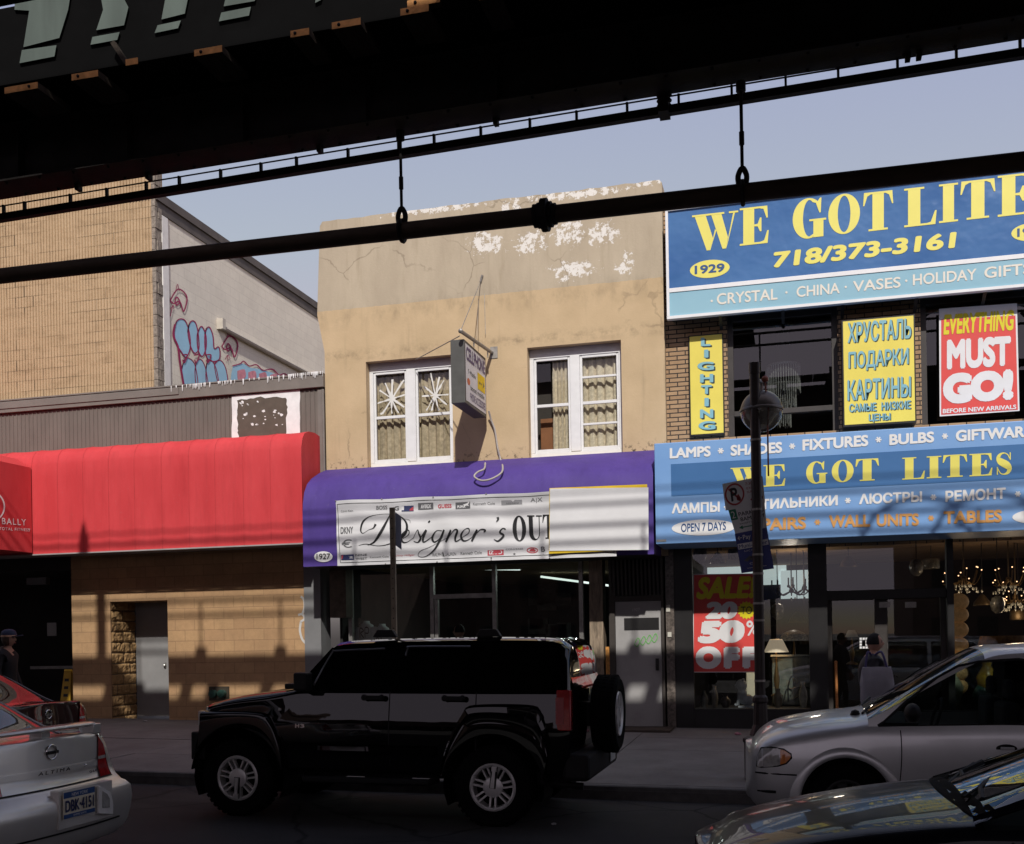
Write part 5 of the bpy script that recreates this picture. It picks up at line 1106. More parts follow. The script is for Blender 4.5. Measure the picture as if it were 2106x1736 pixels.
def wheel(parent, x, y, z, r, rim_r, kind, side, rimm=None):
    """a wheel whose axle lies across the car; side = -1 near, +1 far"""
    Mx = Matrix.Translation((x, y, z)) @ Matrix.Rotation(PI / 2 * (1 if side < 0 else -1), 4, 'X')
    t = MB(); w_ = .12
    prof = [(rim_r, -w_ * .9), (r * .9, -w_ * 1.02), (r * .97, -w_ * .85), (r, -w_ * .6), (r, w_ * .6), (r * .97, w_ * .85), (r * .9, w_ * 1.02), (rim_r + .01, w_ * .93), (rim_r, w_ * .8)]
    t.lathe(prof, Mx, 40, cap=False)
    for k in range(40):
        a = 2 * PI * k / 40
        for zz_ in (-.6, 0, .6): t.obox(Mx @ Matrix.Rotation(a + zz_ * .06, 4, 'Z') @ Matrix.Translation((r, 0, zz_ * w_)), .014, r * .09, w_ * .42)
    wt = bpy.data.objects.new('wheel', None); C.objects.link(wt); wt.parent = parent
    t.build('tyre', M_tyre, wt, smooth=30, local=True)
    g = MB(); g.lathe([(rim_r + .006, .07), (rim_r + .008, .1), (rim_r - .012, .112), (rim_r - .03, .1), (rim_r - .036, .05), (rim_r - .036, -.08)], Mx, 40, cap=False)
    if kind == 'twin':
        for k in range(7):
            a = 2 * PI * k / 7 + .2
            for d in (-.022, .022):
                Ma = Mx @ Matrix.Rotation(a, 4, 'Z'); g.add([Ma @ Vector(p) for p in ((.085, d - .009, .085), (.085, d + .009, .085), (rim_r - .02, d * 1.25 + .009, .095), (rim_r - .02, d * 1.25 - .009, .095), (.085, d - .009, .04), (.085, d + .009, .04), (rim_r - .02, d * 1.25 + .009, .05), (rim_r - .02, d * 1.25 - .009, .05))],
                                                             [(0, 1, 2, 3), (0, 4, 5, 1), (1, 5, 6, 2), (2, 6, 7, 3), (3, 7, 4, 0), (4, 7, 6, 5)])
        g.lathe([(.098, .07), (.098, .095), (.08, .104), (.001, .106)], Mx, 28)
    else:
        for k in range(7):
            Ma = Mx @ Matrix.Rotation(2 * PI * k / 7, 4, 'Z'); g.add([Ma @ Vector(p) for p in ((.05, -.03, .08), (.05, .03, .08), (rim_r - .02, .045, .09), (rim_r - .02, -.045, .09), (.05, -.03, .03), (.05, .03, .03), (rim_r - .02, .045, .04), (rim_r - .02, -.045, .04))], [(0, 1, 2, 3), (0, 4, 5, 1), (1, 5, 6, 2), (2, 6, 7, 3), (3, 7, 4, 0), (4, 7, 6, 5)])
        g.lathe([(.07, .05), (.07, .09), (.001, .1)], Mx, 20)
    g.build('rim', rimm or M_rim, wt, smooth=35, local=True)
    if kind == 'twin':
        g = MB(); a = (1.45 if x > 0 else -1.62); Ma = Mx @ Matrix.Rotation(a, 4, 'Z')
        g.add([Ma @ Vector(p) for p in ((-.005, -.02, .108), (-.005, .02, .108), (rim_r - .03, .014, .116), (rim_r - .03, -.014, .116), (-.005, -.02, .13), (-.005, .02, .13), (rim_r - .03, .014, .13), (rim_r - .03, -.014, .13))], [(0, 1, 2, 3), (4, 7, 6, 5), (0, 4, 5, 1), (1, 5, 6, 2), (2, 6, 7, 3), (3, 7, 4, 0)])
        k_ = MB(); k_.obox(Ma @ Matrix.Translation(((rim_r - .03) / 2, 0, .107)), rim_r - .01, .062, .006); k_.build('lug_recess', M_plast, wt, local=True)
        g.obox(Ma @ Matrix.Translation((rim_r - .045, 0, .12)), .05, .05, .03); g.build('lug_cover', M_rim, wt, local=True, bevel=.004)
    g = MB(); g.lathe([(rim_r - .037, .0), (.02, .0)], Mx, 24); g.lathe([(rim_r - .09, .012), (.1, .03)], Mx, 24); g.build('brake_disc', M_plast, wt, local=True)
    return wt
def well(parent, x, z, r, y0, y1):
    g = MB(); K = 20; a = [math.radians(-25 + 230 * k / K) for k in range(K + 1)]
    g.rings([[(x + r * math.cos(t), y, z + r * math.sin(t)) for t in a] for y in (y0, y1)], False, 0, False)
    g.poly([[(x + r * math.cos(t), z + r * math.sin(t)) for t in a]], lambda u, v: (u, y1, v)); g.build('wheel_well', M_plast, parent, local=True)

# ---------------------------------------------------------------- big black off-roader by the kerb
M_bpaint = paint('black_paint', (.003, .003, .0032), 0, .5, 1.0, 0.0); M_bgl = paint('black_window_glass', (.003, .003, .003), 0, .06, 0.0, .6)
HX, HY = -4.0, -7.14
suv = thing('off_road_vehicle', 'boxy black off-road vehicle with a spare wheel on its tail, parked at the kerb', 'car', (HX, HY, zr(HX) - .0), None, 0.0)
suv.rotation_euler.y = .012
def hs(x, zlow, zs, mid, sh, belt, top, ztc, w=1.0):
    return [(x, 0, zlow), (x, .74 * w, zlow), (x, .84 * w, zs), (x, .882 * w, mid), (x, .887 * w, sh - .09), (x, .876 * w, min(belt[1] - .05, sh + .01)), (x, (belt[0] + .008) * w, belt[1] - .03), (x, belt[0] * w, belt[1]), (x, top[0] * w, top[1]), (x, top[0] * w * .6, ztc), (x, 0, ztc + .01)]
st = [hs(-1.86, .62, .66, .84, .98, (.80, 1.07), (.70, 1.1), 1.12, .97), hs(-1.78, .5, .6, .84, 1.0, (.86, 1.1), (.78, 1.13), 1.15), hs(-1.45, .45, .52, .8, 1.0, (.87, 1.16), (.80, 1.2), 1.22), hs(-1.1, .45, .52, .76, 1.0, (.872, 1.2), (.80, 1.245), 1.262),
      hs(-.84, .45, .5, .76, 1.02, (.838, 1.25), (.80, 1.275), 1.295), hs(-.79, .45, .5, .76, 1.02, (.838, 1.26), (.80, 1.3), 1.32), hs(-.52, .45, .5, .76, 1.02, (.838, 1.272), (.71, 1.66), 1.7), hs(-.44, .45, .5, .76, 1.02, (.838, 1.273), (.70, 1.715), 1.74), hs(-.2, .45, .5, .76, 1.02, (.838, 1.274), (.695, 1.74), 1.765),
      hs(.8, .45, .5, .76, 1.02, (.838, 1.275), (.695, 1.765), 1.785), hs(1.7, .45, .5, .76, 1.02, (.838, 1.28), (.695, 1.76), 1.78), hs(1.86, .45, .52, .76, 1.02, (.836, 1.28), (.69, 1.735), 1.75), hs(1.93, .5, .56, .78, 1.02, (.855, 1.27), (.68, 1.66), 1.7, .985), hs(1.98, .55, .6, .8, 1.02, (.84, 1.2), (.80, 1.26), 1.28, .97)]
ar = [(-1.44, .40, .50), (1.24, .385, .50)]
cat = lambda i, j, p, q: 'body'
parts, R, seg = loft_parts(st, cat, ar, .07, 2, bulge=(.06, .02))
parts['body'].build('body', M_bpaint, suv, smooth=32, local=True)
hR = R
M_trim_hl = simple('trim_highlight_grey', (.12, .12, .13), .25, metal=.6)  # lighter grey tubes paint the thin highlights along the window tops
yb2 = lambda z: (.872 + (z - 1.274) * (.735 - .872) / (1.73 - 1.274)) if z > 1.274 else .872
def sidepanel(name, pts, mat, th=.008, off=.002, rnd=0.03, par=suv, side=-1, flat=False, **kw):      # panel lying on the flank, outline in (x, z)
    n = len(pts); op = []
    for k in range(n):                                   # rounded corners
        p, a, b = Vector(pts[k]), Vector(pts[k - 1]), Vector(pts[(k + 1) % n])
        r1 = min(rnd, (a - p).length / 2); r2_ = min(rnd, (b - p).length / 2); q0 = p + (a - p).normalized() * r1; q1 = p + (b - p).normalized() * r2_
        for t in (0, .33, .67, 1): op.append(tuple(q0 * (1 - t) ** 2 + p * 2 * t * (1 - t) + q1 * t * t))
    g = MB(); cols = []; lo_, hi_ = min(p[0] for p in op), max(p[0] for p in op); K = max(2, int((hi_ - lo_) / .05))
    for k in range(K + 1):                               # vertical slices so the panel follows the curved flank
        x = min(hi_ - 1e-4, max(lo_ + 1e-4, lo_ + (hi_ - lo_) * k / K)); zs_ = [a[1] + (b[1] - a[1]) * (x - a[0]) / (b[0] - a[0]) for a, b in zip(op, op[1:] + op[:1]) if min(a[0], b[0]) <= x <= max(a[0], b[0]) and a[0] != b[0]]
        z0_, z1_ = min(zs_), max(zs_); ya_, yb_2 = flank_y(hR, x, z0_), flank_y(hR, x, z1_); cols.append([(x, side * ((ya_ + (yb_2 - ya_) * q / 6 if flat else flank_y(hR, x, z0_ + (z1_ - z0_) * q / 6)) + off + th), z0_ + (z1_ - z0_) * q / 6) for q in range(7)])
    g.rings(cols, False, 0, False)
    e_ = [c[0] for c in cols] + [c[-1] for c in cols[::-1]]; g.rings([e_, [(p[0], p[1] - side * (th + off + .01), p[2]) for p in e_]], False)
    return g.build(name, mat, par, local=True, smooth=30, **kw)
wins = [[(-.62, 1.31), (-.455, 1.645), (.115, 1.675), (.115, 1.295)], [(.345, 1.315), (.345, 1.69), (.97, 1.69), (.97, 1.315)], [(1.09, 1.30), (1.09, 1.71), (1.86, 1.70), (1.88, 1.29)]]
for sd_ in (-1, 1):
    for wpts in wins: sidepanel('side_window', wpts, M_bgl, .006, .010, .05, side=sd_, flat=True)
    for L in ([(-.62, 1.325), (-.47, 1.64), (-.40, 1.668), (.10, 1.69)], [(.325, 1.62), (.34, 1.69), (.38, 1.708), (.98, 1.708)]):
        g = MB(); g.tube([(x, sd_ * (flank_y(hR, x, z) + .012), z) for x, z in [(p.x, p.y) for p in spl(L, 4)]], .011, 6); g.build('trim_highlight', M_trim_hl, suv, local=True, smooth=60)
    for x in (.19, 1.07): 
        sidepanel('door_gap', [(x - .005, .56), (x - .005, 1.27), (x + .005, 1.27), (x + .005, .56)], M_plast, .0015, .0015, .001, side=sd_)
    for x in (.035, .86):
        h = MB(); yy = sd_ * .905; h.box(x - .1, x + .1, min(yy, yy + sd_ * .035), max(yy, yy + sd_ * .035), 1.195, 1.235); h.ball((x - .09, yy, 1.215), .032, n=10); h.ball((x + .09, yy, 1.215), .032, n=10); h.build('door_handle', M_plast, suv, local=True, smooth=40)
    g = MB(); g.add([(-.55, sd_ * .885, .64), (.68, sd_ * .885, .64), (.68, sd_ * .915, .69), (-.55, sd_ * .915, .69), (.68, sd_ * .912, .735), (-.55, sd_ * .912, .735), (-.55, sd_ * .885, .75), (.68, sd_ * .885, .75)], [(0, 1, 2, 3), (3, 2, 4, 5), (5, 4, 7, 6), (1, 7, 4, 2), (0, 3, 5, 6)]); g.build('side_moulding', M_bpaint, suv, local=True)
    # wide flares over the wheels
    for pts, nm in (([(-1.83, .80), (-1.82, 1.02), (-1.78, 1.05), (-1.2, 1.05), (-1.06, .97), (-.96, .74), (-.92, .5)], 'f'), ([(.72, .5), (.80, .78), (.94, 1.06), (1.06, 1.14), (1.6, 1.14), (1.72, 1.06), (1.80, .82)], 'r')):
        cx_, cz_, rr_ = ar[0] if nm == 'f' else ar[1]
        op = [Vector((p.x, p.y)) for p in spl(pts, 8)]; L_ = [0]
        for a, b in zip(op, op[1:]): L_.append(L_[-1] + (b - a).length)
        rows_ = []
        for k in range(37):
            d = L_[-1] * k / 36; m2_ = max(q for q in range(len(L_)) if L_[q] <= d + 1e-9); m2_ = min(m2_, len(op) - 2); o_ = op[m2_].lerp(op[m2_ + 1], (d - L_[m2_]) / (L_[m2_ + 1] - L_[m2_]))
            a_ = math.radians(172 - 164 * k / 36); i_ = Vector((cx_ + rr_ * math.cos(a_), cz_ + rr_ * math.sin(a_)))
            rows_.append([(o_.lerp(i_, t).x, sd_ * (.884 + off), o_.lerp(i_, t).y) for t, off in (((-.05, -.03), (0, .025), (.05, .05), (.12, .056), (.3, .057), (.6, .057), (.9, .057), (1, .055), (1.02, .03), (1.0, -.06)) if nm == 'f' else ((-.05, -.03), (0, .02), (.04, .05), (.22, .056), (.30, .036), (.36, .028), (.6, .042), (.8, .044), (1, .044), (1.02, .03), (1.0, -.06)))])
        g = MB(); g.rings(rows_, False, 0, False); g.build('wheel_flare', M_bpaint, suv, local=True, smooth=45)
    m_ = MB(); m_.box(-.74, -.60, min(sd_ * .90, sd_ * 1.06), max(sd_ * .90, sd_ * 1.06), 1.28, 1.46); m_.box(-.7, -.64, min(sd_ * .85, sd_ * .92), max(sd_ * .85, sd_ * .92), 1.27, 1.33); m_.build('mirror', M_plast, suv, local=True, bevel=.02)
    t = MB(); t.box(1.86, 1.995, min(sd_ * .79, sd_ * .885), max(sd_ * .79, sd_ * .885), .92, 1.30); tl = t.build('tail_lamp', M_redl, suv, local=True, bevel=.01)
    t = MB(); t.box(1.855, 1.93, min(sd_ * .80, sd_ * .889), max(sd_ * .80, sd_ * .889), .98, 1.23); t.build('reflector', simple('pink_reflector', (.42, .1, .1), .3, var=.15, vs=30), tl, local=True)
    for x in (.04, 1.12) if sd_ < 0 else ():
        g = MB(); g.prism([[(x - .13, 1.79), (x - .08, 1.865), (x + .08, 1.865), (x + .13, 1.79)]], lambda u, v, d: (u, sd_ * d, v + (.0 if x < 0 else .012)), .52, .60); g.build('roof_mount', M_plast, suv, local=True, bevel=.01)
    l_ = MB(); l_.box(-1.88, -1.80, min(sd_ * .74, sd_ * .90), max(sd_ * .74, sd_ * .90), .91, 1.06); l_.build('side_marker', M_clear, suv, local=True, bevel=.012)
    l_ = MB(); l_.lathe([(.085, 0), (.09, .02), (.07, .035), (.001, .04)], Matrix.Translation((-1.9, sd_ * .6, .97)) @ Matrix.Rotation(-PI / 2, 4, 'Y'), 20); l_.build('headlamp', M_clear, suv, local=True, smooth=40)
    w_ = MB(); w_.box(-.98, -.955, min(sd_ * .87, sd_ * .893), max(sd_ * .87, sd_ * .893), 1.075, 1.1); w_.build('small_reflector', M_clear, suv, local=True)
    g = MB(); g.tube([(-.75, sd_ * .80, .42), (-.7, sd_ * .9, .40), (.6, sd_ * .9, .40), (.66, sd_ * .80, .42)], .035, 8); g.build('side_step', M_plast, suv, local=True)
    for x, z in ((-1.44, .385), (1.24, .372)): wheel(suv, x, sd_ * .79, z, .385, .225, 'twin', sd_); well(suv, x, z + .02, .5, sd_ * .87, sd_ * .45)
f_ = MB(); Mf = Matrix.Translation((1.645, -.915, 1.035)) @ Matrix.Rotation(PI / 2, 4, 'X'); f_.lathe([(.085, -.03), (.085, .018), (.07, .025), (.06, .012), (.001, .01)], Mf, 24); f_.build('fuel_cap', M_plast, suv, local=True, smooth=40)
g = MB(); g.box(-2.0, -1.84, -.84, .84, .55, .84); g.box(-1.96, -1.84, -.7, .7, .38, .55); g.box(-2.03, -1.99, -.5, -.2, .4, .9); g.box(-2.03, -1.99, .2, .5, .4, .9); g.build('front_bumper', M_plast, suv, local=True, bevel=.025)
g = MB(); g.box(-1.93, -1.85, -.66, .66, .88, 1.09)
for k in range(7): g.box(-1.95, -1.92, -.42 + k * .14 - .045, -.42 + k * .14 + .045, .89, 1.08)
g.build('grille', M_chrome, suv, local=True, bevel=.008)
g = MB(); g.box(1.9, 2.16, -.84, .84, .44, .70); g.build('rear_bumper', M_plast, suv, local=True, bevel=.04)
g = MB(); g.add([(1.865, -.64, 1.72), (1.865, .64, 1.72), (2.0, .72, 1.31), (2.0, -.72, 1.31)], [(0, 1, 2, 3)]); g.build('rear_window', M_bgl, suv, local=True)
g = MB(); g.box(2.165, 2.175, .32, .62, .5, .64); g.build('number_plate', simple('plate_white', (.5, .5, .48), .5), suv, local=True)
g = MB(); g.box(-1.75, 1.9, -.6, .6, .4, .5); g.box(-.2, .2, -.55, -.25, .3, .42); g.tube([(1.2, -.6, .4), (2.05, -.55, .36)], .035, 8); g.build('underbody', M_plast, suv, local=True)
g = MB(); g.add([(-.86, -.72, 1.315), (-.86, .72, 1.315), (-.5, .66, 1.7), (-.5, -.66, 1.7)], [(0, 1, 2, 3)]); g.build('windscreen', M_bgl, suv, local=True)
g = MB(); g.box(-1.0, -.86, -.72, .72, 1.28, 1.335); g.build('cowl_vent', M_plast, suv, local=True, bevel=.012)
Ms = Matrix.Translation((2.2, .02, 1.02)) @ Matrix.Rotation(PI / 2, 4, 'Y')
sw_ = bpy.data.objects.new('spare_wheel', None); C.objects.link(sw_); sw_.parent = suv
t = MB(); r = .385; t.lathe([(.23, -.12), (r * .9, -.125), (r * .97, -.1), (r, -.07), (r, .07), (r * .97, .1), (r * .9, .125), (.24, .11)], Ms, 40, cap=False)
for k in range(44):
    for zz_ in (-.6, 0, .6): t.obox(Ms @ Matrix.Rotation(2 * PI * k / 44 + zz_ * .06, 4, 'Z') @ Matrix.Translation((r, 0, zz_ * .12)), .016, r * .09, .05)
t.build('tyre', M_tyre, sw_, smooth=30, local=True)
t = MB(); t.lathe([(.235, .08), (.22, .12), (.19, .1), (.18, .04), (.09, .06), (.08, .1), (.001, .1)], Ms, 32)
for k in range(7): t.obox(Ms @ Matrix.Rotation(2 * PI * k / 7, 4, 'Z') @ Matrix.Translation((.14, 0, .09)), .12, .05, .03)
t.build('rim', M_rim, sw_, smooth=40, local=True); t = MB(); t.box(1.96, 2.2, -.1, .14, .9, 1.14); t.build('carrier', M_plast, sw_, local=True)
g = MB(); text(g, 'H', quadmap((-.80, -.889, .905), (-.755, -.889, .905), (-.755, -.889, .945), (-.80, -.889, .945)), .05); text(g, '3', quadmap((-.745, -.889, .905), (-.70, -.889, .905), (-.70, -.889, .945), (-.745, -.889, .945)), .05); g.build('badge', M_chrome, suv, local=True)

# ---------------------------------------------------------------- sedans
def sedan(name, label, loc, pm, glassm, rz=0.0, spoiler=False, cw=0.0):
    t = thing(name, label, 'car', loc, None, rz)
    def s(x, a, b, c, d, e, f, g_, z8): return [(x, 0, a[1]), (x, *a), (x, *b), (x, *c), (x, *d), (x, *e), (x, *f), (x, *g_), (x, 0, z8)]
    st = [s(-2.36, (.5, .26), (.62, .34), (.66, .48), (.64, .58), (.6, .64), (.5, .67), (.3, .685), .695),
          s(-2.26, (.66, .22), (.77, .32), (.80, .5), (.76, .62), (.72, .68), (.58, .72), (.34, .74), .755),
          s(-2.0, (.74, .19), (.85, .31), (.87, .53), (.84, .69), (.80, .745), (.66, .79), (.36, .82), .835),
          s(-1.5 + cw * .5, (.76, .18), (.875, .3), (.89, .55), (.87, .77), (.83, .83), (.70, .87), (.38, .91), .925),
          s(-1.0 + cw, (.77, .18), (.875, .3), (.89, .56), (.877, .82), (.84, .89), (.72, .925), (.4, .97), .99),
          s(-.88 + cw, (.77, .18), (.875, .3), (.89, .56), (.877, .83), (.84, .905), (.73, .935), (.4, .985), 1.005),
          s(-.02, (.77, .18), (.875, .3), (.89, .56), (.88, .85), (.845, .94), (.585, 1.35), (.4, 1.4), 1.415),
          s(.25, (.77, .18), (.875, .3), (.89, .56), (.88, .86), (.845, .945), (.575, 1.385), (.4, 1.43), 1.445),
          s(.8, (.77, .18), (.875, .3), (.89, .56), (.88, .87), (.845, .955), (.57, 1.375), (.4, 1.42), 1.435),
          s(1.1, (.77, .18), (.875, .3), (.89, .56), (.88, .88), (.845, .96), (.57, 1.335), (.4, 1.385), 1.4),
          s(1.72, (.76, .19), (.87, .31), (.89, .57), (.87, .89), (.83, .975), (.72, 1.015), (.42, 1.05), 1.06),
          s(2.05, (.75, .2), (.86, .32), (.875, .58), (.85, .89), (.80, .985), (.70, 1.03), (.42, 1.06), 1.07),
          [(2.16, 0, .22), (2.22, .72, .22), (2.27, .835, .33), (2.29, .85, .6), (2.17, .765, .70), (2.13, .715, .94), (2.12, .66, 1.035), (2.12, .42, 1.055), (2.12, 0, 1.065)]]
    def cat(i, j, p, q):
        if 5 <= i <= 9 and j == 5: return 'side_window'
        if i == 5 and j >= 6: return 'windscreen'
        if i == 9 and j >= 6: return 'rear_window'
        return 'body'
    ar = [(-1.42, .33, .37), (1.3, .33, .37)]
    parts, R, seg = loft_parts(st, cat, ar, .06, 3, bulge=(.1, .07))
    parts['body'].build('body', pm, t, smooth=40, local=True)
    for nm in ('windscreen', 'rear_window'): parts[nm].build(nm, glassm, t, smooth=60, local=True)
    parts['side_window'].each('side_window', glassm, t, smooth=60, local=True) if False else parts['side_window'].build('side_window', glassm, t, smooth=60, local=True)
    ax = 6 * 3
    for sd_ in (-1, 1):
        for a, b, w_ in ((5, 6, .035), (9, 10, .085)):            # front and rear roof pillars
            pts = [Vector((R[i][ax].x, sd_ * (R[i][ax].y + .004), R[i][ax].z + .004)) for i in range(len(R)) if (seg[i] if i < len(seg) else 99) == a]
            pts.append(Vector((st[b][6][0], sd_ * (st[b][6][1] + .004), st[b][6][2] + .004)))
            g = MB()
            for k in range(len(pts) - 1):
                d = Vector((0, sd_, -.9)).normalized(); n_ = Vector((0, sd_ * .8, .6)) * .008
                g.add([pts[k] - d * .012 + n_, pts[k + 1] - d * .012 + n_, pts[k + 1] + d * w_ + n_, pts[k] + d * w_ + n_, pts[k] - d * .012 - n_, pts[k + 1] - d * .012 - n_, pts[k + 1] + d * w_ - n_, pts[k] + d * w_ - n_], [(0, 1, 2, 3), (0, 4, 5, 1), (3, 2, 6, 7)])
            g.build('pillar', pm, t, smooth=60, local=True, merge=True)
        g = MB(); g.bar((.42, sd_ * .85, .94), (.46, sd_ * .575, 1.385), .07, .02); g.build('pillar', M_plast, t, local=True)
        for x in (-1.42, 1.3): wheel(t, x, sd_ * .77, .315, .315, .19, 'plain', sd_); well(t, x, .33, .37, sd_ * .86, sd_ * .45)
        m_ = MB(); m_.ball((-.72, sd_ * .98, .98), .06, .11, .07, n=14); m_.bar((-.7, sd_ * .84, .93), (-.72, sd_ * .95, .96), .05, .03); m_.build('mirror', pm, t, local=True, smooth=50)
        for x in (-.95, .42, 1.3) if not spoiler else ():
            g = MB(); g.box(x - .004, x + .004, min(sd_ * .86, sd_ * .8905), max(sd_ * .86, sd_ * .8905), .35, .86); g.build('door_gap', M_plast, t, local=True)
    g = MB(); g.box(-1.9, 2.0, -.62, .62, .2, .28); g.build('underbody', M_plast, t, local=True)
    for y in (-.36, .36):
        g = MB(); g.box(-.1, .38, y - .25, y + .25, .35, .6); g.box(.3, .45, y - .24, y + .24, .6, 1.05); g.box(.34, .44, y - .11, y + .11, 1.06, 1.24); g.build('seat', M_seat, t, local=True, bevel=.04)
    g = MB(); g.box(.95, 1.5, -.62, .62, .4, .62); g.box(1.3, 1.5, -.62, .62, .62, 1.0); g.box(-1.05, -.5, -.68, .68, .6, .9); g.build('cabin_trim', M_seat, t, local=True, bevel=.04)
    return t, parts, R
def rear_kit(t, R):
    for sd_ in (-1, 1):
        def shell(y0f, y1f, z0_, z1_, o):                 # a lens that follows the bowed tail and wraps round the corner
            rows_ = []
            for k in range(9):
                z = z0_ + (z1_ - z0_) * k / 8; a, b = y0f(z), y1f(z); row = []
                for q in range(9):
                    y = a + (b - a) * q / 8; row.append((tail_x(R, y, z) + o - (.05 if q == 8 else 0), sd_ * (y + (.012 if q == 8 else 0)), z))
                row.append((tail_x(R, b, z) - .16, sd_ * (flank_y(R, tail_x(R, b, z) - .1, z) + .008), z)); rows_.append(row)
            g = MB(); g.rings(rows_, False, 0, False); return g
        ym = lambda z: max(.60, min(.83, min(p.y for p in R[-1] if abs(p.z - z) < .05 and p.z > .66) - .004) if any(abs(p.z - z) < .05 and p.z > .66 for p in R[-1]) else .70)
        tl = shell(lambda z: .555 if z < .8 else .555 + (z - .8) * .33, ym, .70, 1.03, .012).build('tail_lamp', M_redl, t, local=True, smooth=50)
        shell(lambda z: .565, lambda z: ym(z) - .005, .835, .86, .016).build('lamp_band', M_clear, tl, local=True, smooth=50)
if True:
    M_silver = paint('silver_paint', (.72, .70, .66), .5, .36, .8); M_maroon = paint('dark_red_paint', (.025, .003, .004), .0, .3, 1.0, .2); M_navyp = paint('near_black_paint', (.005, .0055, .008), .0, .3, .4, .05)
    ax_, ay_ = -5.33 - 2.29, -10.85
    alt, ap, aR = sedan('silver_sedan', 'silver sedan seen from behind with licence plate, in the traffic lane at lower left', (ax_, ay_, zr(ax_)), M_silver, M_cgl, 0.0, True)
    alt.rotation_euler.y = .012; rear_kit(alt, aR)
    g = MB(); rows_ = []
    for k in range(25):
        u = k / 24 * 2 - 1; y = u * .68; x = 2.20 - .10 * u * u; z = 1.135 - .012 * u * u - (.075 if abs(u) > .97 else 0)
        rows_.append([(x - .17, y, z - .006), (x - .09, y, z + .012), (x, y, z + .008), (x + .008, y, z - .012), (x - .02, y, z - .026), (x - .15, y, z - .022)])
    g.rings(rows_, True); 
    for y in (-.62, 0, .62): g.box(2.03, 2.14, y - .05, y + .05, 1.04, 1.12)
    g.build('spoiler', M_silver, alt, smooth=40, local=True, bevel=.006)
    bx = lambda y, z, o=0: Vector((tail_x(aR, y, z) + o, y, z))
    g = MB()                                             # trim strip, lid gap and bumper lines following the bowed tail
    def tailstrip(mb, z0_, z1_, y0_=-.68, y1_=.68, o=.012):
        K = 24; rows_ = []
        for k in range(K + 1):
            y = y0_ + (y1_ - y0_) * k / K; rows_.append([tuple(bx(y, z0_, o - .05)), tuple(bx(y, z0_, o)), tuple(bx(y, z1_, o)), tuple(bx(y, z1_, o - .05))])
        mb.rings(rows_, True)
    tailstrip(g, .79, .835, -.55, .55, .014); g.build('trunk_trim', M_silver, alt, smooth=40, local=True)
    g = MB(); tailstrip(g, .688, .698, -.74, .74, .006); g.build('lid_gap', M_plast, alt, local=True)
    pl = MB(); pl.box(2.405, 2.415, -.30, .05, .49, .66); 
    pz0, pz1 = .475, .67
    px_ = 2.372; rec = MB(); rec.box(2.30, px_, -.16, .48, .40, .685); rec.build('plate_recess', paint('silver_recess', (.8, .78, .74), .4, .4, .4), alt, local=True)
    plate = MB(); plate.box(px_ + .012, px_ + .018, -.13, .235, pz0, pz1); po2 = plate.build('number_plate', simple('plate_ivory', (.82, .76, .6), .5), alt, local=True)
    g = MB(); g.box(px_ + .0185, px_ + .02, -.13, .235, pz1 - .045, pz1); g.box(px_ + .0185, px_ + .02, -.13, .235, pz0, pz0 + .03); g.build('plate_bands', simple('plate_blue', (.03, .09, .26), .5), po2, local=True)
    pq = lambda y0_, y1_, z0_, z1_: quadmap((px_ + .0215, y0_, z0_), (px_ + .0215, y1_, z0_), (px_ + .0215, y1_, z1_), (px_ + .0215, y0_, z1_))
    g = MB(); text(g, 'DBK·4151', pq(-.115, .22, pz0 + .045, pz1 - .06), .03); g.build('plate_number', M_navy, po2, local=True)
    g = MB(); text(g, 'NEW YORK', pq(-.04, .15, pz1 - .036, pz1 - .012), .01); text(g, 'EMPIRE STATE', pq(-.02, .13, pz0 + .008, pz0 + .022), .0); g.build('plate_state', M_wl, po2, local=True)
    def ering(t, x, y, z, r, m=M_chrome):
        g = MB(); g.tube([(x, y + r * math.cos(a), z + r * math.sin(a)) for a in [k * PI / 12 for k in range(25)]], r * .16, 8); g.box(x - .006, x + .008, y - r * 1.35, y + r * 1.35, z - r * .22, z + r * .22); g.build('emblem', m, t, local=True, smooth=50)
    e_ = bx(-.02, .955, .0); ering(alt, e_.x + .004, -.02, .955, .055)
    lq = lambda y0_, y1_, z0_, z1_, o: (lambda u, v: bx(y0_ + (y1_ - y0_) * u, z0_ + (z1_ - z0_) * v, o))
    g = MB(); text(g, 'ALTIMA', lq(-.20, .16, .80, .825, .018), .012, .2, 1.5); text(g, 'GLE', lq(.42, .54, .745, .763, .008), .012, .2, 1.2); g.build('model_lettering', M_chrome, alt, local=True)
    g = MB(); g.ball(bx(.36, .812, .016), .014, n=10); g.build('lock', M_chrome, alt, local=True)
    g = MB(); tailstrip(g, .36, .372, -.66, .66, .012); g.build('bumper_line', M_plast, alt, local=True)
    g = MB(); g.prism([[(.27, .45), (.455, .415), (.455, .52), (.42, .60), (.275, .67)]], lambda u, v, d: (d, u, v), px_ + .002, px_ + .03); bl = g.build('sunlit_recess_side', simple('sunlit_white', (.85, .85, .82), .3), alt, local=True, bevel=.008)  # white stands in for sun falling on the side of the plate recess
    g = MB(); g.prism([[(.31, .49), (.40, .48), (.40, .55), (.37, .59), (.315, .62)]], lambda u, v, d: (d, u, v), px_ + .031, px_ + .036); g.build('reversing_lens', M_clear, bl, local=True)
    rx_, ry_ = -10.5, -7.2
    redc, _, rR = sedan('red_sedan', 'dark red sedan parked at the kerb behind the silver sedan, seen from its tail', (rx_, ry_, zr(rx_)), M_maroon, M_cgl, 0.0)
    redc.rotation_euler.y = .012; rear_kit(redc, rR); ering(redc, tail_x(rR, 0, .93) + .004, -.02, .93, .05)
    # dark car in the foreground lane
    dx_, dy_ = -.47 + 2.38, -11.62
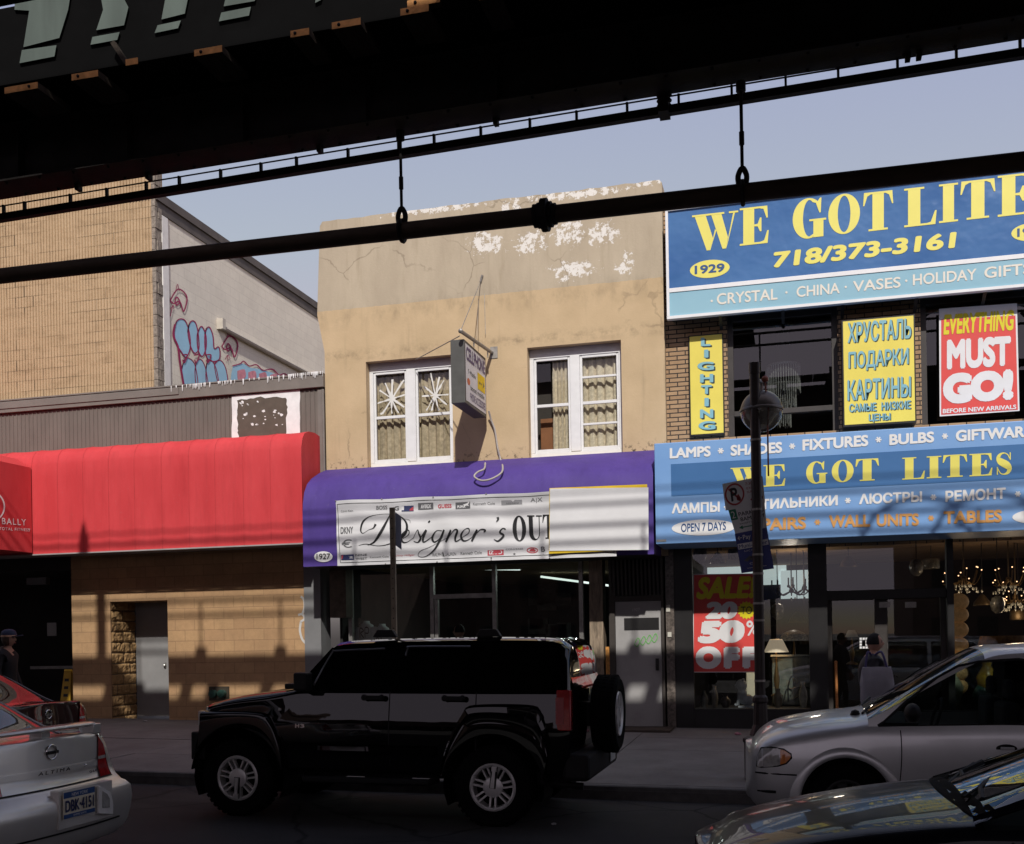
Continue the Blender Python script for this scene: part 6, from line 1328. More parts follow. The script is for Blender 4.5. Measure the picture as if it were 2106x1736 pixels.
    dk, dp, dR = sedan('black_sedan', 'glossy black sedan bonnet and windscreen reflecting the shop signs at lower right', (dx_, dy_, zr(dx_)), M_navyp, M_cgl, 0.0, False, -.22)
    dk.rotation_euler.y = .012
    g = MB()
    for y0_, y1_ in ((-.62, .0), (.02, .62)):
        a, b, c = Vector((-1.1, y0_ * .8 + .05, 1.0)), Vector((-1.0, (y0_ + y1_) / 2, 1.035)), Vector((-.90, y1_ * .85, 1.06)); g.tube([a, b, c], .009, 6); g.tube([Vector((-1.02, y0_ * .8, 1.0)), b, Vector((-.86, y1_ * .8, 1.075))], .013, 6)
    g.build('wiper', M_plast, dk, local=True)
    def hood_z(x, y):
        row = min(dR, key=lambda r: abs(r[-1].x - x)); ys_ = [(p.y, p.z) for p in row if p.z > .7]
        for (a, za_), (b, zb_) in zip(ys_, ys_[1:]):
            if b <= abs(y) <= a: return zb_ + (za_ - zb_) * (abs(y) - b) / max(1e-6, a - b)
        return row[-1].z
    g = MB(); rows_ = []
    for k in range(33):
        u = k / 32 * 2 - 1; y = u * .72; xc = -1.19 + .10 * u * u; rows_.append([(xc + .1 * q / 4, y, hood_z(xc + .1 * q / 4, y) + .004) for q in range(5)])
    g.rings(rows_, False, 0, False); g.build('cowl', simple('dull_black', (.006, .006, .006), .9, spec=.1), dk, local=True, smooth=60)
    g = MB(); g.box(-1.24, -1.21, .12, .15, .955, .985); g.build('washer_nozzle', M_plast, dk, local=True)
    for sd_ in (-1, 1):
        g = MB(); g.ball((-2.17, sd_ * .66, .665), .16, .14, .055, n=16); g.build('headlamp', M_clear, dk, local=True, smooth=60)

# ---------------------------------------------------------------- grey minivan at the kerb on the right
M_vgrey = paint('grey_lilac_paint', (.66, .665, .66), .5, .36, .7); 
M_dkrim = simple('dark_steel_rim', (.03, .03, .03), .6)
vx, vy = 1.97, -7.05
van = thing('minivan', 'silver grey minivan with amber side lamp parked at the kerb on the right', 'car', (vx, vy, zr(vx)), None, 0.0); van.rotation_euler.y = .012
def vs(x, a, b, c, d, e, f, g_, z8): return [(x, 0, a[1]), (x, *a), (x, *b), (x, *c), (x, *d), (x, *e), (x, *f), (x, *g_), (x, 0, z8)]
lowr = ((.78, .2), (.89, .32), (.925, .6))
st = [vs(-2.36, (.5, .28), (.64, .38), (.70, .52), (.68, .62), (.64, .70), (.52, .75), (.3, .77), .78),
      vs(-2.30, (.66, .24), (.80, .36), (.84, .55), (.82, .68), (.77, .78), (.62, .83), (.34, .85), .86),
      vs(-2.15, (.76, .21), (.88, .34), (.905, .58), (.89, .78), (.84, .86), (.68, .92), (.38, .95), .96),
      vs(-1.75, *lowr, (.905, .84), (.86, .94), (.72, 1.0), (.4, 1.04), 1.05),
      vs(-1.45, *lowr, (.91, .87), (.87, .98), (.74, 1.035), (.42, 1.075), 1.09),
      vs(-1.33, *lowr, (.915, .88), (.875, .995), (.78, 1.055), (.42, 1.1), 1.115),
      vs(-.35, *lowr, (.918, .9), (.88, 1.03), (.685, 1.585), (.45, 1.65), 1.67),
      vs(-.05, *lowr, (.918, .9), (.88, 1.035), (.67, 1.635), (.45, 1.69), 1.71),
      vs(.8, *lowr, (.918, .91), (.88, 1.04), (.665, 1.66), (.45, 1.72), 1.74),
      vs(1.9, *lowr, (.918, .92), (.88, 1.05), (.66, 1.65), (.45, 1.71), 1.73),
      vs(2.25, *lowr, (.90, .92), (.86, 1.05), (.64, 1.58), (.43, 1.65), 1.67),
      vs(2.36, (.7, .3), (.84, .4), (.87, .6), (.86, .9), (.83, 1.04), (.68, 1.25), (.43, 1.3), 1.31)]
def vcat(i, j, p, q):
    if i == 5 and j >= 6: return 'windscreen'
    if j == 5 and 5 <= i <= 8: return None
    return 'body'
varch = [(-1.52, .335, .39), (1.45, .335, .39)]
parts, R, seg = loft_parts(st, vcat, varch, .06, 3, bulge=(.06, .06))
parts['body'].build('body', M_vgrey, van, smooth=40, local=True); parts['windscreen'].build('windscreen', M_cgl, van, smooth=60, local=True)
# flank above the belt: frame with window openings
def vsurf(x, z, o=0):                                    # the flank surface between belt and roof edge
    tot = [i for i in range(len(R) - 1) if R[i][15].x <= x <= R[i + 1][15].x] or [0]
    i = tot[0]; t = (x - R[i][15].x) / max(1e-6, R[i + 1][15].x - R[i][15].x); b = R[i][15].lerp(R[i + 1][15], t)
    return b.y - max(0, z - b.z) * .345 + .012 * math.sin(PI * min(1, max(0, (z - b.z) / .6))) + o
beltz = lambda x: 1.0 + (x + 1.33) * .035 if x < -.3 else 1.032 + (x + .3) * .008
edge = [(R[i][18].x, R[i][18].z) for i in range(len(R)) if -1.335 < R[i][18].x < 1.92]
belt = [(R[i][15].x, R[i][15].z) for i in range(len(R)) if -1.335 < R[i][15].x < 1.92]
wfront = [(-1.25, 1.008), (-1.2, 1.04), (-1.02, 1.21), (-.74, 1.43), (-.57, 1.525), (-.40, 1.563), (-.08, 1.585), (-.03, 1.578), (-.03, 1.045), (-.05, 1.035), (-1.18, 1.0), (-1.23, .998)]
wrear = [(.06, 1.05), (.06, 1.575), (.1, 1.592), (.86, 1.6), (.9, 1.58), (.9, 1.06), (.86, 1.05)]; wq = [(1.0, 1.07), (1.0, 1.58), (1.04, 1.6), (1.78, 1.58), (1.84, 1.5), (1.86, 1.1), (1.82, 1.07)]
def dens(l): return [(a[0] + (b[0] - a[0]) * k / 4, a[1] + (b[1] - a[1]) * k / 4) for a, b in zip(l, l[1:] + l[:1]) for k in range(4)]
for sd_ in (-1, 1):
    g = MB(); loops = [edge + belt[::-1], dens(wfront), dens(wrear), dens(wq)]
    g.poly(loops, lambda u, v: (u, sd_ * vsurf(u, v, .001), v)); g.poly(loops, lambda u, v: (u, sd_ * vsurf(u, v, -.03), v)); g.build('pillar_frame', M_vgrey, van, local=True, smooth=30)
    for L, gm in ((wfront, M_cgl), (wrear, M_tint), (wq, M_tint)):
        g = MB(); g.poly([dens(L)], lambda u, v: (u, sd_ * vsurf(u, v, -.008), v)); g.build('side_window', gm, van, local=True)
        g = MB(); d_ = dens(L); g.strip(d_ + d_[:2], .02, lambda u, v: (u, sd_ * vsurf(u, v, .003), v)); g.build('window_seal', M_plast, van, local=True)
    for x in (-1.52, 1.45): wheel(van, x, sd_ * .76, .325, .325, .195, 'plain', sd_, M_dkrim); well(van, x, .335, .39, sd_ * .885, sd_ * .45)
    for cx_ in (-1.52, 1.45):
        rows_ = []
        for k in range(25):
            a = math.radians(-8 + 196 * k / 24); c_, s_ = math.cos(a), math.sin(a)
            rows_.append([(cx_ + r_ * c_, sd_ * (yy), .335 + r_ * s_) for r_, yy in ((.385, .88), (.388, .938), (.41, .945), (.45, .938), (.485, .91))])
        g = MB(); g.rings(rows_, False, 0, False); g.build('arch_lip', M_vgrey, van, local=True, smooth=70)
    g = MB(); g.ball((-.98, sd_ * 1.02, 1.13), .07, .12, .085, n=14); g.bar((-1.0, sd_ * .88, 1.06), (-.98, sd_ * .98, 1.1), .06, .04); g.build('mirror', M_plast, van, local=True, smooth=50)
    # lamp cluster wrapping the corner
    def corner(u, z, o=.0):                              # u 0 at the centre of the nose, 1 back along the flank
        ang = u * 1.45; return Vector((-2.47 + .10 + .42 * (1 - math.cos(ang)) * .95 - .02 - (z - .7) * -.18, sd_ * (.46 + .44 * math.sin(ang)), z)) + Vector((-math.cos(ang) * o, sd_ * math.sin(ang) * o, 0))
    hl = [(-2.29, .62), (-2.285, .70), (-2.25, .785), (-2.16, .80), (-2.05, .785), (-1.99, .745), (-1.985, .71), (-2.03, .66), (-2.10, .635), (-2.25, .615)]
    def flank(x, z): 
        i = min(range(len(R)), key=lambda k: abs(R[k][9].x - x)); row = R[i]; j = min(range(6, 16), key=lambda k: abs(row[k].z - z)); j2 = j + 1 if row[j].z < z else j - 1
        t_ = (z - row[j].z) / ((row[j2].z - row[j].z) or 1); return row[j].y + (row[j2].y - row[j].y) * max(0, min(1, t_))
    g = MB(); K = 6
    def lamp(mb, x0_, x1_, th): 
        xs_ = [x0_ + (x1_ - x0_) * k / 8 for k in range(9)]; rows_ = []
        for x in xs_:
            up_ = [p for p in hl]; 
            def lim(x, hi):
                vals = []
                for a, b in zip(hl, hl[1:] + hl[:1]):
                    if min(a[0], b[0]) <= x <= max(a[0], b[0]) and a[0] != b[0]: vals.append(a[1] + (b[1] - a[1]) * (x - a[0]) / (b[0] - a[0]))
                return (max(vals) if hi else min(vals)) if vals else .7
            z0_, z1_ = lim(x, False), lim(x, True); rows_.append([(x - .004, sd_ * (flank(x, z0_ + (z1_ - z0_) * q / K) + th), z0_ + (z1_ - z0_) * q / K) for q in range(K + 1)])
        mb.rings(rows_, False, 0, False)
    lamp(g, -2.288, -2.08, .008); ho = g.build('headlamp', M_clear, van, local=True, smooth=60)
    g = MB(); lamp(g, -2.079, -1.987, .008); g.build('amber_lamp', M_amber, ho, local=True, smooth=60)
    g = MB(); pts = [(p[0], sd_ * (flank(*p) + .006), p[1]) for p in hl]; g.tube(pts + pts[:1], .007, 6); g.build('lamp_seal', M_plast, ho, local=True)
    for x0_, x1_, z0_, z1_ in ((-1.09, -1.09, .36, .97), (-.02, -.02, .36, .97), (.95, .95, .36, .97)):
        g = MB(); g.strip([(x0_ + (.03 * math.sin((z - .4) * 4)), z) for z in [z0_ + (z1_ - z0_) * k / 10 for k in range(11)]], .009, lambda u, v: (u, sd_ * (flank(u, v) + .003), v)); g.build('door_gap', M_plast, van, local=True)
    for x in (-.22, .2):
        g = MB(); g.prism([ell(x, .83, .085, .038, 20)], lambda u, v, d: (u, sd_ * (.918 + d), v), -.01, .006); h_ = g.build('door_handle', M_plast, van, local=True, bevel=.004); g = MB(); g.box(x - .05, x + .06, min(sd_ * .922, sd_ * .945), max(sd_ * .922, sd_ * .945), .82, .845); g.build('grip', M_vgrey, h_, local=True, bevel=.008)
    g = MB(); g.tube([(x, sd_ * (flank(x, .565) - .004), .565 - (x + 2.3) * .02) for x in [-2.30 + .04 * k for k in range(10)]], .009, 6); g.build('bumper_gap', M_plast, van, local=True)
    g = MB(); g.tube([(x, sd_ * (flank(x, .40) + .002), .40) for x in [-2.28 + .04 * k for k in range(5)]], .014, 6); g.build('bumper_slot', M_plast, van, local=True)
g = MB(); g.box(-2.2, 2.1, -.62, .62, .22, .3); g.build('underbody', M_plast, van, local=True)
for x in (-.35, .75):
    for y in (-.42, .42): 
        g = MB(); g.box(x - .25, x + .25, y - .25, y + .25, .4, .68); g.box(x + .15, x + .3, y - .24, y + .24, .68, 1.2); g.box(x + .2, x + .28, y - .12, y + .12, 1.22, 1.4); g.build('seat', M_seat, van, local=True, bevel=.04)
g = MB(); g.box(-1.45, -.9, -.72, .72, .7, 1.02); g.tube([(-.72 + .12 * math.sin(a) * .4, -.42 + .18 * math.cos(a), 1.05 + .17 * math.sin(a)) for a in [k * PI / 10 for k in range(21)]], .016, 6); g.build('dashboard', M_seat, van, local=True, bevel=.03)
g = MB()
for y0_ in (-.55, .05): g.tube([(-1.36, y0_, 1.09), (-1.30, y0_ + .25, 1.13), (-1.22, y0_ + .5, 1.17)], .012, 6)
g.ball((-1.42, -.5, 1.075), .045, n=8); g.build('wiper', M_plast, van, local=True)
# ================================================================== street furniture
M_post = simple('brown_black_post', (.03, .02, .018), .45, var=.35, vs=6, spec=.4, bump=.1)
pb_ = P(1566, 1580, -5.35); lpx, lpy = pb_.x, -5.35
lz0 = swz(lpx, lpy); lz1 = P(1548, 747, lpy).z
lp = thing('street_lamp', 'dark brown lamp post with round globe lamp in front of the lamp shop', 'street lamp', (lpx, lpy, lz0))
g = MB(); g.lathe([(.058, lz0 + .9), (.056, lz1 - .12), (.062, lz1 - .12), (.062, lz1), (.001, lz1 + .01)], Matrix.Translation((lpx, lpy, 0)), 18); g.build('post', M_post, lp, smooth=40)
g = MB(); M8 = Matrix.Translation((lpx, lpy, 0)) @ Matrix.Rotation(PI / 8, 4, 'Z')
g.lathe([(.2, lz0), (.2, lz0 + .42), (.215, lz0 + .43), (.215, lz0 + .47), (.15, lz0 + .5)], M8, 8); g.lathe([(.13, lz0 + .5), (.085, lz0 + .62), (.075, lz0 + .86), (.09, lz0 + .88), (.085, lz0 + .93), (.058, lz0 + .96)], M8, 12); g.build('base', M_post, lp, bevel=.008)
g = MB()
for y in (905, 1048, 1141, 1180, 1241, 1276, 1400, 1468): z = P(1556, y, lpy).z; g.lathe([(.0585, z - .012), (.062, z - .012), (.062, z + .012), (.0585, z + .012)], Matrix.Translation((lpx, lpy, 0)), 18, cap=False)
g.each('steel_band', M_gal, lp)
gc = P(1566, 846, lpy + .18); r = .24; Mg = Matrix.Translation(gc)
g = MB(); g.lathe([(r * math.cos(math.radians(a)) , r * math.sin(math.radians(a))) for a in range(5, 90, 6)] + [(.001, r)], Mg, 28, cap=False); g.lathe([(r * 1.0, -.005), (r * 1.035, .0), (r * 1.035, .022), (r * 1.0, .03)], Mg, 28, cap=False)
g.build('lamp_hood', simple('grey_hood', (.12, .11, .10), .35, metal=.5, var=.2), lp, smooth=50)
M_globe = N('globe_glass'); M_globe.set(.08, spec=.6); M_globe.b.inputs['Transmission Weight'].default_value = .85; M_globe.b.inputs['Base Color'].default_value = (.75, .70, .6, 1); M_globe.b.inputs['Roughness'].default_value = .2
g = MB(); g.lathe([(.001, -r)] + [(r * .985 * math.cos(math.radians(a)), r * .985 * math.sin(math.radians(a))) for a in range(-84, 1, 6)], Mg, 28, cap=False); g.build('globe', M_globe.mat, lp, smooth=60)
g = MB(); g.lathe([(.05, -.13), (.12, -.02), (.12, .05)], Mg, 16); g.tube([gc + Vector((0, 0, r)), gc + Vector((0, 0, r + .1)), Vector((lpx, lpy, gc.z + r + .1))], .025, 8); g.build('lamp_socket', M_gal, lp)
g = MB(); c_ = P(1573, 778, lpy); g.ball(c_ + Vector((.0, .05, 0)), .04, n=10); g.tube([c_ + Vector((0, .05, 0)), c_ + Vector((.02, .06, -.3)), c_ + Vector((.02, .06, -1.1))], .01, 6); g.build('photocell', simple('red_photocell', (.35, .1, .06), .5), lp)
zp = lambda x, y: ((1600 + x / 3.1) * .8681, (820 + y / 3.1) * .8681)
Yq = lpy + .075
def plate(name, label, corners, mat, items):
    a = P(*zp(*corners[0]), Yq); t = thing(name, label, 'sign', a)
    g = MB(); g.prism([[zp(*c) for c in corners]], lambda u, v, d: P(u, v, d), Yq, Yq + .004); g.build('panel', mat, t)
    tl, tr, br_, bl_ = corners; q = quadmap(P(*zp(*bl_), Yq - .003), P(*zp(*br_), Yq - .003), P(*zp(*tr), Yq - .003), P(*zp(*tl), Yq - .003))
    sub = lambda u0, v0, u1, v1: (lambda u, v: q(u0 + (u1 - u0) * u, v0 + (v1 - v0) * v))
    mats = [m for m, _ in items]; g = MB()
    for k, (m, L) in enumerate(items):
        for it in L:
            if it[0] == 't': text(g, it[1], sub(*it[2:6]), it[6] if len(it) > 6 else .015, 0, 1, k)
            elif it[0] == 'p': g.poly([it[1]] + list(it[2:]), lambda u, v, k=k: q(u, v) + Vector((0, -.0004 * k, 0)), k)
    g.build('print', mats, t, merge=False); return t
M_sgw = simple('sign_white', (.82, .82, .8), .5, var=.06, vs=3); M_sgr = simple('sign_red', (.42, .04, .045), .5); M_sgg = simple('sign_green', (.03, .22, .12), .5); M_sgb = simple('sign_blue', (.03, .045, .24), .45, var=.1)
plate('no_parking_sign', 'white parking sign with a crossed P in a red ring on the lamp post', [(345, 1012), (640, 955), (660, 1150), (370, 1208)], M_sgw,
      [(M_ink, [('t', 'P', .17, .28, .34, .78, .03)]), (M_sgr, [('p', ell(.27, .53, .245, .41, 32), ell(.27, .53, .205, .345, 32)), ('p', [(.31, .44), (.36, .52), (.42, .34), (.38, .24), (.31, .3)]), ('p', [(.12, .74), (.15, .79), (.42, .30), (.39, .25)]), ('t', '7:30-8AM', .56, .78, .96, .88, .0), ('t', 'EXCEPT', .58, .62, .92, .70, .0), ('t', 'SUNDAY', .58, .48, .92, .56, .0), ('p', [(.64, .22), (.72, .34), (.72, .26), (.95, .26), (.95, .18), (.72, .18), (.72, .1)])])])
plate('parking_hours_sign', 'white and green hour parking sign below the crossed P sign', [(388, 1203), (655, 1150), (672, 1335), (440, 1378)], M_sgw,
      [(M_ink, [('t', 'PARKING', .24, .66, .95, .82, .01), ('t', '8AM-7PM', .26, .44, .95, .60, .01), ('t', 'EXCEPT SUNDAY', .22, .32, .9, .38, 0)]), (M_sgg, [('p', [(0, .55), (.2, .55), (.2, .98), (0, .98)]), ('p', [(.16, .2), (.28, .28), (.28, .22), (.75, .22), (.75, .28), (.87, .2), (.75, .12), (.75, .18), (.28, .18), (.28, .12)])]), (M_sgw, [('t', '2', .04, .62, .16, .92, .02)])])
plate('pay_meter_sign', 'tilted dark blue pay at meter sign lowest on the lamp post', [(436, 1378), (672, 1332), (724, 1634), (486, 1668)], M_sgb,
      [(M_wl, [('t', '←Pay at', .06, .78, .66, .93, .012), ('p', [(.03, .59), (.97, .59), (.97, .73), (.03, .73)]), ('t', 'NYC Parking', .2, .49, .7, .55, 0), ('t', 'Card', .3, .18, .6, .23, 0), ('t', 'www.nyc.gov/dot', .2, .08, .8, .12, 0)]), (M_sgb, [('t', 'Muni-Meter', .06, .61, .94, .71, .012)]), (M_greyink, [('p', [(.14, .30), (.34, .40), (.42, .36), (.24, .26)]), ('p', [(.3, .32), (.46, .42), (.54, .38), (.38, .28)])])])
# thin sign post in front of the clothes shop
sp0 = P(811, 1310, -5.7); spx = sp0.x; ps = thing('sign_post', 'thin grey perforated sign post with a small blue-grey plate behind the black vehicle', 'sign post', (spx, -5.7, swz(spx, -5.7)))
g = MB(); zt_ = P(807, 1044, -5.7).z; g.box(spx - .03, spx + .03, -5.715, -5.7, swz(spx, -5.7), zt_); g.box(spx - .03, spx - .024, -5.7, -5.675, swz(spx, -5.7), zt_); g.box(spx + .024, spx + .03, -5.7, -5.675, swz(spx, -5.7), zt_)
k = 0
for z in [swz(spx, -5.7) + .3 + .12 * i for i in range(24)]: g.box(spx - .006, spx + .006, -5.717, -5.7151, z, z + .012, 1)
g.build('post', [simple('weathered_post', (.3, .25, .18), .7, var=.3, vs=5), M_plast], ps)
g = MB(); g.prism([[(813, 1053), (825, 1062), (826, 1131), (814, 1122)]], lambda u, v, d: P(u, v, d), -5.67, -5.66); g.build('plate', simple('blue_grey_plate', (.34, .4, .55), .5), ps)
# wet floor sign
M_wf = simple('yellow_plastic', (.5, .3, .03), .5, var=.1)
wfx, wfy = P(141, 1410, .25).x, .25; wz = swz(wfx, .1)
wf = thing('wet_floor_sign', 'yellow folding wet floor sign at the dark gym entrance', 'floor sign', (wfx, wfy, wz))
zt_ = P(141, 1377, wfy).z
for s_ in (-1, 1):
    g = MB(); g.add([(wfx - .13, wfy + s_ * .14, wz), (wfx + .13, wfy + s_ * .14, wz), (wfx + .075, wfy + s_ * .01, zt_), (wfx - .075, wfy + s_ * .01, zt_), (wfx - .13, wfy + s_ * .15, wz), (wfx + .13, wfy + s_ * .15, wz), (wfx + .075, wfy + s_ * .02, zt_), (wfx - .075, wfy + s_ * .02, zt_)], [(0, 1, 2, 3), (4, 7, 6, 5), (0, 4, 5, 1), (1, 5, 6, 2), (2, 6, 7, 3), (3, 7, 4, 0)]); o = g.build('panel', M_wf, wf)
q = lambda u, v: Vector((wfx + (u - .5) * .16, wfy - .15 + (.13) * (v) - .004, wz + (zt_ - wz) * v))
g = MB()
for k in range(3): g.poly([[(.2, .75 - k * .16), (.8, .75 - k * .16), (.8, .81 - k * .16), (.2, .81 - k * .16)]], q)
g.build('print', M_ink, wf)
# ================================================================== goods in the lamp shop
gz = lambda a, b, y: P(*z7(a, b), y)
M_bulb = emit('warm_bulb', (1, .55, .28), 2.2); M_brass = simple('dull_brass', (.16, .1, .04), .4, metal=.7, var=.3); M_crys = simple('crystal', (.42, .42, .38), .15, var=.5, vs=40, spec=.8)
ch = thing('crystal_chandelier', 'tiered crystal chandelier hanging inside the upper left shop window', 'chandelier', P(1612, 760, .75)); Yc = .8
cx_ = P(1612, 800, Yc).x
def zc_(y): return P(1612, y, Yc).z
g = MB(); g.tube([(cx_, Yc, zc_(665)), (cx_, Yc, zc_(745))], .1, 8); g.build('stem', M_frm, ch)
g = MB(); rr_ = random.Random(11)
for y0_, y1_, r_, n_ in ((752, 812, .27, 40), (790, 842, .20, 34), (822, 878, .11, 22)):
    g.lathe([(r_, zc_(y0_) - .03), (r_ + .012, zc_(y0_) - .015), (r_ + .012, zc_(y0_)), (r_, zc_(y0_) + .01)], Matrix.Translation((cx_, Yc, 0)), 28, cap=False)
    for k in range(n_): 
        a = 2 * PI * k / n_; x, y = cx_ + r_ * math.cos(a), Yc + r_ * math.sin(a); zb__ = zc_(y1_) + rr_.uniform(-.03, .05); g.box(x - .007, x + .007, y - .007, y + .007, zb__, zc_(y0_) - .03)
g.build('crystal_drops', M_crys, ch)
lamps = MB()
def table_lamp(name, label, a, b, y, sh, hgt, shm, dome=False):
    c = gz(a, b, y); t = thing(name, label, 'lamp', c); g = MB(); Mx = Matrix.Translation(c)
    if dome: g.lathe([(sh, 0), (sh * .97, sh * .25), (sh * .75, sh * .55), (sh * .3, sh * .75), (.01, sh * .8)], Mx, 20, cap=False)
    else: g.lathe([(sh, 0), (sh * .5, sh * 1.05)], Mx, 20, cap=False)
    g.build('lamp_shade', shm, t, smooth=60); g = MB(); g.lathe([(.1, -hgt), (.1, -hgt + .02), (.025, -hgt + .06), (.05, -hgt * .6), (.02, -hgt * .3), (.012, 0)], Mx, 14); g.build('lamp_base', M_brass, t, smooth=60); return t
M_shade = emit('lit_cream_shade', (.8, .64, .45), .24); M_mos = simple('mosaic_shade', (.3, .28, .2), .4, var=.7, vs=35)
table_lamp('table_lamp', 'cream cone shade table lamp behind the lamp post in the shop window', 830, 1025, 1.0, .21, .75, M_shade)
table_lamp('table_lamp', 'mosaic dome shade table lamp right of the cream shade lamp', 975, 930, 1.5, .24, .6, M_mos, True)
table_lamp('table_lamp', 'small pale shade lamp deep in the right shop window', 1450, 900, 2.6, .12, .5, simple('pale_shade', (.3, .3, .28), .7))
ln = thing('lion_statue', 'small pale grey seated lion statue on the window ledge below the discount poster', 'statue', gz(560, 1450, .5)); b0 = gz(560, 1445, .5); M_stn = simple('pale_stone', (.34, .36, .38), .8, var=.2, vs=14, bump=.3)
g = MB(); X_, Y_, Z_ = b0.x, .5, gz0 - .0
g.box(X_ - .08, X_ + .18, .4, .6, Z_, Z_ + .03); g.ball((X_ + .07, Y_, Z_ + .12), .11, .08, .1, 14); g.ball((X_ - .02, Y_, Z_ + .2), .085, .08, .15, 14); g.ball((X_ - .03, Y_, Z_ + .37), .095, .095, .1, 14); g.ball((X_ - .10, Y_, Z_ + .36), .045, .045, .04, 10)
for s_ in (-1, 1): g.tube([(X_ - .06, Y_ + s_ * .045, Z_ + .22), (X_ - .09, Y_ + s_ * .05, Z_ + .05), (X_ - .14, Y_ + s_ * .05, Z_ + .045)], .03, 8); g.ball((X_ - .0, Y_ + s_ * .065, Z_ + .46), .025, n=8)
g.tube([(X_ + .17, Y_, Z_ + .08), (X_ + .22, Y_ + .03, Z_ + .14), (X_ + .2, Y_ + .02, Z_ + .22)], .014, 6); g.build('body', M_stn, ln, smooth=60)
cb2 = thing('cream_carton', 'tall cream carton standing behind the lion statue', 'carton', gz(640, 1330, 1.1)); a, b = gz(585, 1445, 1.1), gz(690, 1195, 1.1); g = MB(); g.box(a.x, b.x, 1.1, 1.4, gz0 - .03, b.z); g.box(a.x + .02, b.x - .02, 1.095, 1.0995, gz0 + .1, b.z - .1); g.build('box', simple('cream_card', (.5, .46, .34), .8, var=.1), cb2, bevel=.005)
gt = thing('smoked_glass_cabinet', 'low dark glass cabinet on the ledge behind the lamp post', 'cabinet', gz(1000, 1300, 1.3)); a, b = gz(800, 1440, 1.0), gz(1105, 1060, 1.0); g = MB(); g.box(a.x, b.x, 1.0, 1.5, gz0, b.z); g.build('case', simple('grey_green_glaze', (.10, .11, .09), .2, var=.5, vs=6, spec=.7), gt, bevel=.01); g = MB(); g.box(a.x - .02, b.x + .02, .98, 1.52, b.z + .001, b.z + .03); g.build('top', simple('pale_glass_edge', (.3, .32, .3), .2), gt)
iron = thing('iron_scroll_stand', 'black wrought iron scroll stand in front of the glass cabinet', 'stand', gz(940, 1400, .8)); g = MB()
c = gz(930, 1430, .75); g.tube(spl([c, c + Vector((0, 0, .25)), c + Vector((.06, 0, .42)), c + Vector((.14, 0, .36)), c + Vector((.1, 0, .3))], 6), .012, 6); g.tube(spl([c + Vector((0, 0, .2)), c + Vector((.2, 0, .24)), c + Vector((.42, 0, .2)), c + Vector((.4, 0, .1)), c + Vector((.3, 0, .02)), c + Vector((.2, 0, .1)), c + Vector((.08, 0, .02))], 6), .012, 6); g.build('scrolls', M_black, iron, smooth=60)
cnd = 0
for a, b, s_, lb in ((955, 520, 1.0, 'dark many armed candle chandelier against the glowing back panel'), (1060, 500, .8, 'smaller dark candle chandelier at the right of the glowing back panel')):
    c = gz(a, b, 3.2); t = thing('candle_chandelier', lb, 'chandelier', c); g = MB(); g.tube([(c.x, c.y, 3.4), c], .012, 6)
    for k in range(8):
        an = 2 * PI * k / 8; d = Vector((math.cos(an), math.sin(an), 0)); p1 = c + d * .22 * s_ + Vector((0, 0, -.08)); p2 = c + d * .36 * s_ + Vector((0, 0, .05)); g.tube(spl([c, p1, p2], 5), .012, 6); g.tube([p2, p2 + Vector((0, 0, .16))], .014, 6); g.ball(p2, .03, n=6); g.ball(c + d * .3 * s_ + Vector((0, 0, -.2)), .02, .02, .035, 6)
    g.ball(c, .05, n=8); g.build('arms', M_black, t)
gl_c = P(1970, 1300, 1.0); gs = thing('globe_column_lamp', 'tall column of amber globes in the right shop window', 'lamp', gl_c)
M_am = simple('amber_globe', (.6, .36, .15), .5, var=.35, vs=14); M_am.node_tree.nodes['Principled BSDF'].inputs['Emission Color'].default_value = (.5, .26, .1, 1); M_am.node_tree.nodes['Principled BSDF'].inputs['Emission Strength'].default_value = .06
for y, r_ in ((1238, .165), (1264, .16), (1295, .16), (1327, .16), (1357, .155), (1385, .15), (1412, .15)):
    c = P(1971, y, 1.0); g = MB(); g.ball(c, r_ * 1.0, r_, r_ * .88, n=18); g.build('globe', M_am, gs, smooth=70)
g = MB(); g.tube([(gl_c.x, 1.0, .3), (gl_c.x, 1.0, P(1971, 1225, 1.0).z)], .02, 8); g.build('stem', M_brass, gs)
rr_ = random.Random(5); bpos = [(1958, 1160), (1970, 1161), (1982, 1160), (1994, 1160), (2002, 1159), (1974, 1185), (1984, 1190), (2008, 1186), (1978, 1196), (2052, 1180), (2064, 1178), (2078, 1176), (2070, 1188), (2090, 1182), (2100, 1180), (2040, 1200), (2030, 1196), (1962, 1204), (2056, 1198), (2085, 1224), (2092, 1218), (2078, 1228), (2099, 1230), (2003, 1340), (1806, 1161), (1824, 1161), (1838, 1152), (1592, 1262), (1604, 1256), (1720, 1310)]
